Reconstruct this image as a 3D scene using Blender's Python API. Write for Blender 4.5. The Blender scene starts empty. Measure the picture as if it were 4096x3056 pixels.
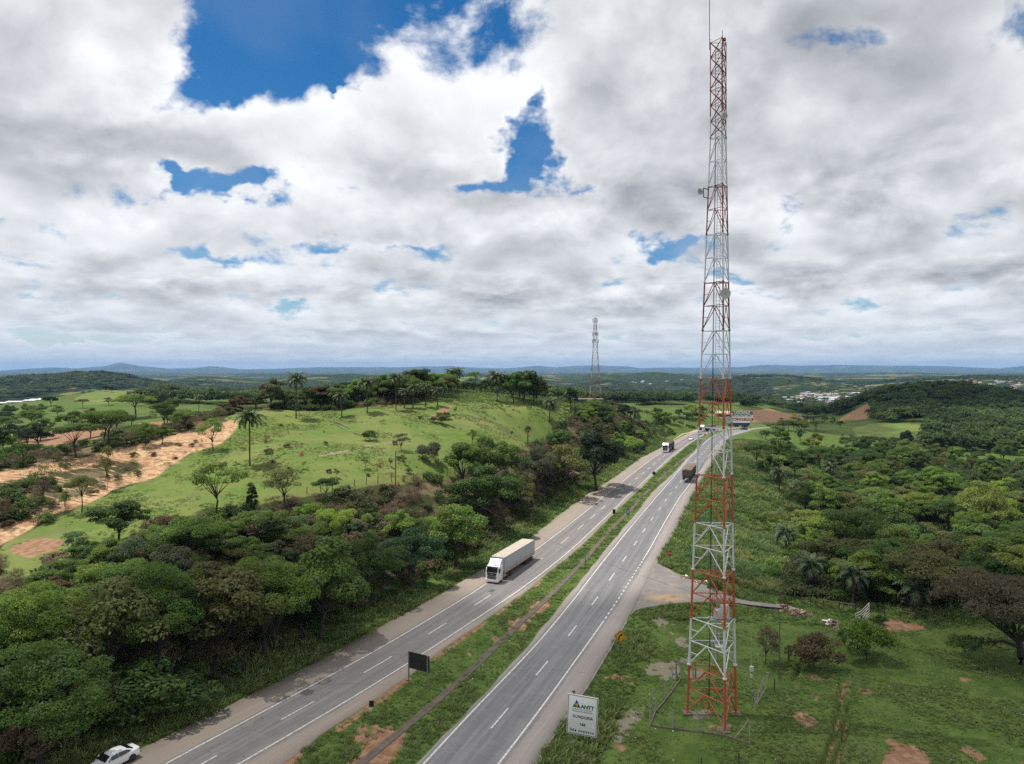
import bpy, math, random
import numpy as np
from mathutils import Vector, Matrix

random.seed(7)
RNG = np.random.default_rng(7)
scene = bpy.context.scene
COL = scene.collection
R = math.radians

# ------------------------------------------------------------------ camera
CAM_H = 38.0
FPX, CX, HY = 2840.0, 2048.0, 1480.0          # focal length, centre column, horizon row (photo pixels)
cam_data = bpy.data.cameras.new('camera')
cam = bpy.data.objects.new('camera', cam_data)
COL.objects.link(cam)
cam.location = (0, 0, CAM_H)
cam.rotation_euler = (R(90), 0, 0)
cam_data.sensor_width = 36.0
cam_data.lens = 36.0 * FPX / 4096.0
cam_data.shift_y = (HY - 1528.0) / 4096.0
cam_data.clip_start = 1.0
cam_data.clip_end = 90000.0
scene.camera = cam

# ------------------------------------------------------------------ sun, exposure
SUN_DIR = Vector((-0.33, 0.07, 0.94)).normalized()      # towards the sun
sun_data = bpy.data.lights.new('sun', 'SUN')
sun_data.energy = 3.9
sun_data.angle = R(0.55)
sun_data.color = (1.0, 0.95, 0.87)
sun = bpy.data.objects.new('sun', sun_data)
COL.objects.link(sun)
sun.rotation_euler = SUN_DIR.to_track_quat('Z', 'Y').to_euler()
sun.location = (-100, 60, 300)

scene.view_settings.view_transform = 'Standard'
scene.view_settings.look = 'None'
scene.view_settings.exposure = 0.40
scene.view_settings.gamma = 1.0
scene.view_settings.use_curve_mapping = False
scene.render.engine = 'CYCLES'
cy = scene.cycles
cy.max_bounces = 5
cy.diffuse_bounces = 2
cy.glossy_bounces = 2
cy.transmission_bounces = 2
cy.transparent_max_bounces = 6
cy.volume_bounces = 0
cy.use_adaptive_sampling = True
cy.adaptive_threshold = 0.008
cy.use_denoising = False                     # a little grain keeps leaves and lattice crisp


# ------------------------------------------------------------------ node helper
class NT:
    """Small wrapper that makes node trees readable."""
    def __init__(self, tree):
        self.t = tree
        tree.nodes.clear()

    def n(self, kind, **kw):
        nd = self.t.nodes.new(kind)
        for k, v in kw.items():
            setattr(nd, k, v)
        return nd

    def put(self, sock, v):
        if v is None:
            return
        if hasattr(v, 'is_linked') or isinstance(v, bpy.types.NodeSocket):
            self.t.links.new(v, sock)
        else:
            try:
                sock.default_value = v
            except Exception:
                sock.default_value = tuple(v) + (1.0,) if len(v) == 3 else v

    def math(self, op, a, b=None, c=None, clamp=False):
        nd = self.n('ShaderNodeMath', operation=op)
        nd.use_clamp = clamp
        self.put(nd.inputs[0], a)
        self.put(nd.inputs[1], b)
        self.put(nd.inputs[2], c)
        return nd.outputs[0]

    def vmath(self, op, a, b=None, out=0):
        nd = self.n('ShaderNodeVectorMath', operation=op)
        self.put(nd.inputs[0], a)
        if b is not None:
            if op == 'SCALE':
                self.put(nd.inputs['Scale'], b)
            else:
                self.put(nd.inputs[1], b)
        return nd.outputs[out]

    def mix(self, f, a, b, blend='MIX'):
        nd = self.n('ShaderNodeMix', data_type='RGBA', blend_type=blend)
        nd.clamp_factor = True
        self.put(nd.inputs[0], f)
        for s, v in ((nd.inputs[6], a), (nd.inputs[7], b)):
            self.put(s, tuple(v) + (1.0,) if isinstance(v, (tuple, list)) and len(v) == 3 else v)
        return nd.outputs[2]

    def noise(self, vec, scale, detail=4.0, rough=0.55, dist=0.0, out=0):
        nd = self.n('ShaderNodeTexNoise')
        self.put(nd.inputs['Vector'], vec)
        self.put(nd.inputs['Scale'], scale)
        nd.inputs['Detail'].default_value = detail
        nd.inputs['Roughness'].default_value = rough
        nd.inputs['Distortion'].default_value = dist
        return nd.outputs[out]

    def ramp(self, x, lo, hi, a=0.0, b=1.0, smooth=True):
        nd = self.n('ShaderNodeMapRange')
        nd.interpolation_type = 'SMOOTHSTEP' if smooth else 'LINEAR'
        nd.clamp = True
        self.put(nd.inputs[0], x)
        for i, v in zip((1, 2, 3, 4), (lo, hi, a, b)):
            self.put(nd.inputs[i], v)
        return nd.outputs[0]


# ------------------------------------------------------------------ world: blue sky with broken cumulus
def make_world():
    w = bpy.data.worlds.new('World')
    scene.world = w
    w.use_nodes = True
    T = NT(w.node_tree)
    tc = T.n('ShaderNodeTexCoord')
    sky = T.n('ShaderNodeTexSky', sky_type='NISHITA')
    sky.sun_disc = False
    sky.sun_elevation = math.asin(SUN_DIR.z)
    sky.sun_rotation = math.atan2(SUN_DIR.x, SUN_DIR.y) % (2 * math.pi)
    sky.air_density = 1.0
    sky.dust_density = 0.4
    sky.ozone_density = 2.0
    sky.altitude = 900
    hs = T.n('ShaderNodeHueSaturation')
    T.put(hs.inputs['Color'], sky.outputs[0])
    hs.inputs['Saturation'].default_value = 1.42
    hs.inputs['Value'].default_value = SKY_GAIN
    blue = hs.outputs[0]
    d = tc.outputs['Generated']
    nrm = T.vmath('NORMALIZE', d)
    sep = T.n('ShaderNodeSeparateXYZ')
    T.put(sep.inputs[0], nrm)
    x, y, z = sep.outputs
    # bearing and elevation slopes ahead of the camera hill, where the gaps between clouds lie
    yc = T.math('MAXIMUM', y, 0.05)
    gx = T.math('DIVIDE', x, yc)
    gz = T.math('DIVIDE', z, yc)
    cbw = T.n('ShaderNodeCombineXYZ')
    T.put(cbw.inputs[0], T.math('MULTIPLY', gx, 9.0))
    T.put(cbw.inputs[1], T.math('MULTIPLY', gz, 11.0))
    wsep = T.n('ShaderNodeSeparateColor')
    T.put(wsep.inputs[0], T.noise(cbw.outputs[0], 1.0, 4, 0.6, out=1))
    gx = T.math('ADD', gx, T.math('MULTIPLY', T.math('SUBTRACT', wsep.outputs[0], 0.5), 0.20))
    gz = T.math('ADD', gz, T.math('MULTIPLY', T.math('SUBTRACT', wsep.outputs[1], 0.5), 0.13))
    bias = None
    for (sx, sy, rx, ry, amp) in GAPS:
        cx_, cz_ = (sx - CX) / FPX, (HY - sy) / FPX
        ax = T.math('MULTIPLY', T.math('SUBTRACT', gx, cx_), FPX / rx)
        az = T.math('MULTIPLY', T.math('SUBTRACT', gz, cz_), FPX / ry)
        q = T.math('ADD', T.math('MULTIPLY', ax, ax), T.math('MULTIPLY', az, az))
        g = T.math('MULTIPLY', T.math('POWER', 2.718, T.math('MULTIPLY', q, -1.0)), amp)
        bias = g if bias is None else T.math('ADD', bias, g)
    bias = T.math('MULTIPLY', bias, T.math('GREATER_THAN', y, 0.05))
    # cloud field over bearing and elevation: smaller, flatter cells in each lower belt of the sky
    hyp = T.math('SQRT', T.math('ADD', T.math('MULTIPLY', x, x), T.math('MULTIPLY', y, y)))
    el = T.math('MINIMUM', T.math('DIVIDE', T.math('MAXIMUM', z, 0.0), T.math('MAXIMUM', hyp, 0.001)), 3.0)
    az = T.math('ARCTAN2', x, y)
    le = T.math('LOGARITHM', T.math('ADD', el, 0.004), 2.718)
    n0 = n1 = m0 = None
    prev = None
    for k, (f, ys, e_top, seed) in enumerate(CLOUD_BELTS):
        def field(dy, detail, rough):
            cb = T.n('ShaderNodeCombineXYZ')
            T.put(cb.inputs[0], T.math('MULTIPLY', az, f))
            T.put(cb.inputs[1], T.math('MULTIPLY', T.math('ADD', el, dy / (f * ys)), f * ys))
            T.put(cb.inputs[2], seed)
            return T.noise(cb.outputs[0], 1.0, detail, rough, 0.18)
        a0, a1, a2 = field(0.0, 10, 0.585), field(0.17, 8, 0.56), field(0.42, 3, 0.5)
        if n0 is None:
            n0, n1, m0 = a0, a1, a2
        else:
            w = T.ramp(le, math.log(e_top * 0.78), math.log(e_top * 1.28), 1.0, 0.0)
            mixf = lambda p, q: T.math('ADD', T.math('MULTIPLY', p, T.math('SUBTRACT', 1.0, w)), T.math('MULTIPLY', q, w))
            n0, n1, m0 = mixf(n0, a0), mixf(n1, a1), mixf(m0, a2)
    cb = T.n('ShaderNodeCombineXYZ')
    T.put(cb.inputs[0], T.math('MULTIPLY', az, 2.1))
    T.put(cb.inputs[1], T.math('MULTIPLY', le, 1.6))
    T.put(cb.inputs[2], 8.3)
    g0 = T.noise(cb.outputs[0], 1.0, 3, 0.5)
    dens = T.math('ADD', T.math('ADD', n0, T.math('MULTIPLY', T.math('SUBTRACT', g0, 0.5), 0.25)), bias)
    alpha = T.ramp(dens, CLOUD_THR - 0.03, CLOUD_THR + 0.095)
    relief = T.math('ADD', T.math('MULTIPLY', T.math('SUBTRACT', n0, n1), 1.5), T.math('MULTIPLY', T.math('SUBTRACT', n0, m0), 1.7))
    thick = T.ramp(T.math('ADD', T.math('ADD', T.math('MULTIPLY', m0, 0.55), T.math('MULTIPLY', g0, 0.45)), T.math('MULTIPLY', bias, 0.45)), CLOUD_THR + 0.05, CLOUD_THR + 0.28)
    lit = T.math('SUBTRACT', T.math('ADD', 0.84, T.math('MULTIPLY', relief, T.ramp(el, 0.0, 0.12, 0.45, 1.0))), T.math('MULTIPLY', thick, CLOUD_ABS))
    lit = T.math('ADD', lit, T.ramp(dens, CLOUD_THR + 0.02, CLOUD_THR + 0.22, 0.30, 0.0))
    lit = T.ramp(lit, -0.05, 1.38, smooth=False)
    c = T.mix(lit, CLOUD_DARK, CLOUD_LIT)
    # thin veil left between the cells
    veil = T.math('MULTIPLY', T.ramp(m0, 0.40, 0.62), T.ramp(el, 0.03, 0.22, 0.8, 0.05))
    col = T.mix(veil, blue, tuple(v * 0.9 for v in CLOUD_LIT))
    col = T.mix(T.math('MULTIPLY', alpha, 0.985), col, c)
    # towards the horizon the far cloud decks merge into pale blue-grey air
    hz = T.ramp(z, 0.0, 0.11, 1.0, 0.0)
    col = T.mix(T.math('MULTIPLY', hz, 0.55), col, HORIZON_COL)
    below = T.math('LESS_THAN', z, 0.0)
    col = T.mix(below, col, HORIZON_COL)
    bg = T.n('ShaderNodeBackground')
    T.put(bg.inputs['Color'], col)
    bg.inputs['Strength'].default_value = 0.1
    out = T.n('ShaderNodeOutputWorld')
    T.t.links.new(bg.outputs[0], out.inputs[0])


# gaps (negative) and banks (positive) of the cloud cover: column, row, half-widths, amount
GAPS = [(1120, 120, 330, 200, -0.26), (820, 330, 170, 110, -0.22), (600, 400, 120, 60, -0.18), (440, 440, 120, 30, -0.15), (1430, 10, 190, 70, -0.16),
        (1940, 700, 120, 60, -0.24), (2110, 650, 110, 100, -0.27), (2130, 430, 60, 120, -0.21), (2360, 740, 90, 35, -0.13), (790, 700, 90, 60, -0.17), (930, 750, 170, 32, -0.17), (760, 650, 60, 50, -0.14),
        (3470, 150, 170, 70, -0.15), (2730, 965, 150, 40, -0.20), (330, 1345, 230, 24, -0.16), (1340, 350, 45, 35, -0.18),
        (850, 1030, 170, 25, -0.12), (1540, 980, 240, 26, -0.12),
        (350, 180, 330, 210, 0.14), (1600, 540, 360, 200, 0.14), (2800, 300, 520, 330, 0.14), (3600, 620, 620, 380, 0.14),
        (350, 660, 380, 190, 0.10), (2500, 800, 420, 110, 0.10), (1000, 520, 260, 110, 0.10), (1500, 850, 500, 70, 0.07), (260, 860, 330, 80, 0.09), (3450, 1180, 420, 90, 0.10), (1000, 950, 300, 60, 0.06)]
CLOUD_THR = 0.365
CLOUD_BELTS = [(4.4, 1.05, 9.0, 3.7), (7.5, 1.5, 0.30, 1.9), (12.5, 2.3, 0.145, 6.4), (18.0, 3.4, 0.070, 2.2), (24.0, 5.0, 0.032, 9.1)]
CLOUD_ABS = 0.42
CLOUD_LIT = (7.9, 8.0, 8.12)
CLOUD_DARK = (2.9, 3.03, 3.25)
HORIZON_COL = (6.0, 6.5, 6.9)
SKY_GAIN = 0.78
make_world()

# ------------------------------------------------------------------ mesh and object helpers
def new_mesh(name, verts, faces, mats=(), mat_idx=None, smooth=False):
    me = bpy.data.meshes.new(name)
    me.from_pydata([tuple(v) for v in verts], [], [tuple(f) for f in faces])
    for m in mats:
        me.materials.append(m)
    if mat_idx is not None:
        me.polygons.foreach_set('material_index', np.asarray(mat_idx, dtype=np.int32))
    if smooth:
        me.polygons.foreach_set('use_smooth', np.ones(len(me.polygons), dtype=bool))
    me.update()
    return me


def np_mesh(name, co, quads, mats=(), smooth=False, tris=None):
    """Fast mesh from numpy arrays of vertices and quads (or tris)."""
    me = bpy.data.meshes.new(name)
    f = quads if tris is None else tris
    k = f.shape[1]
    me.vertices.add(len(co))
    me.vertices.foreach_set('co', np.asarray(co, dtype=np.float32).ravel())
    me.loops.add(f.size)
    me.loops.foreach_set('vertex_index', np.asarray(f, dtype=np.int32).ravel())
    me.polygons.add(len(f))
    me.polygons.foreach_set('loop_start', np.arange(0, f.size, k, dtype=np.int32))
    me.polygons.foreach_set('loop_total', np.full(len(f), k, dtype=np.int32))
    if smooth:
        me.polygons.foreach_set('use_smooth', np.ones(len(f), dtype=bool))
    me.update(calc_edges=True)
    for m in mats:
        me.materials.append(m)
    return me


def put_attr(me, name, arr, kind='FLOAT_COLOR', dom='POINT'):
    a = me.attributes.new(name, kind, dom)
    key = 'color' if 'COLOR' in kind else ('vector' if kind == 'FLOAT_VECTOR' else 'value')
    a.data.foreach_set(key, np.asarray(arr, dtype=np.float32).ravel())


class MB:
    """Collects shapes; build() links them as one mesh object."""
    def __init__(self):
        self.v, self.f, self.m = [], [], []

    def add(self, vs, fs, m=0):
        o = len(self.v)
        self.v += [Vector(p) for p in vs]
        self.f += [tuple(i + o for i in f) for f in fs]
        self.m += [m] * len(fs)
        return self

    def box(self, c, s, m=0, rot=None, taper=1.0):
        x, y, z = s[0] / 2, s[1] / 2, s[2] / 2
        ps = [Vector((i * x * (taper if k > 0 else 1), j * y * (taper if k > 0 else 1), k * z)) for k in (-1, 1) for j in (-1, 1) for i in (-1, 1)]
        if rot is not None:
            ps = [rot @ p for p in ps]
        ps = [p + Vector(c) for p in ps]
        return self.add(ps, [(0, 2, 3, 1), (4, 5, 7, 6), (0, 1, 5, 4), (2, 6, 7, 3), (0, 4, 6, 2), (1, 3, 7, 5)], m)

    def tube(self, p0, p1, r0, r1=None, n=8, m=0, cap=True):
        r1 = r0 if r1 is None else r1
        p0, p1 = Vector(p0), Vector(p1)
        d = (p1 - p0)
        if d.length < 1e-6:
            return self
        q = d.normalized().to_track_quat('Z', 'Y')
        vs = []
        for p, r in ((p0, r0), (p1, r1)):
            for i in range(n):
                a = 2 * math.pi * i / n
                vs.append(p + q @ Vector((r * math.cos(a), r * math.sin(a), 0)))
        fs = [(i, (i + 1) % n, n + (i + 1) % n, n + i) for i in range(n)]
        if cap:
            fs += [tuple(range(n - 1, -1, -1)), tuple(range(n, 2 * n))]
        return self.add(vs, fs, m)

    def path(self, pts, radii, n=7, m=0):
        """Continuous tapered tube through points."""
        pts = [Vector(p) for p in pts]
        vs, fs = [], []
        for i, p in enumerate(pts):
            a = pts[max(i - 1, 0)]
            b = pts[min(i + 1, len(pts) - 1)]
            q = (b - a).normalized().to_track_quat('Z', 'Y')
            for j in range(n):
                t = 2 * math.pi * j / n
                vs.append(p + q @ Vector((radii[i] * math.cos(t), radii[i] * math.sin(t), 0)))
        for i in range(len(pts) - 1):
            for j in range(n):
                k = (j + 1) % n
                fs.append((i * n + j, i * n + k, (i + 1) * n + k, (i + 1) * n + j))
        fs.append(tuple(range(n - 1, -1, -1)))
        fs.append(tuple(range((len(pts) - 1) * n, len(pts) * n)))
        return self.add(vs, fs, m)

    def prism(self, poly, axis, lo, hi, m=0):
        """Extrude a closed 2-D polygon along an axis ('x','y','z')."""
        n = len(poly)
        def at(p, t):
            return {'x': (t, p[0], p[1]), 'y': (p[0], t, p[1]), 'z': (p[0], p[1], t)}[axis]
        vs = [at(p, lo) for p in poly] + [at(p, hi) for p in poly]
        fs = [(i, (i + 1) % n, n + (i + 1) % n, n + i) for i in range(n)] + [tuple(range(n - 1, -1, -1)), tuple(range(n, 2 * n))]
        return self.add(vs, fs, m)

    def lathe(self, prof, n=20, c=(0, 0, 0), axis='z', m=0):
        """Revolve (radius, height) pairs."""
        vs, fs = [], []
        c = Vector(c)
        for (r, h) in prof:
            for i in range(n):
                a = 2 * math.pi * i / n
                p = (r * math.cos(a), r * math.sin(a), h)
                if axis == 'y':
                    p = (p[0], p[2], p[1])
                elif axis == 'x':
                    p = (p[2], p[0], p[1])
                vs.append(c + Vector(p))
        for k in range(len(prof) - 1):
            for i in range(n):
                j = (i + 1) % n
                fs.append((k * n + i, k * n + j, (k + 1) * n + j, (k + 1) * n + i))
        fs.append(tuple(range(n - 1, -1, -1)))
        fs.append(tuple(range((len(prof) - 1) * n, len(prof) * n)))
        return self.add(vs, fs, m)

    def loft(self, rings, m=0, closed=True, cap=True):
        n = len(rings[0])
        vs = [p for r in rings for p in r]
        fs = []
        for k in range(len(rings) - 1):
            for i in range(n if closed else n - 1):
                j = (i + 1) % n
                fs.append((k * n + i, k * n + j, (k + 1) * n + j, (k + 1) * n + i))
        if cap:
            fs.append(tuple(range(n - 1, -1, -1)))
            fs.append(tuple(range((len(rings) - 1) * n, len(rings) * n)))
        return self.add(vs, fs, m)

    def mesh(self, name, mats, smooth=False, bevel=0.0):
        if not isinstance(mats, (list, tuple)):
            mats = [mats]
        me = new_mesh(name, self.v, self.f, mats, self.m, smooth)
        import bmesh
        b = bmesh.new()
        b.from_mesh(me)
        bmesh.ops.recalc_face_normals(b, faces=b.faces)
        if bevel > 0:
            es = [e for e in b.edges if len(e.link_faces) == 2 and e.calc_face_angle(0) > 0.6]
            bmesh.ops.bevel(b, geom=es, offset=bevel, segments=2, affect='EDGES', profile=0.6)
        b.to_mesh(me)
        b.free()
        if smooth or bevel > 0:
            try:
                me.set_sharp_from_angle(angle=R(38))
            except Exception:
                pass
            me.polygons.foreach_set('use_smooth', np.ones(len(me.polygons), dtype=bool))
        return me

    def build(self, name, mats, parent=None, smooth=False, bevel=0.0, loc=(0, 0, 0), rot=None):
        return link(name, self.mesh(name, mats, smooth, bevel), parent, loc, rot)


def link(name, me, parent=None, loc=(0, 0, 0), rot=None, scale=None):
    o = bpy.data.objects.new(name, me)
    COL.objects.link(o)
    if parent is not None:
        o.parent = parent
    o.location = loc
    if rot is not None:
        o.rotation_euler = rot
    if scale is not None:
        o.scale = scale
    return o


def tag(o, label=None, cat=None, group=None, kind=None):
    if label:
        o['label'] = label
    if cat:
        o['category'] = cat
    if group:
        o['group'] = group
    if kind:
        o['kind'] = kind
    return o


def thing(name, label, cat, loc=(0, 0, 0), rz=0.0, group=None):
    o = bpy.data.objects.new(name, None)
    o.empty_display_size = 0.3
    COL.objects.link(o)
    o.location = loc
    o.rotation_euler = (0, 0, rz)
    return tag(o, label, cat, group)


def copy_tree(src, parent=None):
    c = src.copy()
    COL.objects.link(c)
    c.parent = parent
    for ch in list(src.children):
        copy_tree(ch, c)
    return c


# ------------------------------------------------------------------ simple materials
MATS = {}


def mat(name, col, rough=0.6, metal=0.0, spec=0.5, var=0.0, scale=3.0, dirt=None, bump=0.0):
    """Principled material with a little procedural unevenness; dirt=(colour, amount, scale)."""
    if name in MATS:
        return MATS[name]
    m = bpy.data.materials.new(name)
    m.use_nodes = True
    T = NT(m.node_tree)
    b = T.n('ShaderNodeBsdfPrincipled')
    o = T.n('ShaderNodeOutputMaterial')
    T.t.links.new(b.outputs[0], o.inputs[0])
    b.inputs['Roughness'].default_value = rough
    b.inputs['Metallic'].default_value = metal
    b.inputs['Specular IOR Level'].default_value = spec
    c = tuple(col) + (1,)
    tc = T.n('ShaderNodeTexCoord')
    if var > 0 or dirt:
        nz = T.noise(tc.outputs['Object'], scale, 5, 0.6)
        f = T.ramp(nz, 0.3, 0.7, 1 - var, 1 + var)
        colr = T.mix(1.0, c, c)
        hs = T.n('ShaderNodeHueSaturation')
        T.put(hs.inputs['Color'], c)
        T.put(hs.inputs['Value'], f)
        colr = hs.outputs[0]
        if dirt:
            dn = T.noise(tc.outputs['Object'], dirt[2], 6, 0.65)
            colr = T.mix(T.ramp(dn, 0.45, 0.75, 0.0, dirt[1]), colr, dirt[0])
        T.put(b.inputs['Base Color'], colr)
    else:
        b.inputs['Base Color'].default_value = c
    if bump > 0:
        bn = T.n('ShaderNodeBump')
        bn.inputs['Strength'].default_value = bump
        bn.inputs['Distance'].default_value = 0.02
        T.put(bn.inputs['Height'], T.noise(tc.outputs['Object'], scale * 6, 4, 0.6))
        T.put(b.inputs['Normal'], bn.outputs[0])
    MATS[name] = m
    return m
# ------------------------------------------------------------------ terrain heights
def road_z(Y):
    return np.interp(Y, [0, 120, 150, 215, 260, 300, 360, 420, 480, 560, 2000], [0, 0, 0.6, 3.6, 5.8, 6.0, 4.6, 3.0, 1.2, -1, -1])


def vnoise(x, y, seed=0):
    """Smooth 2-D value noise, 0..1."""
    xi, yi = np.floor(x).astype(np.int64), np.floor(y).astype(np.int64)
    xf, yf = x - xi, y - yi
    u, v = xf * xf * (3 - 2 * xf), yf * yf * (3 - 2 * yf)

    def h(a, b):
        k = (a * 374761393 + b * 668265263 + seed * 974634777) & 0x7fffffff
        k = ((k ^ (k >> 13)) * 1274126177) & 0x7fffffff
        return ((k ^ (k >> 16)) & 0xffff) / 65535.0
    return (h(xi, yi) * (1 - u) + h(xi + 1, yi) * u) * (1 - v) + (h(xi, yi + 1) * (1 - u) + h(xi + 1, yi + 1) * u) * v


def fbm(x, y, octs=4, seed=0, gain=0.5):
    s, a, t = 0.0, 1.0, 0.0
    for i in range(octs):
        s = s + a * vnoise(x * 2 ** i + 13.7 * i, y * 2 ** i - 7.3 * i, seed + i)
        t += a
        a *= gain
    return s / t


def smooth(x, a, b):
    t = np.clip((x - a) / (b - a), 0, 1)
    return t * t * (3 - 2 * t)


# --- traced highway lines (photo pixels) turned into X as a function of distance Y
def row_to_Y(y):
    lo, hi = 20.0, 900.0
    for _ in range(60):
        mid = 0.5 * (lo + hi)
        if HY + FPX * (CAM_H - road_z(mid)) / mid > y:
            lo = mid
        else:
            hi = mid
    return 0.5 * (lo + hi)


def line_X(pts):
    P = sorted((row_to_Y(y), x) for x, y in pts)
    Y = np.array([p[0] for p in P])
    X = np.array([(p[1] - CX) / FPX * p[0] for p in P])
    # light smoothing of the hand-traced points
    Yd = np.concatenate([np.arange(Y[0], 200, 4), np.arange(200, Y[-1], 3), [Y[-1]]])
    Xd = np.interp(Yd, Y, X)
    k = np.ones(5) / 5
    Xs = np.convolve(np.pad(Xd, 2, mode='reflect', reflect_type='odd'), k, 'valid')
    n0 = min(6, len(Yd) - 1)
    s0 = (Xs[n0] - Xs[0]) / (Yd[n0] - Yd[0])
    Ya = np.concatenate([[0.0, Y[0] - 15], Yd])
    Xa = np.concatenate([[Xs[0] - s0 * Y[0], Xs[0] - s0 * 15], Xs])
    s1 = (Xs[-1] - Xs[-3]) / max(Yd[-1] - Yd[-3], 1e-3)
    s1 = min(max(s1, 0.3), 3.0)
    Ya = np.append(Ya, Yd[-1] + 60)
    Xa = np.append(Xa, Xs[-1] + s1 * 60)
    return lambda q: np.interp(q, Ya, Xa)


LO = line_X([(600, 2978), (821, 2869), (1020, 2771), (1300, 2630), (1700, 2410), (1858, 2322), (1940, 2271), (2119, 2152), (2200, 2091), (2279, 2027), (2360, 1972),
             (2471, 1900), (2550, 1840), (2642, 1792), (2684, 1767), (2740, 1740), (2796, 1719), (2858, 1708.5), (2918, 1703)])
LL = line_X([(660, 3056), (916, 2919), (1118, 2810), (1300, 2715), (1388, 2668), (1577, 2559), (1700, 2488), (1839, 2402), (1943, 2337), (2200, 2156), (2306, 2076),
             (2406, 1993), (2460, 1950), (2522, 1900), (2600, 1841), (2642, 1814), (2684, 1786), (2749, 1744), (2800, 1724), (2858, 1712), (2918, 1706)])
LR = line_X([(954, 3056), (1118, 2962), (1300, 2857), (1405, 2793), (1537, 2714), (1624, 2658), (1705, 2608), (1858, 2505), (2016, 2402), (2174, 2290), (2282, 2200),
             (2327, 2160), (2452, 2041), (2514, 1981), (2608, 1895), (2667, 1841), (2724, 1797), (2798, 1747), (2833, 1730), (2898, 1717), (2937, 1712)])
LRO = line_X([(1131, 3046), (1200, 2993), (1311, 2924), (1388, 2877), (1466, 2818), (1540, 2776), (1631, 2700), (1725, 2632), (1874, 2519), (2016, 2434), (2143, 2330),
              (2200, 2287), (2362, 2152), (2444, 2063), (2514, 2000), (2574, 1943), (2624, 1891), (2674, 1846), (2729, 1801), (2798, 1750), (2848, 1727), (2922, 1716), (2960, 1712)])
RO = line_X([(1664, 3056), (1752, 2964), (1811, 2906), (1932, 2786), (2023, 2685), (2131, 2561), (2181, 2500), (2237, 2426), (2291, 2358), (2354, 2285), (2420, 2200),
             (2493, 2114), (2571, 2019), (2623, 1954), (2699, 1888), (2774, 1809), (2813, 1769), (2848, 1745), (2875, 1732), (2922, 1722), (2990, 1715)])
RL = line_X([(1700, 3049), (1855, 2880), (2003, 2725), (2087, 2645), (2148, 2576), (2213, 2500), (2300, 2391), (2373, 2295), (2460, 2185), (2544, 2082), (2617, 1999),
             (2719, 1878), (2793, 1799), (2828, 1762), (2858, 1742), (2893, 1727), (2940, 1722), (3000, 1716)])
RR = line_X([(1993, 3056), (2151, 2853), (2272, 2682), (2400, 2507), (2417, 2481), (2575, 2235), (2644, 2114), (2701, 2016), (2758, 1938), (2801, 1869), (2843, 1814),
             (2893, 1757), (2915, 1738), (2960, 1726), (3010, 1718)])
RRO = line_X([(2138, 3056), (2195, 2958), (2266, 2863), (2336, 2756), (2400, 2661), (2458, 2557), (2502, 2485), (2545, 2415), (2597, 2310), (2631, 2250), (2658, 2187), (2685, 2144), (2720, 2076),
              (2758, 1995), (2798, 1931), (2831, 1878), (2860, 1831), (2888, 1789), (2905, 1764), (2923, 1746), (2972, 1731), (3015, 1719)])

# --- control points: view column, view row (2214-wide view), distance
CPV = [
    # pasture and its lower fence
    (817, 1044, 154), (874, 1042, 158), (934, 1034, 165), (984, 1026, 172), (1104, 989, 200), (1141, 966, 218), (1187, 943, 245), (1207, 924, 268), (1254, 886, 330),
    (700, 1060, 146), (560, 1080, 138), (430, 1100, 130), (250, 1150, 118), (100, 1180, 112), (-100, 1230, 104),
    (540, 1008, 157), (640, 905, 206), (739, 903, 210), (794, 890, 214), (856, 884, 222), (946, 875, 236), (985, 843, 322), (1067, 866, 262), (1190, 905, 250), (1174, 873, 300),
    (1000, 865, 265), (930, 862, 260), (900, 960, 185), (760, 960, 178), (1000, 920, 212), (650, 980, 166), (560, 950, 183), (1080, 930, 222), (540, 893, 207), (483, 908, 202),
    # sandy spur and the gully in front of it
    (427, 934, 192), (317, 964, 176), (167, 996, 160), (0, 1026, 146), (-150, 1050, 138), (460, 985, 170), (333, 1030, 160), (233, 1063, 147), (100, 1116, 130), (0, 1166, 119),
    (150, 1060, 143), (60, 1080, 134),
    # valley and fields left behind the spur
    (420, 905, 300), (300, 930, 265), (150, 960, 255), (0, 985, 235), (100, 925, 320), (250, 900, 350), (40, 900, 430), (-150, 950, 300), (-150, 890, 600),
    (217, 846, 600), (300, 850, 640), (130, 862, 600), (30, 873, 620), (100, 850, 840), (0, 848, 850), (-150, 850, 850), (450, 880, 480), (520, 868, 620), (350, 866, 800), (620, 890, 420), (800, 880, 420),
    (700, 860, 700), (900, 858, 700), (1100, 860, 600),
    # brushy spur left of the far highway, mast site
    (1287, 866, 400), (1200, 872, 430), (1300, 896, 300), (1372, 916, 315), (1440, 907, 400), (1500, 893, 470), (1400, 890, 480), (1330, 880, 480), (1250, 878, 620),
    # beyond the bend
    (1600, 915, 520), (1650, 916, 540), (1608, 879, 610), (1500, 884, 610), (1700, 895, 600), (1760, 914, 560), (1560, 866, 760), (1680, 874, 760), (1780, 900, 720),
    # slope right of the highway, wooded valley
    (1654, 997, 285), (1736, 1111, 198), (1736, 1213, 152), (1640, 950, 380), (1640, 1150, 178),
    (2000, 1200, 172), (2200, 1150, 200), (2150, 1050, 272), (1950, 1050, 262), (1900, 990, 335), (2100, 985, 385), (1950, 925, 480), (1850, 945, 430), (1780, 960, 390), (2350, 1100, 240), (2350, 1000, 380),
    (1950, 914, 505), (2060, 845, 650), (2200, 865, 640), (2350, 870, 640), (1893, 866, 625), (1818, 910, 625), (1980, 850, 640), (2120, 880, 590), (2030, 885, 580),
    (1760, 900, 860), (2000, 905, 880), (2250, 905, 880),
    # near field
    (1868, 1350, 111), (1700, 1300, 121), (1900, 1400, 100), (2210, 1437, 94), (2150, 1640, 70), (1850, 1640, 69.5), (1700, 1560, 77), (2350, 1300, 112), (2050, 1310, 120), (2300, 1550, 78),
]
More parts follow.
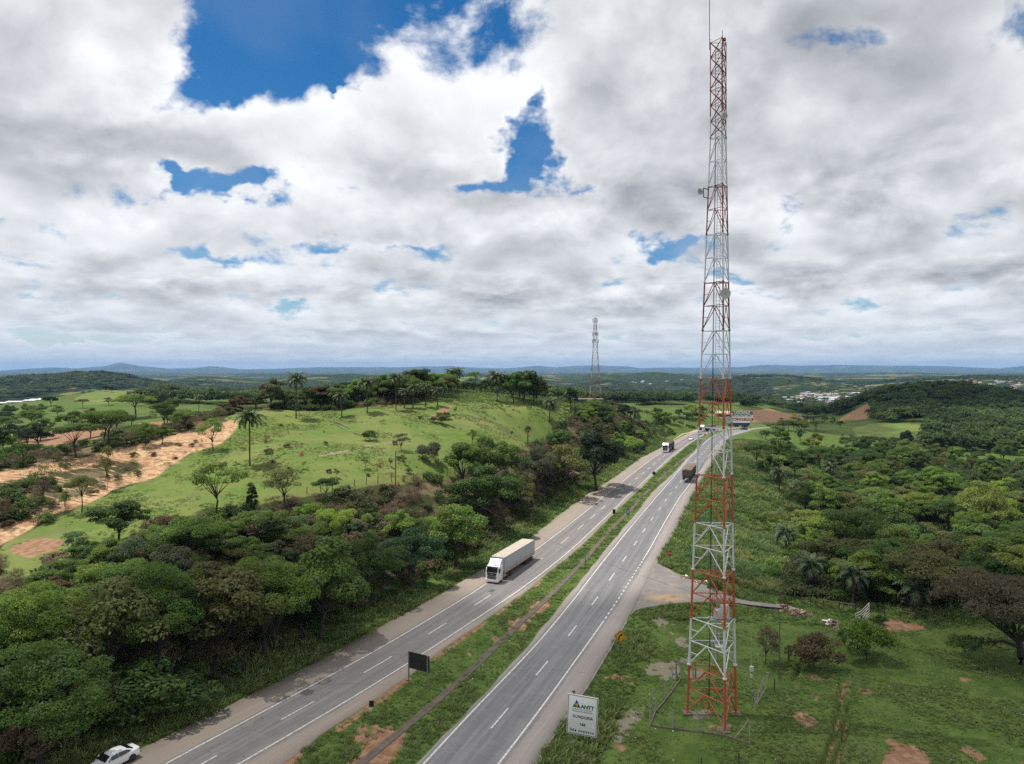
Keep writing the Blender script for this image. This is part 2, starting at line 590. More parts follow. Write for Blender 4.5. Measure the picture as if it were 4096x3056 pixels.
CPW = []                                     # world x, y, z
for (u, v, Y) in CPV:
    CPW.append(((u - 1107.0) / 1535.0 * Y, Y, CAM_H - (v - 800.0) / 1535.0 * Y))
for Y in (25, 40, 60, 80, 100, 120, 140, 165, 190, 215, 240, 265, 300, 340, 380, 420, 450):
    z = float(road_z(Y))
    xl, xr = float(LO(Y)), float(RRO(Y))
    CPW += [(xl - 2, Y, z), (xl - 7.5, Y, z + 0.6), ((xl + xr) / 2, Y, z), (xr + 2, Y, z), (xr + 8, Y, z - 0.2)]
for Y, dz in ((25, 3), (45, 4), (70, 5), (90, 5.5), (110, 6.5)):
    CPW.append((float(LO(Y)) - 24, Y, dz))
for Y in (40, 60, 80):
    CPW += [(float(LO(Y)) - 60, Y, 8), (55, Y, 0)]
for a in range(-180, 181, 20):
    if abs(a) > 50:
        CPW.append((60 * math.sin(R(a)), 60 * math.cos(R(a)), 0))
        CPW.append((600 * math.sin(R(a)), 600 * math.cos(R(a)), -5))
for a in range(-60, 61, 8):
    CPW.append((1150 * math.sin(R(a)), 1150 * math.cos(R(a)), -26 if a > 8 else -18))
CPW = np.array(CPW)


def tps_setup(P):
    th = np.arctan2(P[:, 0], P[:, 1])
    lr = np.log(np.hypot(P[:, 0], P[:, 1]))
    q = np.stack([th, lr], 1)
    D = np.hypot(q[:, None, 0] - q[None, :, 0], q[:, None, 1] - q[None, :, 1])
    # sharper-than-thin-plate kernel (distance) keeps the surface between its points
    K = tps_kernel(D)
    n = len(q)
    A = np.zeros((n + 3, n + 3))
    A[:n, :n] = K + np.eye(n) * 2e-4
    A[:n, n] = 1
    A[:n, n + 1:] = q
    A[n, :n] = 1
    A[n + 1:, :n] = q.T
    w = np.linalg.solve(A, np.concatenate([P[:, 2], np.zeros(3)]))
    return q, w


def tps_kernel(D):
    return -np.sqrt(D * D + 0.0012)


TPS_Q, TPS_W = tps_setup(CPW)


def tps(th, lr):
    out = np.full(th.shape, TPS_W[-3])
    out = out + TPS_W[-2] * th + TPS_W[-1] * lr
    for (a, b), w in zip(TPS_Q, TPS_W[:-3]):
        out += w * tps_kernel(np.hypot(th - a, lr - b))
    return out


# --- far ridges: distance, log-widths (front, back), skyline in view pixels
RIDGES = [
    (2500, 0.30, 0.30, [(-300, 830), (0, 819), (100, 813), (170, 807), (215, 806), (270, 813), (330, 827), (420, 846), (520, 866), (700, 900), (2600, 900)]),
    (4200, 0.28, 0.25, [(-300, 816), (120, 826), (300, 838), (380, 817), (430, 809), (480, 813), (560, 821), (640, 812), (700, 808), (760, 806), (850, 811), (1000, 806), (1100, 809), (1180, 813), (1300, 830), (1500, 850), (2600, 850)]),
    (4700, 0.36, 0.25, [(-300, 850), (1000, 850), (1170, 815), (1250, 811), (1301, 803), (1350, 807), (1419, 802), (1477, 808), (1520, 812), (1560, 809), (1660, 809), (1720, 812), (1800, 817), (1900, 814), (2000, 810), (2100, 813), (2214, 809), (2600, 812)]),
    (3000, 0.22, 0.2, [(-300, 880), (1180, 862), (1260, 836), (1320, 826), (1400, 838), (1470, 846), (1530, 832), (1620, 814), (1700, 813), (1770, 822), (1850, 832), (1950, 822), (2050, 818), (2150, 817), (2214, 819), (2600, 815)]),
    (2100, 0.16, 0.2, [(-300, 880), (1100, 880), (1200, 850), (1290, 842), (1380, 852), (1470, 866), (1560, 868), (1700, 880), (2600, 880)]),
    (9000, 0.3, 0.3, [(-300, 809), (0, 811), (200, 808), (420, 812), (560, 806), (800, 810), (1100, 807), (1400, 809), (1700, 806), (1840, 806), (1960, 804), (2050, 808), (2214, 806), (2600, 808)]),
    (25000, 0.22, 0.2, [(-300, 797), (0, 801), (60, 797), (110, 794), (167, 796), (225, 791), (250, 784), (262, 783), (300, 790), (367, 797), (420, 796), (457, 791), (485, 793), (520, 798), (617, 796), (674, 794), (757, 793), (874, 793), (974, 791),
                        (1040, 795), (1091, 796), (1130, 793), (1164, 790), (1204, 794), (1249, 790), (1294, 789), (1356, 792), (1385, 796), (1466, 794), (1540, 795), (1595, 793), (1644, 789), (1681, 788), (1730, 790), (1811, 787),
                        (1948, 790), (2030, 791), (2161, 796), (2214, 790), (2600, 794)]),
]


def far_z(x, y):
    r = np.hypot(x, y)
    th = np.arctan2(x, y)
    lr = np.log(r)
    u = np.where(y > 1, 1107 + 1535 * x / np.maximum(y, 1), np.where(x > 0, 2600, -300))
    base = np.interp(lr, np.log([900, 1300, 2200, 5000, 12000, 30000]), [-22, -36, -52, -50, -25, -10])
    z = base + (8 + 26 * smooth(r, 1400, 2400)) * (fbm(x / 420, y / 420, 4, 5) - 0.5)
    for i, (r0, wf, wb, sky) in enumerate(RIDGES):
        Yr = r0
        v = np.interp(u, [p[0] for p in sky], [p[1] for p in sky])
        v = v + (fbm(th * 60, th * 0 + i, 4, 30 + i) - 0.5) * (3.0 if r0 < 8000 else 1.6)
        zs = CAM_H + (800 - v) / 1535.0 * np.maximum(r0 * np.cos(np.clip(th, -1.1, 1.1)), r0 * 0.4)
        dlt = lr - np.log(r0) + 0.10 * (fbm(x / (0.28 * r0), y / (0.28 * r0), 3, 60 + i) - 0.5) * min(1, wf / 0.25)
        g = np.exp(-np.where(dlt < 0, (dlt / wf) ** 2, (dlt / wb) ** 2))
        er = 1 - 0.62 * (1 - 0.78 * g) * fbm(x / (0.06 * r0), y / (0.06 * r0), 4, 90 + i)
        z = np.maximum(z, base + np.maximum(zs - base, 0) * g * er)
    return z


def in_corridor(X, Y):
    """Distance outside the strip of both carriageways (0 inside)."""
    xl, xr = LO(Y), RRO(Y)
    return np.maximum(np.maximum(xl - X, X - xr), 0.0)


# trenches dug across the near field (photo pixels)
TRENCH_PX = [[(3170, 2715), (3192, 2680), (3215, 2650), (3260, 2620), (3330, 2595), (3400, 2570), (3460, 2540)],
             [(3222, 2703), (3290, 2710), (3350, 2722), (3400, 2738)],
             [(3362, 2740), (3366, 2800), (3350, 2870), (3340, 2930), (3318, 2990), (3295, 3050)],
             [(3388, 2820), (3384, 2880), (3372, 2950), (3355, 3000), (3340, 3056)]]


def seg_dist(px, py, poly):
    d = np.full(px.shape, 1e9)
    for (ax, ay), (bx, by) in zip(poly[:-1], poly[1:]):
        vx, vy = bx - ax, by - ay
        t = np.clip(((px - ax) * vx + (py - ay) * vy) / (vx * vx + vy * vy + 1e-9), 0, 1)
        d = np.minimum(d, np.hypot(px - ax - t * vx, py - ay - t * vy))
    return d


# --- polar grid
NTH = 620
th_front = np.linspace(R(-42), R(42), NTH)
th_side = np.concatenate([np.linspace(R(45), R(315), 60)])
TH = np.concatenate([th_front, th_side])
NR = 470
LR_ = np.concatenate([np.log([3, 8, 16, 25]), np.linspace(np.log(34), np.log(900), NR)])
GT, GL = np.meshgrid(TH, LR_, indexing='xy')           # rows: range, cols: angle
GX, GY = np.exp(GL) * np.sin(GT), np.exp(GL) * np.cos(GT)
tht = np.where(GT > math.pi, GT - 2 * math.pi, GT)
Z0 = tps(tht, GL)
rr = np.exp(GL)
# gentle unevenness away from the road
wroad = smooth(in_corridor(GX, GY), 1.0, 9.0)
wroad = np.where((GY > 5) & (GY < 470), wroad, 1.0)
bumps = 1.6 * (fbm(GX / 40, GY / 40, 4, 3) - 0.5) + 0.25 * (fbm(GX / 5, GY / 5, 3, 8) - 0.5)
Z0 = np.where(wroad < 1, (road_z(GY) - 0.07) * (1 - wroad) + (Z0 + bumps * 0.8) * wroad, Z0 + bumps * 0.8)
# blend to the far terrain
wf = smooth(rr, 780, 900)
ZF = far_z(GX, GY)
Z0 = Z0 * (1 - wf) + ZF * wf


def _interp(x, y):
    th = np.arctan2(x, y)
    lr = np.log(np.maximum(np.hypot(x, y), 3.1))
    j = np.clip(np.searchsorted(TH[:NTH], th) - 1, 0, NTH - 2)
    i = np.clip(np.searchsorted(LR_, lr) - 1, 0, len(LR_) - 2)
    fx = np.clip((th - TH[j]) / (TH[j + 1] - TH[j]), 0, 1)
    fy = np.clip((lr - LR_[i]) / (LR_[i + 1] - LR_[i]), 0, 1)
    return (Z0[i, j] * (1 - fx) + Z0[i, j + 1] * fx) * (1 - fy) + (Z0[i + 1, j] * (1 - fx) + Z0[i + 1, j + 1] * fx) * fy


def hz(x, y):
    """Ground height."""
    x, y = np.asarray(x, float), np.asarray(y, float)
    return np.where(np.hypot(x, y) < 895, _interp(x, y), far_z(x, y))


_YS = np.exp(np.linspace(np.log(34), np.log(6000), 1500))


def hit(px, py, ymin=34, ymax=6000):
    """Photo pixel to the first ground point along its ray."""
    Y = _YS[(_YS >= ymin) & (_YS <= ymax)]
    X = (px - CX) / FPX * Y
    zr = CAM_H - (py - HY) / FPX * Y
    h = hz(X, Y)
    below = np.nonzero(zr <= h)[0]
    if len(below) == 0:
        k = int(np.argmin(zr - h))
        return Vector((X[k], Y[k], float(h[k])))
    k = below[0]
    if k == 0:
        return Vector((X[0], Y[0], float(h[0])))
    a0, a1 = zr[k - 1] - h[k - 1], zr[k] - h[k]
    t = a0 / (a0 - a1 + 1e-9)
    y = Y[k - 1] + t * (Y[k] - Y[k - 1])
    x = (px - CX) / FPX * y
    return Vector((x, y, float(hz(x, y))))


TRENCH = [[tuple(hit(*p)[:2]) for p in t] for t in TRENCH_PX]
tr_d = np.full(GX.shape, 1e9)
near = (rr < 170) & (GX > 20)
for t in TRENCH:
    tr_d[near] = np.minimum(tr_d[near], seg_dist(GX[near], GY[near], t))
jit = 0.25 * (fbm(GX / 1.5, GY / 1.5, 3, 44) - 0.5)
Z0 = Z0 - 0.75 * (1 - smooth(tr_d + jit, 0.16, 0.42)) + 0.12 * np.exp(-((tr_d - 0.75) / 0.25) ** 2)


# ------------------------------------------------------------------ what covers the ground (masks)
def in_poly(px, py, poly):
    c = np.zeros(px.shape, bool)
    n = len(poly)
    for i in range(n):
        x1, y1 = poly[i]
        x2, y2 = poly[(i + 1) % n]
        if y1 == y2:
            continue
        k = ((y1 > py) != (y2 > py)) & (px < (x2 - x1) * (py - y1) / (y2 - y1) + x1)
        c ^= k
    return c


PXG = CX + FPX * GX / np.maximum(GY, 1)
PYG = HY + FPX * (CAM_H - Z0) / np.maximum(GY, 1)
VU, VV = PXG / 1.85, PYG / 1.85                        # in view pixels
ahead = GY > 5


def blob(poly, ymin, ymax, soft=0.0, warp=0.0, seed=1):
    uu, vv = VU, VV
    if warp:
        uu = uu + warp * (fbm(GX / (0.02 * rr + 1), GY / (0.02 * rr + 1), 3, seed) - 0.5) * 2
        vv = vv + 0.5 * warp * (fbm(GX / (0.02 * rr + 1), GY / (0.02 * rr + 1), 3, seed + 9) - 0.5) * 2
    return (in_poly(uu, vv, poly) & ahead & (GY > ymin) & (GY < ymax)).astype(float)


SAND = [(0, 1020), (90, 1008), (166, 993), (316, 962), (380, 940), (427, 931), (500, 905), (512, 915), (505, 932), (480, 955), (410, 985), (370, 1010), (333, 1032), (233, 1068), (100, 1122), (0, 1180), (-80, 1200), (-80, 1165), (0, 1148), (100, 1096), (200, 1056), (300, 1016), (320, 1000),
        (250, 1000), (180, 1012), (100, 1022), (0, 1040), (-80, 1050), (-80, 1030)]
SAND_CORE = [(-60, 1020), (90, 1003), (316, 956), (430, 926), (500, 905), (480, 950), (400, 985), (330, 1020), (240, 1050), (120, 1090), (60, 1075), (130, 1040), (0, 1055), (-60, 1060)]
m_sand = blob(SAND, 100, 230, warp=14, seed=21)
m_gully = blob(SAND_CORE, 100, 230, warp=20, seed=25)
m_red = np.zeros(GX.shape)
for p, y0, y1 in (([(28, 948), (60, 934), (120, 930), (215, 928), (250, 932), (200, 960), (150, 975), (90, 968), (40, 958)], 200, 420),
                  ([(300, 915), (370, 912), (420, 916), (330, 930), (290, 925)], 200, 420),
                  ([(30, 1180), (80, 1165), (140, 1168), (120, 1190), (60, 1205), (25, 1195)], 90, 170),
                  ([(1390, 905), (1450, 897), (1540, 895), (1590, 890), (1660, 884), (1760, 905), (1770, 915), (1640, 914), (1500, 912)], 480, 760),
                  ([(1800, 912), (1840, 895), (1870, 876), (1895, 862), (1905, 866), (1890, 885), (1870, 908)], 540, 760),
                  ([(1900, 1345), (1925, 1336), (1960, 1345), (2015, 1356), (2005, 1362), (1950, 1366), (1905, 1360)], 90, 140),
                  ([(1855, 1345), (1880, 1340), (1895, 1348), (1880, 1356)], 90, 140),
                  ([(1905, 1630), (1940, 1610), (1985, 1615), (2010, 1640), (2020, 1680), (1900, 1680)], 55, 80),
                  ([(925, 905), (960, 880), (985, 873), (970, 890), (940, 905)], 200, 300)):
    m_red = np.maximum(m_red, blob(p, y0, y1, warp=9, seed=31))
fieldmask = (GX > RRO(GY)) & (GY < 122) & (GY > 30)
m_red = np.maximum(m_red, np.where(fieldmask, 0.8 * smooth(fbm(GX / 3.5, GY / 1.8, 4, 71), 0.69, 0.77), 0))
m_red = np.maximum(m_red, 0.75 * (1 - smooth(tr_d + jit, 0.10, 0.34)))
med = (GX > LRO(GY)) & (GX < RO(GY)) & (GY < 460) & ahead
medt = (GX - LRO(GY)) / np.maximum(RO(GY) - LRO(GY), 0.1)
m_red = np.where(med, np.maximum(m_red, smooth(fbm(GX / 3, GY / 5, 4, 77) + 0.28 * np.exp(-((medt - 0.62) / 0.2) ** 2) - 0.0022 * np.maximum(GY - 85, 0), 0.66, 0.78)), m_red)
m_red = np.where(med, np.maximum(m_red, 0.9 * (medt < 0.10) * smooth(fbm(GX / 4, GY / 6, 2, 78), 0.35, 0.5)), m_red)
# trodden tracks around the mast
TRK_PX = [(2500, 3056), (2560, 2900), (2620, 2780), (2680, 2690), (2740, 2620), (2700, 2520), (2640, 2480)]
TRK = [tuple(hit(*p)[:2]) for p in TRK_PX]
td = np.full(GX.shape, 1e9)
td[near] = seg_dist(GX[near], GY[near], TRK)
m_track = (1 - smooth(td + 2.2 * (fbm(GX / 3, GY / 3, 3, 81) - 0.5), 0.5, 1.7)) * smooth(fbm(GX / 2, GY / 3, 3, 83), 0.40, 0.55)
TRAIL = [tuple(hit(u * 1.85, v * 1.85, 120, 300)[:2]) for u, v in ((690, 986), (734, 978), (794, 964), (851, 956), (874, 951), (897, 940), (944, 932), (980, 930))]
nearp = (rr < 260) & (rr > 140) & (GX < 20)
td2 = np.full(GX.shape, 1e9)
td2[nearp] = seg_dist(GX[nearp], GY[nearp], TRAIL)
m_trail = (1 - smooth(td2 + 1.0 * (fbm(GX / 3, GY / 3, 3, 181) - 0.5), 0.3, 1.0)) * smooth(fbm(GX / 6, GY / 6, 2, 183), 0.35, 0.5)
m_track = np.maximum(m_track, m_trail)
for p in ([(1395, 1440), (1425, 1432), (1465, 1436), (1470, 1455), (1440, 1470), (1405, 1462)], [(1480, 1452), (1520, 1448), (1540, 1462), (1500, 1475)],
          [(1330, 1560), (1360, 1530), (1400, 1520), (1385, 1560), (1340, 1610), (1320, 1600)], [(1490, 1535), (1530, 1532), (1545, 1548), (1500, 1556)]):
    m_track = np.maximum(m_track, blob(p, 60, 110, warp=8, seed=85) * (0.5 + 0.5 * smooth(fbm(GX / 1.5, GY / 1.5, 3, 86), 0.4, 0.6)))
PASTURE = [(440, 1120), (300, 1190), (90, 1240), (0, 1260), (0, 1180), (233, 1068), (333, 1032), (410, 985), (510, 915), (480, 905), (560, 880), (700, 890), (900, 870), (980, 835), (1180, 860), (1265, 880), (1250, 892), (1190, 946), (1104, 992), (984, 1030), (874, 1046), (817, 1050), (700, 1066), (560, 1090)]
m_past = blob(PASTURE, 95, 345, warp=6, seed=91)
m_past = np.maximum(m_past, blob([(160, 862), (200, 845), (250, 843), (300, 850), (330, 862), (260, 872), (180, 876)], 450, 760, warp=5))
m_past = np.maximum(m_past, blob([(1855, 945), (1840, 925), (1900, 914), (1990, 917), (2010, 925), (1960, 935), (1900, 938)], 380, 600, warp=5))
m_past = np.maximum(m_past, blob([(0, 940), (120, 925), (330, 960), (240, 990), (0, 1024)], 180, 420, warp=5))
# verge and median grass, near field
lushd = in_corridor(GX, GY)
m_lush = ((lushd < 7.5) & (GY < 470) & ahead).astype(float) * (1 - smooth(lushd, 5, 7.5))
slope_right = ahead & (GX > RRO(GY)) & (GY < 430) & (GX < RRO(GY) + 12 + 0.10 * GY)
m_lush = np.maximum(m_lush, slope_right * 1.0)
m_lush = np.maximum(m_lush, fieldmask * 0.9)
m_lush = np.maximum(m_lush, 0.95 * smooth(GY, 230, 330) * ahead * (0.55 + 0.45 * smooth(fbm(GX / 30, GY / 30, 4, 88), 0.40, 0.58)) * (rr < 900))
# woodland floor and dry banks elsewhere
m_dry = blob([(1260, 890), (1290, 884), (1380, 915), (1400, 940), (1330, 1000), (1330, 960), (1250, 905), (1190, 960), (1100, 1000), (990, 1040), (860, 1055), (840, 1075), (1000, 1060), (1130, 1010), (1250, 960)], 120, 420, warp=8, seed=95)
m_dry = np.maximum(m_dry, 0.8 * smooth(fbm(GX / 9, GY / 9, 3, 97), 0.44, 0.58) * (GX < LO(np.minimum(GY, 450)) - 10) * (GY < 300))
m_wood = np.clip(1 - np.maximum.reduce([m_sand, m_past, m_lush, m_red * 0.9, m_dry * 0.9]), 0, 1)
m_wood = np.where(wf > 0, m_wood, m_wood)


# ------------------------------------------------------------------ ground material
def ground_material():
    m = bpy.data.materials.new('ground_cover')
    m.use_nodes = True
    T = NT(m.node_tree)
    b = T.n('ShaderNodeBsdfPrincipled')
    o = T.n('ShaderNodeOutputMaterial')
    T.t.links.new(b.outputs[0], o.inputs[0])
    b.inputs['Roughness'].default_value = 0.95
    b.inputs['Specular IOR Level'].default_value = 0.1
    pos = T.n('ShaderNodeNewGeometry').outputs['Position']
    A = T.n('ShaderNodeAttribute', attribute_name='cover_a')
    B = T.n('ShaderNodeAttribute', attribute_name='cover_b')
    sa, sb = T.n('ShaderNodeSeparateColor'), T.n('ShaderNodeSeparateColor')
    T.put(sa.inputs[0], A.outputs['Color'])
    T.put(sb.inputs[0], B.outputs['Color'])
    n_big = T.noise(pos, 0.045, 4, 0.6)
    n_mid = T.noise(pos, 0.35, 5, 0.62)
    n_fine = T.noise(pos, 2.2, 5, 0.65)
    n_edge = T.noise(pos, 0.9, 5, 0.68)

    def edge(mask, w=0.55):
        return T.ramp(T.math('ADD', mask, T.math('MULTIPLY', T.math('SUBTRACT', n_edge, 0.5), w)), 0.36, 0.64)
    wood = T.mix(n_mid, (0.030, 0.036, 0.014), (0.055, 0.060, 0.022))
    wood = T.mix(T.ramp(n_fine, 0.45, 0.7), wood, (0.065, 0.050, 0.028))
    past = T.mix(T.ramp(n_mid, 0.35, 0.65), (0.086, 0.142, 0.028), (0.122, 0.172, 0.042))
    past = T.mix(T.ramp(n_big, 0.42, 0.62), past, (0.150, 0.176, 0.052))
    past = T.mix(T.ramp(n_fine, 0.5, 0.8, 0, 0.7), past, (0.060, 0.090, 0.024))
    past = T.mix(T.ramp(T.noise(pos, 0.13, 5, 0.65), 0.52, 0.66, 0, 0.6), past, (0.120, 0.122, 0.050))
    lush = T.mix(T.ramp(n_mid, 0.38, 0.62), (0.062, 0.104, 0.022), (0.096, 0.142, 0.034))
    lush = T.mix(T.ramp(n_fine, 0.5, 0.75, 0, 0.7), lush, (0.035, 0.055, 0.016))
    lush = T.mix(T.ramp(n_big, 0.55, 0.7, 0, 0.6), lush, (0.10, 0.105, 0.040))
    sand = T.mix(T.ramp(n_mid, 0.35, 0.62), (0.43, 0.28, 0.155), (0.53, 0.385, 0.235))
    sand = T.mix(T.ramp(n_edge, 0.42, 0.60, 0, 0.9), sand, (0.29, 0.155, 0.085))
    sand = T.mix(T.ramp(n_big, 0.45, 0.62, 0, 0.6), sand, (0.36, 0.205, 0.115))
    red = T.mix(T.ramp(n_edge, 0.38, 0.65), (0.20, 0.105, 0.058), (0.30, 0.190, 0.120))
    dry = T.mix(T.ramp(n_mid, 0.35, 0.65), (0.15, 0.115, 0.062), (0.075, 0.070, 0.032))
    dry = T.mix(T.ramp(n_fine, 0.45, 0.7, 0, 0.8), dry, (0.19, 0.155, 0.095))
    trk = T.mix(n_edge, (0.17, 0.145, 0.115), (0.27, 0.225, 0.18))
    col = wood
    col = T.mix(edge(sb.outputs[1]), col, dry)
    col = T.mix(edge(sa.outputs[1]), col, lush)
    col = T.mix(edge(sa.outputs[0], 0.3), col, past)
    # gully soil shows through grass as broken rills
    rill = T.n('ShaderNodeTexNoise')
    mp = T.n('ShaderNodeMapping')
    T.put(mp.inputs['Vector'], pos)
    mp.inputs['Scale'].default_value = (0.16, 0.62, 0.4)
    mp.inputs['Rotation'].default_value = (0, 0, R(-28))
    T.put(rill.inputs['Vector'], mp.outputs[0])
    rill.inputs['Scale'].default_value = 1.5
    rill.inputs['Detail'].default_value = 5
    rill.inputs['Roughness'].default_value = 0.65
    gul = T.math('MULTIPLY', sb.outputs[2], T.ramp(rill.outputs[0], 0.53, 0.62))
    col = T.mix(gul, col, sand)
    sand = T.mix(T.ramp(rill.outputs[0], 0.38, 0.50, 0.75, 0.0), sand, (0.20, 0.115, 0.062))
    col = T.mix(edge(sa.outputs[2], 0.85), col, sand)
    col = T.mix(edge(sb.outputs[0], 0.65), col, red)
    col = T.mix(T.math('MULTIPLY', edge(A.outputs['Alpha'], 0.5), 0.8), col, trk)
    T.put(b.inputs['Base Color'], col)
    bn = T.n('ShaderNodeBump')
    bn.inputs['Strength'].default_value = 0.55
    bn.inputs['Distance'].default_value = 0.25
    T.put(bn.inputs['Height'], T.math('ADD', T.math('MULTIPLY', n_edge, 0.6), T.math('MULTIPLY', n_fine, 0.5)))
    T.put(b.inputs['Normal'], bn.outputs[0])
    return m


def grid_quads(nr, nc, wrap=False):
    i = np.arange(nr - 1)[:, None]
    j = np.arange(nc if wrap else nc - 1)[None, :]
    j2 = (j + 1) % nc
    a, b_, c, d = i * nc + j, i * nc + j2, (i + 1) * nc + j2, (i + 1) * nc + j
    return np.stack(np.broadcast_arrays(a, b_, c, d), -1).reshape(-1, 4)[:, ::-1]


nr, nc = GX.shape
co = np.stack([GX, GY, Z0], -1).reshape(-1, 3)
quads = grid_quads(nr, nc, wrap=True)
M_GROUND = ground_material()


def blur(M, n=2):
    for _ in range(n):
        M = (M + np.roll(M, 1, 1) + np.roll(M, -1, 1)) / 3
        P_ = np.pad(M, ((1, 1), (0, 0)), mode='edge')
        M = (P_[:-2] + P_[1:-1] + P_[2:]) / 3
    return M


m_sand, m_gully, m_past, m_dry, m_red, m_lush = blur(m_sand, 3), blur(m_gully, 3), blur(m_past, 2), blur(m_dry, 3), blur(m_red, 1), blur(m_lush, 1)
g_me = np_mesh('ground', co, quads, [M_GROUND], smooth=True)
put_attr(g_me, 'cover_a', np.stack([m_past, m_lush, m_sand, m_track], -1))
put_attr(g_me, 'cover_b', np.stack([m_red, m_dry, m_gully, m_wood], -1))
tag(link('ground', g_me), kind='structure')


# ------------------------------------------------------------------ far hills and mountains
def hill_material():
    m = bpy.data.materials.new('hill_cover')
    m.use_nodes = True
    T = NT(m.node_tree)
    b = T.n('ShaderNodeBsdfPrincipled')
    o = T.n('ShaderNodeOutputMaterial')
    T.t.links.new(b.outputs[0], o.inputs[0])
    b.inputs['Roughness'].default_value = 1.0
    b.inputs['Specular IOR Level'].default_value = 0.0
    pos = T.n('ShaderNodeNewGeometry').outputs['Position']
    big = T.noise(pos, 0.0019, 5, 0.62)
    mid = T.noise(pos, 0.009, 5, 0.65)
    fine = T.noise(pos, 0.045, 5, 0.7)
    vor = T.n('ShaderNodeTexVoronoi')
    T.put(vor.inputs['Vector'], pos)
    vor.inputs['Scale'].default_value = 0.085
    forest = T.mix(T.ramp(fine, 0.3, 0.7), (0.010, 0.019, 0.010), (0.040, 0.060, 0.021))
    forest = T.mix(T.ramp(mid, 0.5, 0.66, 0, 0.7), forest, (0.062, 0.092, 0.032))
    grass = T.mix(T.ramp(mid, 0.4, 0.6), (0.105, 0.150, 0.044), (0.170, 0.150, 0.066))
    col = T.mix(T.ramp(T.math('ADD', T.math('MULTIPLY', big, 0.6), T.math('MULTIPLY', mid, 0.4)), 0.535, 0.575), forest, grass)
    col = T.mix(T.ramp(T.noise(pos, 0.006, 4, 0.7), 0.69, 0.73), col, (0.23, 0.13, 0.075))
    T.put(b.inputs['Base Color'], col)
    bn = T.n('ShaderNodeBump')
    bn.inputs['Strength'].default_value = 0.9
    bn.inputs['Distance'].default_value = 7.0
    T.put(bn.inputs['Height'], T.math('ADD', fine, T.math('MULTIPLY', vor.outputs[0], -0.6)))
    T.put(b.inputs['Normal'], bn.outputs[0])
    return m


M_HILL = hill_material()


def ring(name, r0, r1, n_r, label=None, dense=True):
    tf = np.linspace(R(-44), R(44), 560)
    ts = np.linspace(R(48), R(312), 40)
    t = np.concatenate([tf, ts])
    l = np.linspace(np.log(r0), np.log(r1), n_r)
    t2, l2 = np.meshgrid(t, l, indexing='xy')
    x, y = np.exp(l2) * np.sin(t2), np.exp(l2) * np.cos(t2)
    z = far_z(x, y)
    me = np_mesh(name, np.stack([x, y, z], -1).reshape(-1, 3), grid_quads(*x.shape, wrap=True), [M_HILL], smooth=True)
    tag(link(name, me), kind='structure')


ring('hills', 899, 12000, 230)
ring('mountains', 11990, 32000, 60)
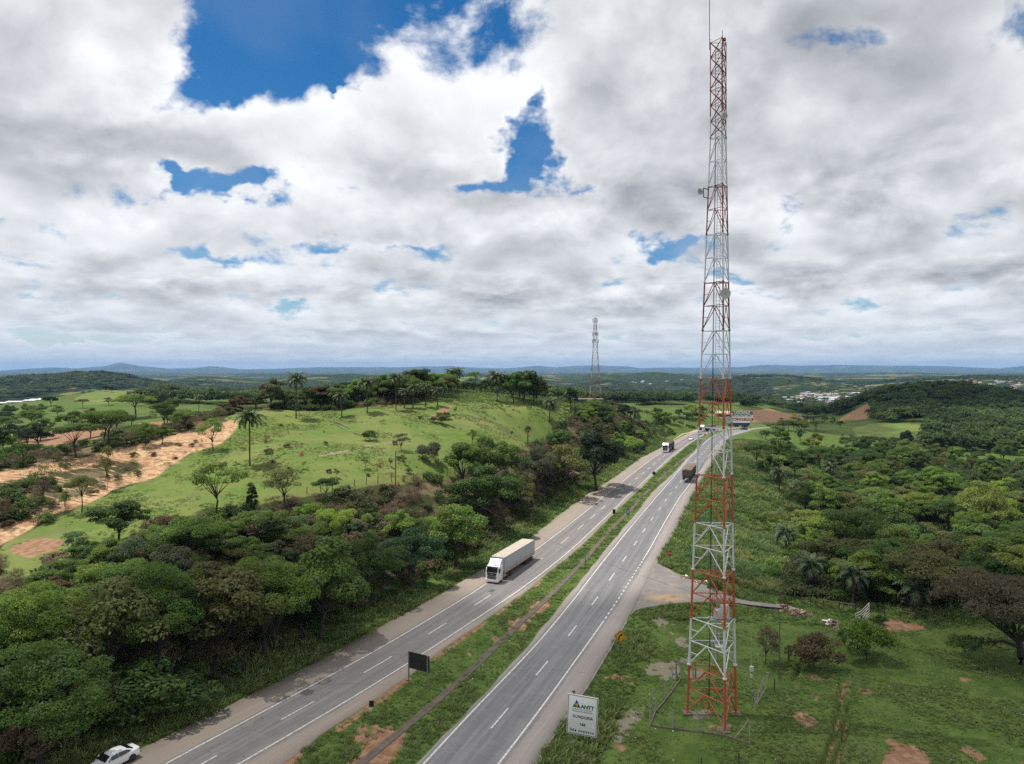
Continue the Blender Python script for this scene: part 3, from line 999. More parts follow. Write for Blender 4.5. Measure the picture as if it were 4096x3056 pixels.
# ------------------------------------------------------------------ highway
def asphalt_material(name, base, shoulder, right_soil):
    """Road surface in lane coordinates: UV.x runs 0..1 between the edge lines, UV.y in metres along."""
    m = bpy.data.materials.new(name)
    m.use_nodes = True
    T = NT(m.node_tree)
    b = T.n('ShaderNodeBsdfPrincipled')
    o = T.n('ShaderNodeOutputMaterial')
    T.t.links.new(b.outputs[0], o.inputs[0])
    b.inputs['Roughness'].default_value = 0.85
    b.inputs['Specular IOR Level'].default_value = 0.25
    uv = T.n('ShaderNodeTexCoord').outputs['UV']
    pos = T.n('ShaderNodeNewGeometry').outputs['Position']
    sp = T.n('ShaderNodeSeparateXYZ')
    T.put(sp.inputs[0], uv)
    u, v = sp.outputs[0], sp.outputs[1]
    stretch = T.n('ShaderNodeCombineXYZ')
    T.put(stretch.inputs[0], T.math('MULTIPLY', u, 9.0))
    T.put(stretch.inputs[1], T.math('MULTIPLY', v, 0.035))
    long_n = T.noise(stretch.outputs[0], 1.6, 5, 0.6)
    fine = T.noise(pos, 9.0, 4, 0.7)
    mid = T.noise(pos, 0.6, 5, 0.62)
    big = T.noise(pos, 0.06, 3, 0.5)
    col = T.mix(T.ramp(long_n, 0.32, 0.68), tuple(c * 0.82 for c in base), tuple(c * 1.16 for c in base))
    col = T.mix(T.ramp(mid, 0.42, 0.75, 0, 0.45), col, tuple(c * 1.28 for c in base))
    crack = T.n('ShaderNodeTexVoronoi', feature='DISTANCE_TO_EDGE')
    T.put(crack.inputs['Vector'], T.vmath('ADD', pos, T.vmath('SCALE', T.noise(pos, 0.8, 4, 0.6, out=1), 1.6)))
    crack.inputs['Scale'].default_value = 0.22
    ck = T.math('MULTIPLY', T.math('LESS_THAN', crack.outputs[0], 0.005), T.ramp(T.noise(pos, 0.05, 3, 0.5), 0.45, 0.6))
    col = T.mix(T.math('MULTIPLY', ck, 0.4), col, (0.05, 0.05, 0.05))
    col = T.mix(T.ramp(big, 0.5, 0.65, 0, 0.4), col, tuple(c * 0.85 for c in base))
    # oil-darkened lane centres, polished wheel tracks
    lane = T.math('FRACT', T.math('MULTIPLY', u, 2.0))
    cen = T.math('ABSOLUTE', T.math('SUBTRACT', lane, 0.5))
    oil = T.ramp(cen, 0.0, 0.22, 0.34, 0.0)
    inlane = T.math('MULTIPLY', T.math('GREATER_THAN', u, 0.0), T.math('LESS_THAN', u, 1.0))
    col = T.mix(T.math('MULTIPLY', T.math('MULTIPLY', oil, inlane), T.ramp(long_n, 0.3, 0.6, 0.5, 1.0)), col, tuple(c * 0.6 for c in base))
    seam = T.math('ABSOLUTE', T.math('SUBTRACT', u, 0.5))
    col = T.mix(T.math('MULTIPLY', T.math('LESS_THAN', seam, 0.006), 0.5), col, tuple(c * 0.45 for c in base))
    # dusty shoulders outside the edge lines
    wob = T.math('MULTIPLY', T.math('SUBTRACT', mid, 0.5), 0.10)
    uu = T.math('ADD', u, wob)
    sl = T.ramp(uu, -0.10, -0.03, 1.0, 0.0)
    sr = T.ramp(uu, 1.03, 1.12, 0.0, 1.0)
    shc = T.mix(T.ramp(long_n, 0.35, 0.7), shoulder, tuple(c * 1.14 for c in shoulder))
    shc = T.mix(T.ramp(mid, 0.5, 0.75, 0, 0.6), shc, right_soil)
    shc = T.mix(T.ramp(big, 0.45, 0.7, 0, 0.35), shc, tuple(c * 0.8 for c in shoulder))
    col = T.mix(T.math('MAXIMUM', sl, sr), col, shc)
    # tar joints across the pavement
    jn = T.math('ABSOLUTE', T.math('SUBTRACT', T.math('FRACT', T.math('DIVIDE', T.math('ADD', v, T.math('MULTIPLY', big, 9.0)), 47.0)), 0.5))
    col = T.mix(T.math('MULTIPLY', T.math('LESS_THAN', jn, 0.0012), 0.35), col, (0.05, 0.05, 0.05))
    hs = T.n('ShaderNodeHueSaturation')
    T.put(hs.inputs['Color'], col)
    T.put(hs.inputs['Value'], T.ramp(fine, 0.3, 0.7, 0.86, 1.14))
    T.put(b.inputs['Base Color'], hs.outputs[0])
    bn = T.n('ShaderNodeBump')
    bn.inputs['Strength'].default_value = 0.25
    bn.inputs['Distance'].default_value = 0.02
    T.put(bn.inputs['Height'], fine)
    T.put(b.inputs['Normal'], bn.outputs[0])
    return m


ROAD_Y = np.concatenate([np.arange(28, 200, 2.0), np.arange(200, 452, 3.0)])


def wob(Y, seed, amp=0.35):
    return amp * 2 * (fbm(Y / 3.1, Y * 0 + seed, 4, seed) - 0.5)


def road_sheet(name, A, L, Rr, B, material, seed, ragged=(0.5, 0.5)):
    Y = ROAD_Y
    a, l, r, b = A(Y), L(Y), Rr(Y), B(Y)
    a = np.minimum(a + wob(Y, seed, ragged[0]), l - 0.2)
    b = np.maximum(b + wob(Y, seed + 5, ragged[1]), r + 0.2)
    cols = [a - 0.05, a, (a + l) / 2, l] + [l + (r - l) * t for t in (0.25, 0.5, 0.75)] + [r, (r + b) / 2, b, b + 0.05]
    us = [None, None, None, 0.0, 0.25, 0.5, 0.75, 1.0, None, None, None]
    z = road_z(Y)
    w = r - l
    co, uvs = [], []
    s = np.concatenate([[0], np.cumsum(np.hypot(np.diff(l), np.diff(Y)))])
    for i, y in enumerate(Y):
        for k, c in enumerate(cols):
            drop = -0.25 if k in (0, len(cols) - 1) else 0.0
            co.append((c[i], y, z[i] + drop))
            uvs.append(((c[i] - l[i]) / w[i], s[i]))
    q = grid_quads(len(Y), len(cols))
    me = np_mesh(name, np.array(co), q, [material], smooth=False)
    lay = me.uv_layers.new(name='UVMap')
    uvs = np.array(uvs, dtype=np.float32)
    idx = np.empty(len(me.loops), dtype=np.int32)
    me.loops.foreach_get('vertex_index', idx)
    lay.data.foreach_set('uv', uvs[idx].ravel())
    return tag(link(name, me), kind='structure')


M_ASPH = asphalt_material('asphalt_worn', (0.178, 0.168, 0.166), (0.250, 0.212, 0.180), (0.30, 0.235, 0.17))
M_ASPH2 = asphalt_material('asphalt_grey', (0.165, 0.164, 0.170), (0.245, 0.218, 0.205), (0.27, 0.232, 0.205))
road_left = road_sheet('road', LO, LL, LR, LRO, M_ASPH, 3, (0.25, 0.45))
road_right = road_sheet('road', RO, RL, RR, RRO, M_ASPH2, 9, (0.35, 0.2))


def paint_material():
    m = bpy.data.materials.new('road_paint')
    m.use_nodes = True
    T = NT(m.node_tree)
    b = T.n('ShaderNodeBsdfPrincipled')
    o = T.n('ShaderNodeOutputMaterial')
    T.t.links.new(b.outputs[0], o.inputs[0])
    b.inputs['Roughness'].default_value = 0.7
    pos = T.n('ShaderNodeNewGeometry').outputs['Position']
    w = T.noise(pos, 3.0, 6, 0.7)
    T.put(b.inputs['Base Color'], T.mix(T.ramp(w, 0.42, 0.66, 0, 0.85), (0.60, 0.57, 0.51), (0.25, 0.24, 0.23)))
    return m


M_PAINT = paint_material()


def strip(name, parent, F, off, width, y0, y1, dz=0.006, material=None, label=None, step=2.0):
    n = max(2, int((y1 - y0) / step) + 1)
    Y = np.linspace(y0, y1, n)
    X = F(Y) + off
    dX = np.gradient(F(Y), Y) if n > 2 else np.full(n, (F(y1) - F(y0)) / (y1 - y0))
    k = np.sqrt(1 + dX ** 2) * width / 2
    z = road_z(Y) + dz
    co = np.concatenate([np.stack([X - k, Y, z], -1), np.stack([X + k, Y, z], -1)])
    q = np.array([(i, n + i, n + i + 1, i + 1) for i in range(n - 1)])
    me = np_mesh(name, co, q, [material or M_PAINT])
    o = link(name, me, parent)
    if label:
        o['label'] = label
    return o


def along(F, y0, ds):
    """Distance Y reached after ds metres along line F from y0."""
    y = y0
    left = ds
    while left > 0:
        st = min(1.0, left)
        d = float(F(y + 0.5) - F(y - 0.5))
        y += st / math.sqrt(1 + d * d)
        left -= st
    return y


strip('edge_line', road_left, LL, 0, 0.20, 30, 432)
strip('edge_line', road_left, LR, 0, 0.20, 30, 432)
strip('edge_line', road_right, RL, 0, 0.20, 30, 435)
Yj0, Yj1 = row_to_Y(2483), row_to_Y(2236)               # the exit: its edge line is dotted
strip('edge_line', road_right, RR, 0, 0.20, 30, Yj0)
strip('edge_line', road_right, RR, 0, 0.20, Yj1, 432)
LDC = lambda y: (LL(y) + LR(y)) / 2
RDC = lambda y: (RL(y) + RR(y)) / 2


def dashes(parent, F, anchors):
    """Lane dashes; anchors are the traced near and far rows of some dashes, filled in evenly."""
    Ys = [(row_to_Y(a), row_to_Y(b)) for a, b in anchors]
    for (y0, y1) in Ys:
        strip('lane_dash', parent, F, 0, 0.17, y0, y1, step=1.0)
    # beyond the traced ones continue with the same rhythm
    a, b = Ys[-1]
    per_a, per_b = Ys[-2]
    d = float(np.hypot(F(a) - F(per_a), a - per_a))
    ln = 4.2
    y = a
    while True:
        y = along(F, y, d)
        if y > 425:
            break
        strip('lane_dash', parent, F, 0, 0.17, y, along(F, y, ln), step=1.0)
    # towards the camera
    a, b = Ys[0]
    d = float(np.hypot(F(Ys[1][0]) - F(a), Ys[1][0] - a))
    if a - d * 0.9 > 40:
        strip('lane_dash', parent, F, 0, 0.17, a - d * 0.92, b - d * 0.92, step=1.0)


dashes(road_left, LDC, [(3060, 3022), (2879, 2805), (2691, 2625), (2537, 2492), (2421, 2380), (2262, 2231), (2174, 2149), (2118, 2098), (2075, 2057), (2036, 2022), (1998, 1986), (1969, 1958), (1941, 1934), (1918, 1910)])
dashes(road_right, RDC, [(2913, 2832), (2701, 2644), (2544, 2502), (2421, 2386), (2322, 2292), (2246, 2224), (2182, 2163), (2130, 2113), (2082, 2068), (2040, 2027), (2006, 1995), (1979, 1970), (1953, 1944)])
y = Yj0 + 0.9
while y < Yj1 - 0.6:
    strip('dotted_edge_dash', road_right, RR, 0, 0.22, y, along(RR, y, 1.0), step=0.5)
    y = along(RR, y, 2.0)

# repair patches in the left carriageway
M_PATCH = mat('asphalt_patch', (0.075, 0.074, 0.074), 0.9, var=0.2, scale=2.0)


def patch(pts):
    co = []
    for (px, py) in pts:
        Y = row_to_Y(py)
        co.append(((px - CX) / FPX * Y, Y, float(road_z(Y)) + 0.004))
    me = new_mesh('asphalt_patch', co, [tuple(range(len(co)))], [M_PATCH])
    link('asphalt_patch', me, road_left)


patch([(1197, 2776), (1213, 2760), (1232, 2756), (1258, 2762), (1250, 2776), (1226, 2783)])
patch([(1950, 2367), (1965, 2357), (1983, 2358), (1972, 2368)])
patch([(1041, 2873), (1047, 2867), (1053, 2872), (1046, 2876)])
patch([(969, 3026), (975, 3023), (980, 3026), (974, 3029)])


# --- exit apron and its narrow continuation
def apron_material():
    m = bpy.data.materials.new('dusty_apron')
    m.use_nodes = True
    T = NT(m.node_tree)
    b = T.n('ShaderNodeBsdfPrincipled')
    o = T.n('ShaderNodeOutputMaterial')
    T.t.links.new(b.outputs[0], o.inputs[0])
    b.inputs['Roughness'].default_value = 0.9
    pos = T.n('ShaderNodeNewGeometry').outputs['Position']
    mid = T.noise(pos, 0.45, 6, 0.66)
    fine = T.noise(pos, 3.0, 5, 0.7)
    col = T.mix(T.ramp(mid, 0.35, 0.65), (0.150, 0.138, 0.130), (0.205, 0.180, 0.162))
    col = T.mix(T.ramp(fine, 0.55, 0.75, 0, 0.6), col, (0.10, 0.09, 0.08))
    stain = T.noise(pos, 0.22, 4, 0.6)
    A = T.n('ShaderNodeAttribute', attribute_name='stain')
    col = T.mix(T.math('MULTIPLY', A.outputs['Fac'], T.ramp(mid, 0.30, 0.52)), col, (0.44, 0.27, 0.115))
    col = T.mix(T.ramp(stain, 0.60, 0.68, 0, 0.55), col, (0.30, 0.225, 0.15))
    T.put(b.inputs['Base Color'], col)
    return m


def flat_pt(px, py, dz=0.0):
    Y = row_to_Y(py)
    return ((px - CX) / FPX * Y, Y, float(road_z(Y)) + dz)


def apron():
    up = [(2623, 2249), (2648, 2258), (2672, 2272), (2700, 2292), (2738, 2308), (2774, 2323), (2820, 2338), (2863, 2352), (2916, 2374), (2960, 2390), (3005, 2398), (3060, 2404), (3128, 2416)]
    lo = [(2520, 2466), (2540, 2444), (2575, 2432), (2620, 2425), (2679, 2418), (2740, 2412), (2806, 2407), (2850, 2405), (2905, 2404), (2950, 2405), (3000, 2412), (3055, 2418), (3126, 2424)]
    n = len(up)
    m = 12
    co, st = [], []
    for k in range(n):
        A, B = Vector(flat_pt(*up[k])), Vector(flat_pt(*lo[k]))
        for j in range(m + 1):
            p = A.lerp(B, j / m)
            g = float(hz(p.x, p.y)) if p.x > RRO(p.y) + 1.5 else float(road_z(p.y))
            co.append((p.x, p.y, max(g + 0.05, float(road_z(p.y)) - 0.3) if p.x < 60 else g + 0.06))
            st.append(0)
    c = Vector(flat_pt(2668, 2395))
    st = [math.exp(-(((p[0] - c.x) / 2.6) ** 2 + ((p[1] - c.y) / 1.6) ** 2)) for p in co]
    me = np_mesh('road_apron', np.array(co), grid_quads(n, m + 1), [apron_material()])
    put_attr(me, 'stain', st, 'FLOAT')
    # from under the shoulder edge outwards
    return tag(link('road_apron', me), kind='structure')


# --- concrete drain in the median
DRAIN_PX = [(1440, 3056), (1456, 3038), (1550, 2968), (1597, 2934), (1664, 2867), (1725, 2820), (1785, 2779), (1840, 2729), (1893, 2672), (1936, 2631), (1993, 2567), (2037, 2530), (2095, 2484), (2143, 2434), (2206, 2374),
            (2253, 2326), (2308, 2274), (2362, 2212), (2400, 2166), (2444, 2114), (2493, 2068), (2544, 2016), (2590, 1965), (2634, 1922)]
apron()
DRAIN = line_X(DRAIN_PX)


def drain():
    m = mat('drain_concrete', (0.105, 0.085, 0.068), 0.95, var=0.25, scale=0.8, dirt=((0.16, 0.10, 0.055), 0.6, 0.5))
    Y = np.arange(60, 300, 2.0)
    X = DRAIN(Y)
    z = road_z(Y)
    prof = [(-0.75, -0.03), (-0.55, 0.05), (-0.45, 0.05), (-0.2, -0.045), (0.2, -0.045), (0.45, 0.05), (0.52, 0.05), (0.7, -0.03)]
    co = [(X[i] + a * 0.75, Y[i], z[i] + b) for i in range(len(Y)) for a, b in prof]
    me = np_mesh('drainage_channel', np.array(co), grid_quads(len(Y), len(prof)), [m])
    tag(link('drainage_channel', me), kind='structure')


drain()


# --- low kerb on the outer edge of the right carriageway
def kerb():
    m = mat('kerb_concrete', (0.24, 0.215, 0.19), 0.9, var=0.2, scale=0.7, dirt=((0.13, 0.10, 0.07), 0.6, 0.6))
    for (y0, y1) in ((60, row_to_Y(2470)), (row_to_Y(2240), 330)):
        Y = np.arange(y0, y1, 2.0)
        X = RRO(Y) + 0.10 + wob(Y, 14, 0.12)
        z = road_z(Y)
        prof = [(0.0, -0.1), (0.02, 0.13), (0.2, 0.14), (0.24, -0.15)]
        co = [(X[i] + a, Y[i], z[i] + b) for i in range(len(Y)) for a, b in prof]
        me = np_mesh('kerb', np.array(co), grid_quads(len(Y), len(prof)), [m])
        tag(link('kerb', me), kind='structure')


kerb()

# --- sandy lay-by where a side track leaves the left carriageway
M_SANDY = mat('sandy_track', (0.40, 0.30, 0.19), 0.95, var=0.2, scale=0.3)


def layby():
    pts_a = [(2690, 1762), (2729, 1733), (2760, 1727), (2796, 1719)]
    pts_b = [(2700, 1756), (2726, 1730), (2748, 1727), (2790, 1716)]
    P = [Vector(flat_pt(x, y, 0.03)) for x, y in [(2650, 1790), (2690, 1762), (2733, 1738), (2800, 1724), (2796, 1717), (2770, 1722), (2729, 1728), (2732, 1733), (2686, 1763)]]
    me = new_mesh('sandy_layby', [tuple(p) for p in P], [tuple(range(len(P)))], [M_SANDY])
    tag(link('sandy_layby', me), kind='structure')


layby()
# ------------------------------------------------------------------ vehicles
M_WHITE = mat('paint_white', (0.78, 0.78, 0.78), 0.28, spec=0.6)
M_CABW = mat('cab_white', (0.74, 0.73, 0.72), 0.3, spec=0.6, dirt=((0.42, 0.33, 0.25), 0.35, 0.9))
M_BLACK = mat('trim_black', (0.02, 0.02, 0.021), 0.45)
M_GLASSD = mat('dark_glass', (0.012, 0.014, 0.016), 0.07, spec=0.8)
M_TYRE = mat('tyre_rubber', (0.022, 0.021, 0.020), 0.85, dirt=((0.10, 0.07, 0.05), 0.5, 5))
M_RIM = mat('rim_alloy', (0.55, 0.55, 0.55), 0.3, metal=0.7)
M_RIMD = mat('rim_dusty', (0.20, 0.17, 0.145), 0.6, dirt=((0.16, 0.10, 0.07), 0.6, 5))
M_CHASSIS = mat('chassis_dark', (0.035, 0.032, 0.030), 0.7, dirt=((0.12, 0.08, 0.055), 0.5, 2))
M_LAMP = mat('lamp_lens', (0.75, 0.76, 0.76), 0.1, spec=0.8)
M_TAIL = mat('tail_lens', (0.32, 0.02, 0.02), 0.2)
M_ORANGE = mat('indicator_lens', (0.6, 0.22, 0.02), 0.2)
M_GREYL = mat('grey_letter', (0.35, 0.35, 0.35), 0.4, metal=0.6)


def box_paint(name, side, roof, dust):
    """Trailer paint: dusty towards the wheels, roof with its own colour."""
    if name in MATS:
        return MATS[name]
    m = bpy.data.materials.new(name)
    m.use_nodes = True
    T = NT(m.node_tree)
    b = T.n('ShaderNodeBsdfPrincipled')
    o = T.n('ShaderNodeOutputMaterial')
    T.t.links.new(b.outputs[0], o.inputs[0])
    b.inputs['Roughness'].default_value = 0.5
    tc = T.n('ShaderNodeTexCoord')
    sp = T.n('ShaderNodeSeparateXYZ')
    T.put(sp.inputs[0], tc.outputs['Object'])
    nz = T.noise(tc.outputs['Object'], 0.9, 6, 0.65)
    g = T.math('ADD', sp.outputs[2], T.math('MULTIPLY', T.math('SUBTRACT', nz, 0.5), 1.6))
    dustf = T.ramp(g, 1.1, 2.6, 0.85, 0.08)
    st = T.n('ShaderNodeCombineXYZ')
    T.put(st.inputs[0], T.math('MULTIPLY', sp.outputs[0], 3.0))
    T.put(st.inputs[1], T.math('MULTIPLY', sp.outputs[1], 3.0))
    T.put(st.inputs[2], T.math('MULTIPLY', sp.outputs[2], 0.25))
    streak = T.noise(st.outputs[0], 1.2, 4, 0.6)
    col = T.mix(T.ramp(streak, 0.35, 0.7, 0, 0.35), side, tuple(c * 0.78 for c in side))
    col = T.mix(dustf, col, dust)
    nrm = T.n('ShaderNodeNewGeometry').outputs['Normal']
    sn = T.n('ShaderNodeSeparateXYZ')
    T.put(sn.inputs[0], nrm)
    rf = T.mix(T.ramp(nz, 0.3, 0.7), roof, tuple(c * 0.85 for c in roof))
    col = T.mix(T.math('GREATER_THAN', sn.outputs[2], 0.7), col, rf)
    T.put(b.inputs['Base Color'], col)
    MATS[name] = m
    return m


_WH = {}


def wheel_meshes(r, w, rim_mat, spokes=0):
    key = (r, w, rim_mat.name, spokes)
    if key not in _WH:
        t = MB().lathe([(r * 0.62, -w / 2), (r * 0.93, -w / 2), (r, -w * 0.36), (r, w * 0.36), (r * 0.93, w / 2), (r * 0.62, w / 2)], 22, axis='x').mesh('tyre', M_TYRE, smooth=True)
        rm = MB()
        rm.lathe([(0.02, w * 0.30), (r * 0.16, w * 0.34), (r * 0.2, w * 0.22), (r * 0.52, w * 0.18), (r * 0.58, w * 0.44), (r * 0.64, w * 0.46), (r * 0.64, -w * 0.4), (0.02, -w * 0.4)], 20, axis='x')
        for i in range(spokes):
            a = 2 * math.pi * i / spokes
            q = Matrix.Rotation(a, 3, 'X')
            rm.box(q @ Vector((w * 0.4, 0, r * 0.34)), (w * 0.16, r * 0.16, r * 0.56), rot=q)
        _WH[key] = (t, rm.mesh('rim', rim_mat, smooth=False))
    return _WH[key]


def add_wheel(parent, x, y, r, w, rim_mat, spokes=0):
    t, rm = wheel_meshes(r, w, rim_mat, spokes)
    rot = (0, 0, 0) if x > 0 else (0, 0, math.pi)
    o = link('wheel', t, parent, (x, y, r), rot)
    link('rim', rm, o)
    return o


# --- car: local +Y is forward, origin on the road under the middle
def sedan(name, label, loc, rz, paint, group=None, detail=True):
    t = thing(name, label, 'car', loc, rz, group)
    L, W = 4.55, 1.80
    # lower body: lofted sections (y, half width, bottom, belt height)
    S = [(-2.27, 0.62, 0.45, 0.80), (-2.20, 0.78, 0.32, 0.98), (-1.95, 0.86, 0.24, 1.04), (-1.45, 0.895, 0.22, 1.02), (-0.7, 0.90, 0.20, 0.97), (0.2, 0.90, 0.20, 0.93),
         (0.85, 0.895, 0.20, 0.91), (1.35, 0.885, 0.22, 0.87), (1.85, 0.85, 0.24, 0.79), (2.13, 0.77, 0.27, 0.70), (2.27, 0.60, 0.36, 0.58)]
    rings = []
    for (y, hw, zb, zt) in S:
        h = zt - zb
        half = [(hw * 0.80, zb), (hw * 0.96, zb + h * 0.12), (hw, zb + h * 0.42), (hw * 0.985, zb + h * 0.66), (hw * 0.93, zb + h * 0.90), (hw * 0.80, zb + h * 1.0), (hw * 0.4, zb + h * 1.035)]
        rings.append([Vector((x, y, z)) for x, z in half] + [Vector((-x, y, z)) for x, z in reversed(half)])
    body = MB().loft(rings).build('body', paint, t, smooth=True)
    # cabin: roof and pillars as one shell
    C = [(-1.72, 0.66, 1.02), (-1.30, 0.62, 1.24), (-0.85, 0.60, 1.405), (-0.2, 0.605, 1.46), (0.35, 0.60, 1.425), (0.62, 0.595, 1.36), (1.28, 0.66, 0.93)]
    rings = []
    for i, (y, hw, zt) in enumerate(C):
        base = 0.80
        wide = 0.86
        half = [(wide, base), (wide - 0.02, 0.90), (hw + (wide - hw) * max(0, 1 - (zt - 0.9) / 0.5) * 0.6, max(zt - 0.10, 0.9)), (hw * 0.86, max(zt - 0.02, 0.91)), (hw * 0.4, max(zt, 0.92))]
        rings.append([Vector((x, y, z)) for x, z in half] + [Vector((-x, y, z)) for x, z in reversed(half)])
    MB().loft(rings).build('cabin', paint, t, smooth=True)

    def glass(nm, pts, off):
        off = Vector(off)
        n = len(pts)
        vs = [Vector(p) + off for p in pts] + [Vector(p) - off * 0.5 for p in pts]
        fs = [tuple(range(n)), tuple(range(2 * n - 1, n - 1, -1))] + [(i, (i + 1) % n, n + (i + 1) % n, n + i) for i in range(n)]
        return MB().add(vs, fs).build(nm, M_GLASSD, t)
    glass('windscreen', [(-0.70, 1.19, 0.985), (0.70, 1.19, 0.985), (0.55, 0.67, 1.335), (-0.55, 0.67, 1.335)], (0, 0.022, 0.035))
    glass('rear_window', [(-0.60, -1.56, 1.125), (0.60, -1.56, 1.125), (0.50, -0.98, 1.36), (-0.50, -0.98, 1.36)], (0, -0.022, 0.04))
    for s in (-1, 1):
        glass('side_window', [(s * 0.862, 0.98, 0.965), (s * 0.868, -0.02, 0.985), (s * 0.70, -0.02, 1.36), (s * 0.715, 0.50, 1.315)], (s * 0.025, 0, 0.01))
        glass('side_window', [(s * 0.868, -0.09, 0.99), (s * 0.868, -0.95, 1.03), (s * 0.80, -1.32, 1.10), (s * 0.71, -0.85, 1.31), (s * 0.70, -0.09, 1.36)], (s * 0.025, 0, 0.01))
        if detail:
            MB().box((s * 1.0, 0.82, 1.02), (0.24, 0.14, 0.14), taper=0.8).build('wing_mirror', paint, t, bevel=0.03)
            MB().box((s * 0.58, 2.08, 0.64), (0.36, 0.20, 0.10), rot=Matrix.Rotation(-s * 0.5, 3, 'Z')).build('headlight', M_LAMP, t)
            MB().box((s * 0.66, -2.17, 0.88), (0.30, 0.13, 0.11), rot=Matrix.Rotation(s * 0.4, 3, 'Z')).build('tail_light', M_TAIL, t)
            MB().box((s * 0.905, -0.35, 0.90), (0.012, 0.16, 0.03)).build('door_handle', paint, t)
        for y in (-1.36, 1.36):
            MB().lathe([(0.05, -0.10), (0.37, -0.10), (0.37, 0.05), (0.05, 0.05)], 20, (s * 0.845, y, 0.33), 'x').build('wheel_arch', M_BLACK, t)
            add_wheel(t, s * 0.82, y, 0.325, 0.21, M_RIM, 5 if detail else 0)
    if detail:
        MB().box((0, 2.235, 0.42), (0.95, 0.09, 0.16)).build('grille', M_BLACK, t)
        MB().box((0, -2.27, 0.62), (0.42, 0.03, 0.13)).build('number_plate', M_WHITE, t)
    return t


def head_at(F, Y, forward):
    """Heading along a road line: rotation of local +Y."""
    dx, dy = float(F(Y + 4) - F(Y - 4)), 8.0
    if not forward:
        dx, dy = -dx, -dy
    return math.atan2(-dx, dy)


def on_road(px, py, dz=0.02):
    return Vector(flat_pt(px, py, dz))


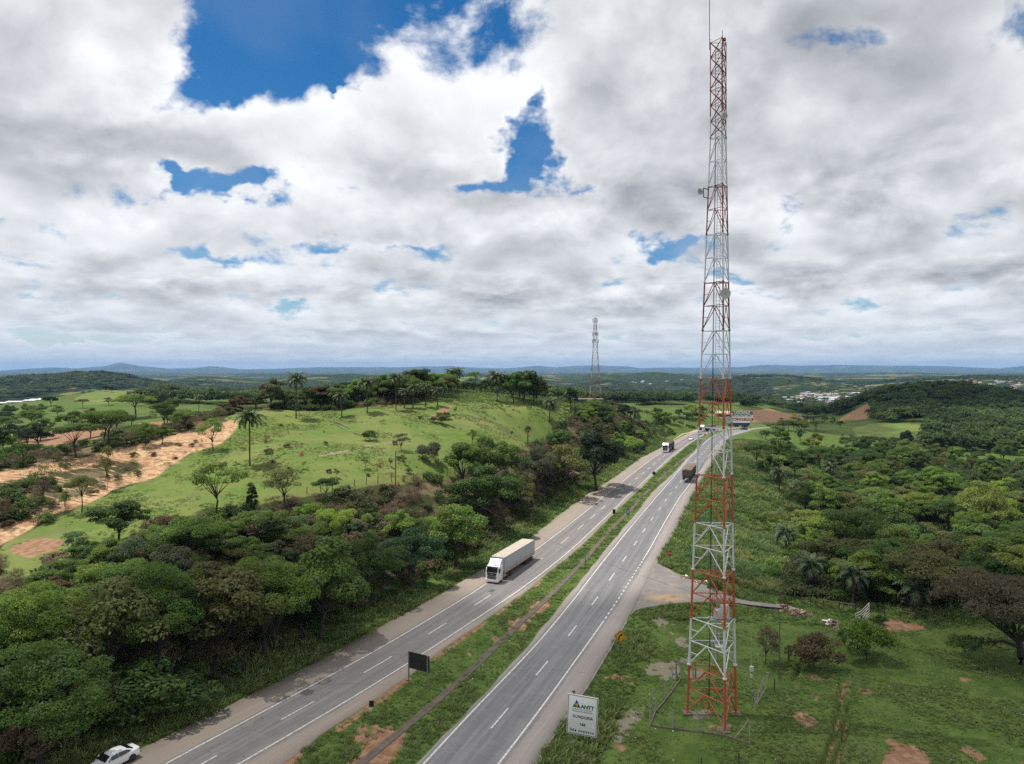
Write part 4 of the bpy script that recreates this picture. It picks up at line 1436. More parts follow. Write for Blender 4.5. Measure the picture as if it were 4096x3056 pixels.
# --- truck: local +Y forward, origin on the road under the front bumper
def truck(name, label, loc, rz, cab_paint, box='dry_van', trailer_mats=None, group=None, cab_h=3.05, length=17.3, detail=True):
    t = thing(name, label, 'truck', loc, rz, group)
    hw = 1.25
    # cab shell from side profile, slightly narrowed at the front
    def sect(y, hw_, zb, zt, r=0.12):
        return [Vector((x, y, z)) for x, z in ((-hw_, zb), (hw_, zb), (hw_, zt - r), (hw_ - r, zt), (-hw_ + r, zt), (-hw_, zt - r))]
    H = cab_h
    cab = MB().loft([sect(-2.15, hw, 0.75, H, 0.14), sect(-1.2, hw, 0.75, H + 0.06, 0.14), sect(-0.62, hw, 0.75, H - 0.02, 0.2), sect(-0.40, hw - 0.02, 0.75, H - 0.22, 0.2),
                     sect(-0.17, hw - 0.04, 0.75, 2.10, 0.06), sect(-0.06, hw - 0.07, 0.8, 1.72, 0.06)])
    cab.build('cab', cab_paint, t, bevel=0.03)
    MB().add([(-1.08, -0.135, 1.93), (1.08, -0.135, 1.93), (1.02, -0.40, 2.82), (-1.02, -0.40, 2.82), (-1.08, -0.09, 1.93), (1.08, -0.09, 1.93), (1.02, -0.355, 2.82), (-1.02, -0.355, 2.82)],
             [(0, 1, 2, 3), (7, 6, 5, 4), (0, 4, 5, 1), (1, 5, 6, 2), (2, 6, 7, 3), (3, 7, 4, 0)]).build('windscreen', M_GLASSD, t)
    MB().box((0, -0.30, H - 0.17), (2.2, 0.36, 0.05), rot=Matrix.Rotation(-0.12, 3, 'X')).build('sun_visor', M_BLACK if detail else cab_paint, t)
    # black grille with bars, bumper, lamps
    g = MB().prism([(-0.98, 1.86), (0.98, 1.86), (0.80, 1.45), (0.86, 0.72), (-0.86, 0.72), (-0.80, 1.45)], 'y', -0.10, 0.012)
    gr = g.build('grille', M_BLACK, t)
    if detail:
        for z in (0.86, 1.02, 1.18, 1.34):
            MB().box((0, 0.03, z), (1.62 + (0.12 if z > 1.2 else 0), 0.05, 0.035)).build('grille_bar', M_GREYL, gr)
        MB().box((0, 0.022, 1.60), (0.62, 0.02, 0.07)).build('badge_strip', M_GREYL, gr)
        MB().box((-0.35, -0.95, H + 0.06), (0.55, 0.42, 0.05)).build('roof_hatch', M_BLACK, t)
        MB().box((-0.85, -0.105, 2.10), (0.16, 0.02, 0.12)).build('windscreen_sticker', M_GREYL, t)
    bp = MB().loft([sect(-0.75, hw, 0.36, 0.86, 0.03), sect(-0.12, hw, 0.32, 0.84, 0.03), sect(0.06, hw - 0.16, 0.32, 0.74, 0.05)]).build('bumper', cab_paint, t, bevel=0.02)
    for s in (-1, 1):
        MB().box((s * 0.98, 0.00, 0.72), (0.40, 0.12, 0.15), rot=Matrix.Rotation(-s * 0.25, 3, 'Z')).build('headlight', M_LAMP, t)
        MB().box((s * 1.255, -0.80, 2.22), (0.02, 0.80, 0.72)).build('side_window', M_GLASSD, t)
        MB().box((s * 1.43, -0.18, 2.28), (0.20, 0.12, 0.80)).build('wing_mirror', M_BLACK, t, bevel=0.03)
        MB().box((s * 1.262, -1.35, 0.75), (0.03, 1.1, 0.55)).build('side_skirt', cab_paint, t)
        if detail:
            MB().box((s * 1.265, -1.28, 1.75), (0.02, 0.16, 0.04)).build('door_handle', M_BLACK, t)
            MB().tube((s * 1.12, -2.6, 0.78), (s * 1.12, -3.5, 0.78), 0.30, n=16).build('fuel_tank', M_RIMD, t, smooth=True)
        add_wheel(t, s * 1.10, -1.40, 0.52, 0.30, M_RIMD)
        for y in (-4.35, -5.70):
            add_wheel(t, s * 1.03, y, 0.52, 0.52, M_RIMD)
    # roof deflector
    d = MB()
    d.prism([(-2.05, H + 0.02), (-1.05, H + 0.06), (-1.25, H + 0.25), (-1.95, H + 0.92), (-2.05, H + 0.92)], 'x', -1.10, 1.10)
    d.prism([(-2.12, H), (-1.9, H), (-1.98, H + 0.98), (-2.12, H + 0.98)], 'x', -1.18, -1.08)
    d.prism([(-2.12, H), (-1.9, H), (-1.98, H + 0.98), (-2.12, H + 0.98)], 'x', 1.08, 1.18)
    d.build('roof_deflector', cab_paint, t, bevel=0.04)
    MB().box((0, -4.0, 0.86), (0.9, 5.2, 0.22)).build('chassis', M_CHASSIS, t)
    y0 = -2.75
    y1 = -length
    yc, ly = (y0 + y1) / 2, (y0 - y1)
    side, trim = trailer_mats
    if box == 'dry_van':
        bx = MB().box((0, yc, 2.66), (2.6, ly, 2.86)).build('trailer_box', side, t)
        for s in (-1, 1):
            MB().box((s * 1.305, yc, 4.06), (0.03, ly, 0.09)).build('top_rail', trim, bx)
            MB().box((s * 1.305, yc, 1.28), (0.03, ly, 0.12)).build('bottom_rail', trim, bx)
            for y in (y0 - 0.05, y1 + 0.05):
                MB().box((s * 1.303, y, 2.66), (0.035, 0.10, 2.80)).build('corner_post', trim, bx)
            for k in range(1, 12):
                MB().box((s * 1.301, y0 - ly * k / 12, 2.67), (0.012, 0.03, 2.60)).build('panel_seam', side, bx)
        for s in (-1, 1):
            MB().box((s * 0.64, y1 - 0.02, 2.66), (1.22, 0.04, 2.72)).build('rear_door', side, bx)
        MB().box((0, y0 + 0.02, 2.66), (2.5, 0.05, 2.7)).build('front_wall', side, bx)
        MB().box((0, y1 + 0.15, 0.72), (2.3, 0.12, 0.14)).build('underrun_bar', M_BLACK, t)
        for x in (-0.45, 0.45):
            MB().box((x, y1 + 0.3, 0.95), (0.08, 0.3, 0.5)).build('bar_bracket', M_BLACK, t)
    else:
        # tipper bodies with a tarpaulin over the load
        n = 2 if box == 'double' else 1
        gap = 0.9
        ln = (ly - gap * (n - 1)) / n
        for k in range(n):
            yf = y0 - k * (ln + gap)
            yb = yf - ln
            ym = (yf + yb) / 2
            hb = 1.75
            b2 = MB().box((0, ym, 1.25 + hb / 2), (2.55, ln, hb)).build('load_body', side, t)
            for j in range(7):
                for s in (-1, 1):
                    MB().box((s * 1.29, yf - ln * (j + 0.5) / 7, 1.25 + hb / 2), (0.06, 0.09, hb)).build('body_rib', side, b2)
            MB().box((0, yb - 0.03, 1.25 + hb / 2), (2.4, 0.06, hb - 0.15)).build('tailgate', side, b2)
            rings = []
            for q in range(9):
                f = q / 8
                yy = yf - 0.02 - (ln - 0.04) * f
                sag = 0.04 * math.sin(q * 2.2)
                rings.append([Vector(p) for p in ((-1.30, yy, 1.25 + hb - 0.22), (-1.29, yy, 1.25 + hb + 0.05), (-0.75, yy, 1.25 + hb + 0.34 + sag), (0, yy, 1.25 + hb + 0.43 + sag), (0.75, yy, 1.25 + hb + 0.34 + sag), (1.29, yy, 1.25 + hb + 0.05), (1.30, yy, 1.25 + hb - 0.22))])
            MB().loft(rings).build('tarpaulin', trim, t)
        MB().box((0, y1 + 0.05, 0.85), (2.4, 0.10, 0.30)).build('rear_bumper', M_CHASSIS, t)
        for s in (-1, 1):
            MB().box((s * 0.95, y1 - 0.015, 0.88), (0.36, 0.03, 0.14)).build('tail_light', M_TAIL, t)
            MB().box((s * 0.85, y1 + 0.5, 0.62), (0.62, 0.02, 0.55)).build('mudflap', M_BLACK, t)
    MB().box((0, yc, 1.12), (1.0, ly - 0.6, 0.22)).build('trailer_chassis', M_CHASSIS, t)
    for s in (-1, 1):
        for y in (y1 + 1.5, y1 + 2.75, y1 + 4.0):
            add_wheel(t, s * 1.03, y, 0.52, 0.52, M_RIMD)
    return t


M_BOXG = box_paint('trailer_grey', (0.40, 0.43, 0.46), (0.50, 0.44, 0.36), (0.30, 0.215, 0.155))
M_BOXR = mat('trailer_rail', (0.36, 0.25, 0.19), 0.6, dirt=((0.45, 0.42, 0.38), 0.5, 2))
M_TARPB = mat('tarp_brown', (0.155, 0.110, 0.075), 0.85, var=0.2, scale=1.0)
M_BODYB = mat('load_body_brown', (0.085, 0.065, 0.050), 0.8, var=0.25, scale=1.2)
M_TARPD = mat('tarp_dark', (0.07, 0.055, 0.05), 0.85, var=0.2, scale=1.0)
M_BODYD = mat('load_body_dark', (0.05, 0.04, 0.04), 0.8, var=0.25)
M_BODYBL = mat('load_body_blue', (0.035, 0.055, 0.085), 0.6, var=0.2)
M_TARPBL = mat('tarp_pale_grey', (0.30, 0.33, 0.34), 0.8)
M_TARPG = mat('tarp_olive_grey', (0.09, 0.095, 0.075), 0.85)

# lorry with the long grey trailer, coming towards the viewer
_Yt = row_to_Y(2334)
truck('articulated_lorry', 'white lorry pulling a long dusty grey box trailer towards the viewer', on_road(1966, 2335), head_at(LL, _Yt + 6, False), M_CABW,
      'dry_van', (M_BOXG, M_BOXR), length=17.4)
truck('tarpaulin_lorry', 'white cab lorry with dark covered load coming down the far left lane', on_road(2660, 1811), head_at(LDC, row_to_Y(1811) + 6, False), M_CABW,
      'tipper', (M_BODYD, M_TARPD), length=15.5, cab_h=2.75)
_Yr = row_to_Y(1932)
_hd = head_at(RDC, _Yr + 8, True)
_pr = Vector(((2746 - CX) / FPX * _Yr, _Yr, 0))
_pd = _pr + Vector((-math.sin(_hd), math.cos(_hd), 0)) * 16.8
_pd.z = float(road_z(_pd.y)) + 0.02
truck('double_tipper_lorry', 'brown tarpaulin covered double tipper driving away in the right carriageway',
      _pd, _hd, M_CABW,
      'double', (M_BODYB, M_TARPB), length=17.0, cab_h=2.85)
# ------------------------------------------------------------------ lattice mast beside the road
M_TRED = mat('tower_red', (0.42, 0.088, 0.034), 0.55, var=0.2, scale=2.0, dirt=((0.22, 0.07, 0.04), 0.5, 3))
M_TRED_BACKLIT = mat('tower_red_backlit', (0.235, 0.042, 0.024), 0.65, var=0.2, scale=2.0, dirt=((0.12, 0.05, 0.03), 0.6, 3))  # upper red sections: backlit darkness against the sky put into the paint colour
M_TWHT = mat('tower_white', (0.62, 0.63, 0.63), 0.5, var=0.08, scale=2.0, dirt=((0.40, 0.38, 0.35), 0.4, 4))
M_TGRY = mat('tower_galv', (0.36, 0.37, 0.38), 0.5, metal=0.3)
M_CABLE = mat('cable_black', (0.015, 0.015, 0.016), 0.6)
M_DISH = mat('dish_grey', (0.50, 0.51, 0.50), 0.5)
M_CABINET = mat('cabinet_grey', (0.56, 0.56, 0.53), 0.5, dirt=((0.35, 0.32, 0.27), 0.4, 3))
M_CONC = mat('concrete_pale', (0.30, 0.27, 0.24), 0.95, var=0.2, scale=2, dirt=((0.14, 0.11, 0.08), 0.6, 2))
M_CONCD = mat('concrete_mossy', (0.15, 0.125, 0.10), 0.95, var=0.25, scale=2, dirt=((0.07, 0.075, 0.04), 0.7, 2))

UNIT = {}


def bar_mesh(material, n=8):
    k = (material.name, n)
    if k not in UNIT:
        UNIT[k] = MB().tube((0, 0, 0), (0, 0, 1), 1.0, n=n).mesh('bar', material, smooth=True)
    return UNIT[k]


def bar(name, parent, p0, p1, r, material, n=8, r2=None):
    """Straight bar between two points: an object of its own that shares one unit mesh."""
    p0, p1 = Vector(p0), Vector(p1)
    d = p1 - p0
    o = bpy.data.objects.new(name, bar_mesh(material, n))
    COL.objects.link(o)
    o.parent = parent
    o.location = p0
    o.rotation_mode = 'QUATERNION'
    o.rotation_quaternion = d.normalized().to_track_quat('Z', 'Y')
    o.scale = (r, r if r2 is None else r2, d.length)
    return o


SEC = 5.30
TB = Vector((22.35, 77.6, 0.0))


def build_mast():
    gz_ = float(hz(TB.x, TB.y))
    t = thing('radio_mast', 'tall red and white three legged lattice mast rising beside the right carriageway', 'radio mast', (TB.x, TB.y, 0))
    base = [Vector((19.50, 79.0, 0)), Vector((24.85, 78.8, 0)), Vector((22.50, 75.0, 0))]
    top = [Vector((21.90, 78.35, 0)), Vector((23.62, 78.35, 0)), Vector((22.80, 76.95, 0))]

    def leg(i, h):
        f = min(h / (12 * SEC), 1.0)
        p = base[i].lerp(top[i], f)
        return Vector((p.x - TB.x, p.y - TB.y, h))

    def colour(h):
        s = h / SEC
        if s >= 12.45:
            return M_TRED_BACKLIT
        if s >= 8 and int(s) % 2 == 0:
            return M_TRED_BACKLIT
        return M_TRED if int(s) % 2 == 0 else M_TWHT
    for k in range(14):
        z0, z1 = k * SEC, (k + 1) * SEC
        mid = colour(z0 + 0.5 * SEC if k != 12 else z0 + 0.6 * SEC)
        rl = 0.132 - 0.0062 * k
        for i in range(3):
            if k == 12:
                zc = 12.45 * SEC
                bar('leg_segment', t, leg(i, z0), leg(i, zc), rl, M_TWHT, 10)
                bar('leg_segment', t, leg(i, zc), leg(i, z1), rl, M_TRED_BACKLIT, 10)
            else:
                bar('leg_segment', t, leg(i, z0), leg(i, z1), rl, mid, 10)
            # flange where two segments meet
            if k > 0:
                p = leg(i, z0)
                fl = MB().tube((0, 0, -0.07), (0, 0, 0.07), rl * 1.75, n=12).build('flange', mid, t)
                fl.location = p
        nb = 2 if k < 12 else 3
        for b in range(nb):
            h0 = z0 + SEC * b / nb + (0.12 if b == 0 else 0)
            h1 = z0 + SEC * (b + 1) / nb - (0.12 if b == nb - 1 else 0)
            m = colour((h0 + h1) / 2)
            for i in range(3):
                j = (i + 1) % 3
                a1, b1 = leg(i, h1), leg(j, h1)
                a0, b0 = leg(i, h0), leg(j, h0)
                rr_ = 0.055 - 0.0020 * k
                bar('horizontal_strut', t, a1, b1, rr_, m, 6)
                if k < 12:
                    c = (a1 + b1) / 2
                    bar('diagonal_brace', t, a0, c, rr_ * 1.1, m, 6)
                    bar('diagonal_brace', t, b0, c, rr_ * 1.1, m, 6)
                    # short tie between the leg and its diagonal
                    bar('tie_strut', t, leg(j, (h0 + h1) / 2), (b0 + c) / 2, rr_ * 0.7, m, 6)
                else:
                    bar('diagonal_brace', t, a0, b1, 0.045, m, 6)
                    bar('diagonal_brace', t, b0, a1, 0.045, m, 6)
            if b == nb - 1 or b == 0:
                ms = [(leg(i, h1) + leg((i + 1) % 3, h1)) / 2 for i in range(3)]
                if k < 12 and b == nb - 1:
                    for i in range(3):
                        bar('plan_brace', t, ms[i], ms[(i + 1) % 3], 0.035, m, 6)
    # concrete footings
    for i in range(3):
        p = leg(i, 0)
        MB().box((p.x, p.y, gz_ - 0.25), (1.0, 1.0, 0.72)).build('footing', M_CONCD, t)
        MB().box((p.x, p.y, gz_ + 0.15), (0.42, 0.42, 0.10)).build('base_plate', M_TRED, t)
    # ladder and feeder cables inside the back face
    lx, ly = -0.25, 0.75

    def lad(h):
        c = (leg(0, h) + leg(1, h)) / 2
        return Vector((c.x + 0.12, c.y - 0.18, h))
    lad_o = None
    H = 14 * SEC
    for s in (-1, 1):
        hs = [4.4] + [k * SEC for k in range(1, 13)] + [H - 0.2]
        for a, b in zip(hs[:-1], hs[1:]):
            pa, pb = lad(a) + Vector((s * 0.2, 0, 0)), lad(b) + Vector((s * 0.2, 0, 0))
            r = bar('ladder_rail', t, pa, pb, 0.024, colour((a + b) / 2), 6)
    h = 4.6
    while h < H - 0.3:
        p = lad(h)
        bar('ladder_rung', t, p + Vector((-0.2, 0, 0)), p + Vector((0.2, 0, 0)), 0.014, colour(h), 5)
        h += 0.36
    for dx in (-0.42, -0.50):
        hs = [0.3] + [k * SEC for k in range(1, 13)] + [H - 1]
        mb = MB()
        mb.path([lad(a) + Vector((dx, 0.02, 0)) for a in hs], [0.025] * len(hs), 6)
        mb.build('feeder_cable', M_CABLE, t)

    def at_px(px, py, Y):
        return Vector(((px - CX) / FPX * Y - TB.x, Y - TB.y, CAM_H - (py - HY) / FPX * Y))
    # dish antennas (photo position, diameter, facing)

    def dish(px, py, dia, Y, face=(0, -1, 0), drum=False, mount=None):
        c = at_px(px, py, Y)
        r = dia / 2
        prof = [(0.01, 0.02), (r * 0.5, 0.0 - r * 0.04), (r * 0.95, -r * 0.12), (r, -r * 0.12), (r, r * 0.32 if drum else 0.02), (r * 0.7, r * 0.45 if drum else r * 0.16), (r * 0.25, r * 0.55 if drum else r * 0.3), (0.01, r * 0.6 if drum else r * 0.32)]
        mb = MB().lathe(prof, 26)
        d = mb.build('dish_antenna', M_DISH, t, smooth=True)
        d.location = c
        q = Vector(face).normalized().to_track_quat('-Z', 'Y')
        d.rotation_mode = 'QUATERNION'
        d.rotation_quaternion = q
        hub = MB().tube((0, 0, -r * 0.32), (0, 0, 0), 0.05, n=10).build('feed_horn', M_TGRY, d)
        if mount is not None:
            bar('dish_bracket', t, c - Vector(face) * r * 0.5, mount, 0.045, M_TRED, 6)
            bar('dish_bracket', t, c - Vector(face) * r * 0.5 + Vector((0, 0, 0.3)), mount + Vector((0, 0, 0.4)), 0.035, M_TRED, 6)
        return d
    f2 = lambda h: leg(2, h)
    dish(2901, 1174, 1.16, 75.9, (0.12, -1, -0.05), mount=leg(2, 46.0))
    dish(2915, 1680, 0.76, 76.0, (0.05, -1, 0), drum=True, mount=leg(2, 32.2))
    dish(2898, 464, 0.72, 76.2, (0.2, -1, -0.15), drum=True, mount=leg(2, 64.6))
    d2 = dish(2801, 766, 0.68, 77.8, (-0.75, -0.5, -0.25), drum=True)
    tag(d2, 'white drum dish held out from the mast on a side arm')
    pl = leg(0, 57.6)
    o1 = at_px(2814, 753, 77.9)
    o2 = at_px(2814, 788, 77.9)
    bar('side_arm', t, o1, leg(0, o1.z), 0.05, M_BLACK, 6)
    bar('side_arm', t, o2, leg(0, o2.z), 0.05, M_BLACK, 6)
    bar('side_arm', t, o1, o2, 0.045, M_BLACK, 6)
    # whip antenna, lightning rod, lamp
    w0, w1 = at_px(2838, 198, 78.2), at_px(2838, 158, 78.2)
    bar('whip_antenna', t, w0, w0 + Vector((0, 0, 9.5)), 0.035, M_BLACK, 6)
    bar('whip_bracket', t, w0, leg(0, w0.z), 0.03, M_BLACK, 6)
    bar('whip_bracket', t, w1, leg(0, w1.z), 0.03, M_BLACK, 6)
    bar('lightning_rod', t, leg(2, H), leg(2, H) + Vector((0, 0, 0.6)), 0.03, M_BLACK, 6)
    c = leg(1, H) + Vector((-0.2, -0.1, 0.25))
    MB().lathe([(0.05, -0.25), (0.16, -0.15), (0.17, 0.05), (0.08, 0.2), (0.01, 0.24)], 14).build('obstruction_lamp', M_TAIL, t, smooth=True, loc=c)
    # cabinets on a small platform inside, and an access cage below
    zc = 10.55
    MB().box((0.55, 1.0, zc - 0.05), (2.1, 1.2, 0.08)).build('platform', M_TGRY, t)
    MB().box((0.35, 0.75, zc + 0.55), (0.78, 0.6, 1.0)).build('equipment_cabinet', M_CABINET, t, bevel=0.03)
    MB().box((1.15, 0.8, zc + 0.80), (0.80, 0.75, 1.35)).build('equipment_cabinet', M_CABINET, t, bevel=0.03)
    for (x, z0, z1) in ((0.1, 7.6, 9.2), (0.55, 7.6, 9.2), (1.0, 7.6, 9.2)):
        bar('cage_post', t, (x, 0.9, z0), (x, 0.9, z1), 0.03, M_TWHT, 6)
    for z in (7.7, 8.1, 8.5, 8.9):
        bar('cage_rail', t, (0.1, 0.9, z), (1.0, 0.9, z), 0.025, M_TWHT, 6)
    MB().box((0.6, 0.7, 7.55), (1.1, 0.8, 0.06)).build('cage_floor', M_TWHT, t)
    return t


mast = build_mast()


def build_far_mast():
    b = hit(2381, 1604, 250, 700)
    Y = 400.0
    X = (2381 - CX) / FPX * Y
    z = float(hz(X, Y)) - 0.3
    t = thing('radio_mast', 'slender distant lattice mast with panel antennas on the hill left of the highway', 'radio mast', (X, Y, z))
    H = CAM_H + (HY - 1272) / FPX * Y - z
    W0, W1 = 5.6, 1.25

    def hw(h):
        f = h / H
        return (W0 * (1 - f) ** 1.5 + W1) / 2 if f < 1 else W1 / 2
    nl = [0, 4.0, 8, 12, 15.5, 19, 22.2, 25.2, 28, 30.6, 33, 35.2, 37.2, 39.2, 41.2, 43.2]
    nl = [v / 43.2 * H for v in nl]
    M_FARR = mat('mast_faded_red', (0.32, 0.085, 0.055), 0.7)
    M_FARW = mat('mast_faded_white', (0.36, 0.33, 0.32), 0.6)
    sg = [(-1, -1), (1, -1), (1, 1), (-1, 1)]
    for k in range(len(nl) - 1):
        m = M_FARR if k % 2 == 0 else M_FARW
        h0, h1 = nl[k], nl[k + 1]
        for i in range(4):
            j = (i + 1) % 4
            P = lambda q, h: Vector((sg[q][0] * hw(h), sg[q][1] * hw(h), h))
            bar('leg_segment', t, P(i, h0), P(i, h1), 0.09, m, 6)
            bar('horizontal_strut', t, P(i, h1), P(j, h1), 0.04, m, 4)
            bar('diagonal_brace', t, P(i, h0), P(j, h1), 0.04, m, 4)
            bar('diagonal_brace', t, P(j, h0), P(i, h1), 0.04, m, 4)
    for z_, n in ((H - 9.0, 6), (H - 1.5, 3), (H - 13.0, 3)):
        for i in range(n):
            a = 2 * math.pi * i / n + 0.4
            r = hw(z_) + 0.9
            p = Vector((r * math.cos(a), r * math.sin(a), z_))
            MB().box(p, (0.35, 0.35, 2.4)).build('panel_antenna', M_DISH, t)
            bar('antenna_arm', t, p, (hw(z_) * 0.7 * math.cos(a), hw(z_) * 0.7 * math.sin(a), z_), 0.06, M_TGRY, 4)
    MB().box((0.3, -1.2, H - 9), (1.6, 0.4, 1.6)).build('equipment_box', M_DISH, t)
    MB().lathe([(0.05, -0.1), (0.9, -0.1), (0.9, 0.35), (0.3, 0.6)], 16, (-0.6, -1.4, H - 12.5), 'y').build('dish_antenna', M_DISH, t)
    bar('lightning_rod', t, (0, 0, H - 0.5), (0, 0, H + 2.2), 0.05, M_TGRY, 5)
    # low grey block building at its foot
    bp = hit(2330, 1640, 300, 460)
    Y2 = 385.0
    x0, x1 = (2272 - CX) / FPX * Y2, (2410 - CX) / FPX * Y2
    zz = float(hz((x0 + x1) / 2, Y2)) - 0.3
    g = thing('block_building', 'low grey concrete block building at the foot of the distant mast', 'building', ((x0 + x1) / 2, Y2, zz), 0.05)
    M_BLK = mat('block_grey', (0.13, 0.125, 0.12), 0.95, var=0.25, scale=0.5, dirt=((0.06, 0.06, 0.055), 0.6, 0.5))
    MB().box((0, 0, 1.3), (x1 - x0, 6, 2.6)).build('wall', M_BLK, g)
    MB().box((0, 0, 2.7), (x1 - x0 + 0.6, 6.6, 0.2)).build('roof', M_CONC, g)
    for x in (-6, -2, 3, 7):
        MB().box((x, -3.02, 1.5), (1.2, 0.12, 0.9)).build('window', M_BLACK, g)
    MB().box((-4, -3.02, 1.0), (1.0, 0.12, 2.0)).build('door', M_CHASSIS, g)


build_far_mast()


# ------------------------------------------------------------------ lettering
def text_part(name, body, size, material, parent, loc, rot, align='CENTER', width=1.0, bold=0.0, spacing=1.0):
    cu = bpy.data.curves.new(name, 'FONT')
    cu.body = body
    cu.size = size
    cu.align_x = align
    cu.align_y = 'CENTER'
    cu.extrude = 0.004
    cu.offset = bold
    cu.space_character = spacing
    cu.resolution_u = 2
    tmp = bpy.data.objects.new(name, cu)
    COL.objects.link(tmp)
    dg = bpy.context.evaluated_depsgraph_get()
    me = bpy.data.meshes.new_from_object(tmp.evaluated_get(dg))
    bpy.data.objects.remove(tmp)
    bpy.data.curves.remove(cu)
    me.materials.clear()
    me.materials.append(material)
    o = link(name, me, parent, loc, rot)
    o.scale = (width, 1, 1)
    return o


M_SIGNW = mat('sign_white', (0.82, 0.82, 0.80), 0.45, dirt=((0.52, 0.48, 0.42), 0.25, 1.5))
M_SIGNBK = mat('sign_back_black', (0.012, 0.013, 0.013), 0.6)
M_SIGNB = mat('letter_black', (0.02, 0.02, 0.02), 0.5)
M_SIGNG = mat('letter_green', (0.01, 0.17, 0.075), 0.5)
M_SIGNBL = mat('sign_blue', (0.02, 0.09, 0.32), 0.5)
M_SIGNY = mat('sign_yellow', (0.62, 0.33, 0.012), 0.5)
M_SIGNR = mat('sign_red', (0.36, 0.02, 0.022), 0.5)
M_SIGNO = mat('sign_orange', (0.62, 0.22, 0.02), 0.5)
M_POST = mat('post_grey', (0.17, 0.16, 0.145), 0.7, var=0.15, scale=3)
M_POSTD = mat('post_dark', (0.06, 0.055, 0.05), 0.8, var=0.2, scale=3)
M_WOOD = mat('weathered_wood', (0.13, 0.105, 0.085), 0.95, var=0.25, scale=4)
M_WOODD = mat('dark_wood', (0.055, 0.045, 0.038), 0.95, var=0.3, scale=4)
RX = (R(90), 0, 0)


def ground_at(px, py, ymin=40, ymax=700):
    p = hit(px, py, ymin, ymax)
    return p


def y_of(px, py, **k):
    return hit(px, py, **k).y


# --- white information sign
def info_sign():
    Y = 72.4
    sc = Y / FPX
    W, H = 3.12, 4.05
    cx_, cz_ = (2324 - CX) * sc, CAM_H - (2861 - HY) * sc
    g = float(hz(cx_, Y))
    t = thing('road_sign', 'large white ANTT information sign on two posts at the right road edge', 'road sign', (cx_, Y, g), R(-16))
    t.rotation_euler = (0, R(2.6), R(-16))
    zc = cz_ - g
    bd = MB().box((0, 0, zc), (W, 0.06, H)).build('panel', M_SIGNW, t, bevel=0.01)
    for dx in (-1.0, 1.12):
        MB().box((dx, 0.11, (zc + H / 2 + 0.15) / 2), (0.15, 0.15, zc + H / 2 + 0.15)).build('post', M_POST, t)
    MB().box((-1.0, 0.11, zc + H / 2 + 0.22), (0.28, 0.2, 0.12)).build('post_cap', M_POSTD, t)
    f = -0.036
    for (dx, dz, w, h) in ((0, H / 2 - 0.09, W - 0.12, 0.05), (0, -H / 2 + 0.09, W - 0.12, 0.05), (-W / 2 + 0.08, 0, 0.05, H - 0.14), (W / 2 - 0.08, 0, 0.05, H - 0.14)):
        MB().box((dx, f, zc + dz), (w, 0.012, h)).build('border', M_SIGNB, bd)
    for dz in (0.95, 0.0, -1.0):
        MB().box((0, f + 0.002, zc + dz), (W - 0.2, 0.006, 0.012)).build('panel_seam', mat('seam_grey', (0.5, 0.5, 0.49), 0.6), bd)
    # emblem of four small triangles

    def tri(cx0, cz0, s, m, up=1):
        h = s * 0.95
        MB().prism([(cx0 - s / 2, cz0 - up * h / 2), (cx0 + s / 2, cz0 - up * h / 2), (cx0, cz0 + up * h / 2)], 'y', f - 0.01, f).build('emblem_triangle', m, bd)
    s = 0.41
    ex, ez = -0.63, zc + 0.93
    tri(ex, ez + 0.41, s, M_SIGNBL)
    tri(ex - 0.21, ez, s, M_SIGNG)
    tri(ex + 0.21, ez, s, M_SIGNBL)
    tri(ex, ez, s, M_SIGNY, -1)
    text_part('lettering', 'ANTT', 0.53, M_SIGNG, bd, (0.50, f, zc + 0.89), RX, bold=0.025, width=1.0, spacing=0.92)
    text_part('lettering', 'AGÊNCIA NACIONAL DE', 0.168, M_SIGNB, bd, (-0.05, f, zc + 0.56), RX, width=1.05)
    text_part('lettering', 'TRANSPORTES TERRESTRES', 0.168, M_SIGNB, bd, (-0.03, f, zc + 0.36), RX, width=1.05)
    text_part('lettering', 'OUVIDORIA', 0.42, M_SIGNB, bd, (0.05, f, zc - 0.20), RX, width=0.86, spacing=1.08, bold=0.012)
    text_part('lettering', '166', 0.39, M_SIGNB, bd, (0.05, f, zc - 0.93), RX, bold=0.018, spacing=1.1)
    text_part('lettering', 'fale conosco', 0.37, M_SIGNB, bd, (0.02, f, zc - 1.60), RX, bold=0.015, spacing=1.32, width=0.98)
    return t


info_sign()


# --- back of a large sign in the median
def sign_back():
    pL, pR = ground_at(1638, 2735), ground_at(1713, 2755)
    Y = (pL.y + pR.y) / 2
    d = pR - pL
    t = thing('road_sign', 'large black backed sign on two grey posts standing in the median', 'road sign', tuple((pL + pR) / 2), math.atan2(d.y, d.x))
    sc = Y / FPX
    W = 101 * sc * 1.04
    zt, zb = (2755 - 2632) * sc, (2755 - 2698) * sc
    MB().box((0.02, -0.06, (zt + zb) / 2 + 0.25), (W, 0.05, zt - zb)).build('panel', M_SIGNBK, t)
    L2 = d.length / 2
    for s in (-1, 1):
        MB().box((s * L2, -0.15, (zt + 0.2) / 2), (0.14, 0.12, zt + 0.35)).build('post', M_POST, t)
    for z in (0.35, 0.7):
        MB().box((0.02, -0.10, zb + (zt - zb) * z + 0.25), (W - 0.1, 0.04, 0.07)).build('stiffener', M_SIGNBK, t)


sign_back()


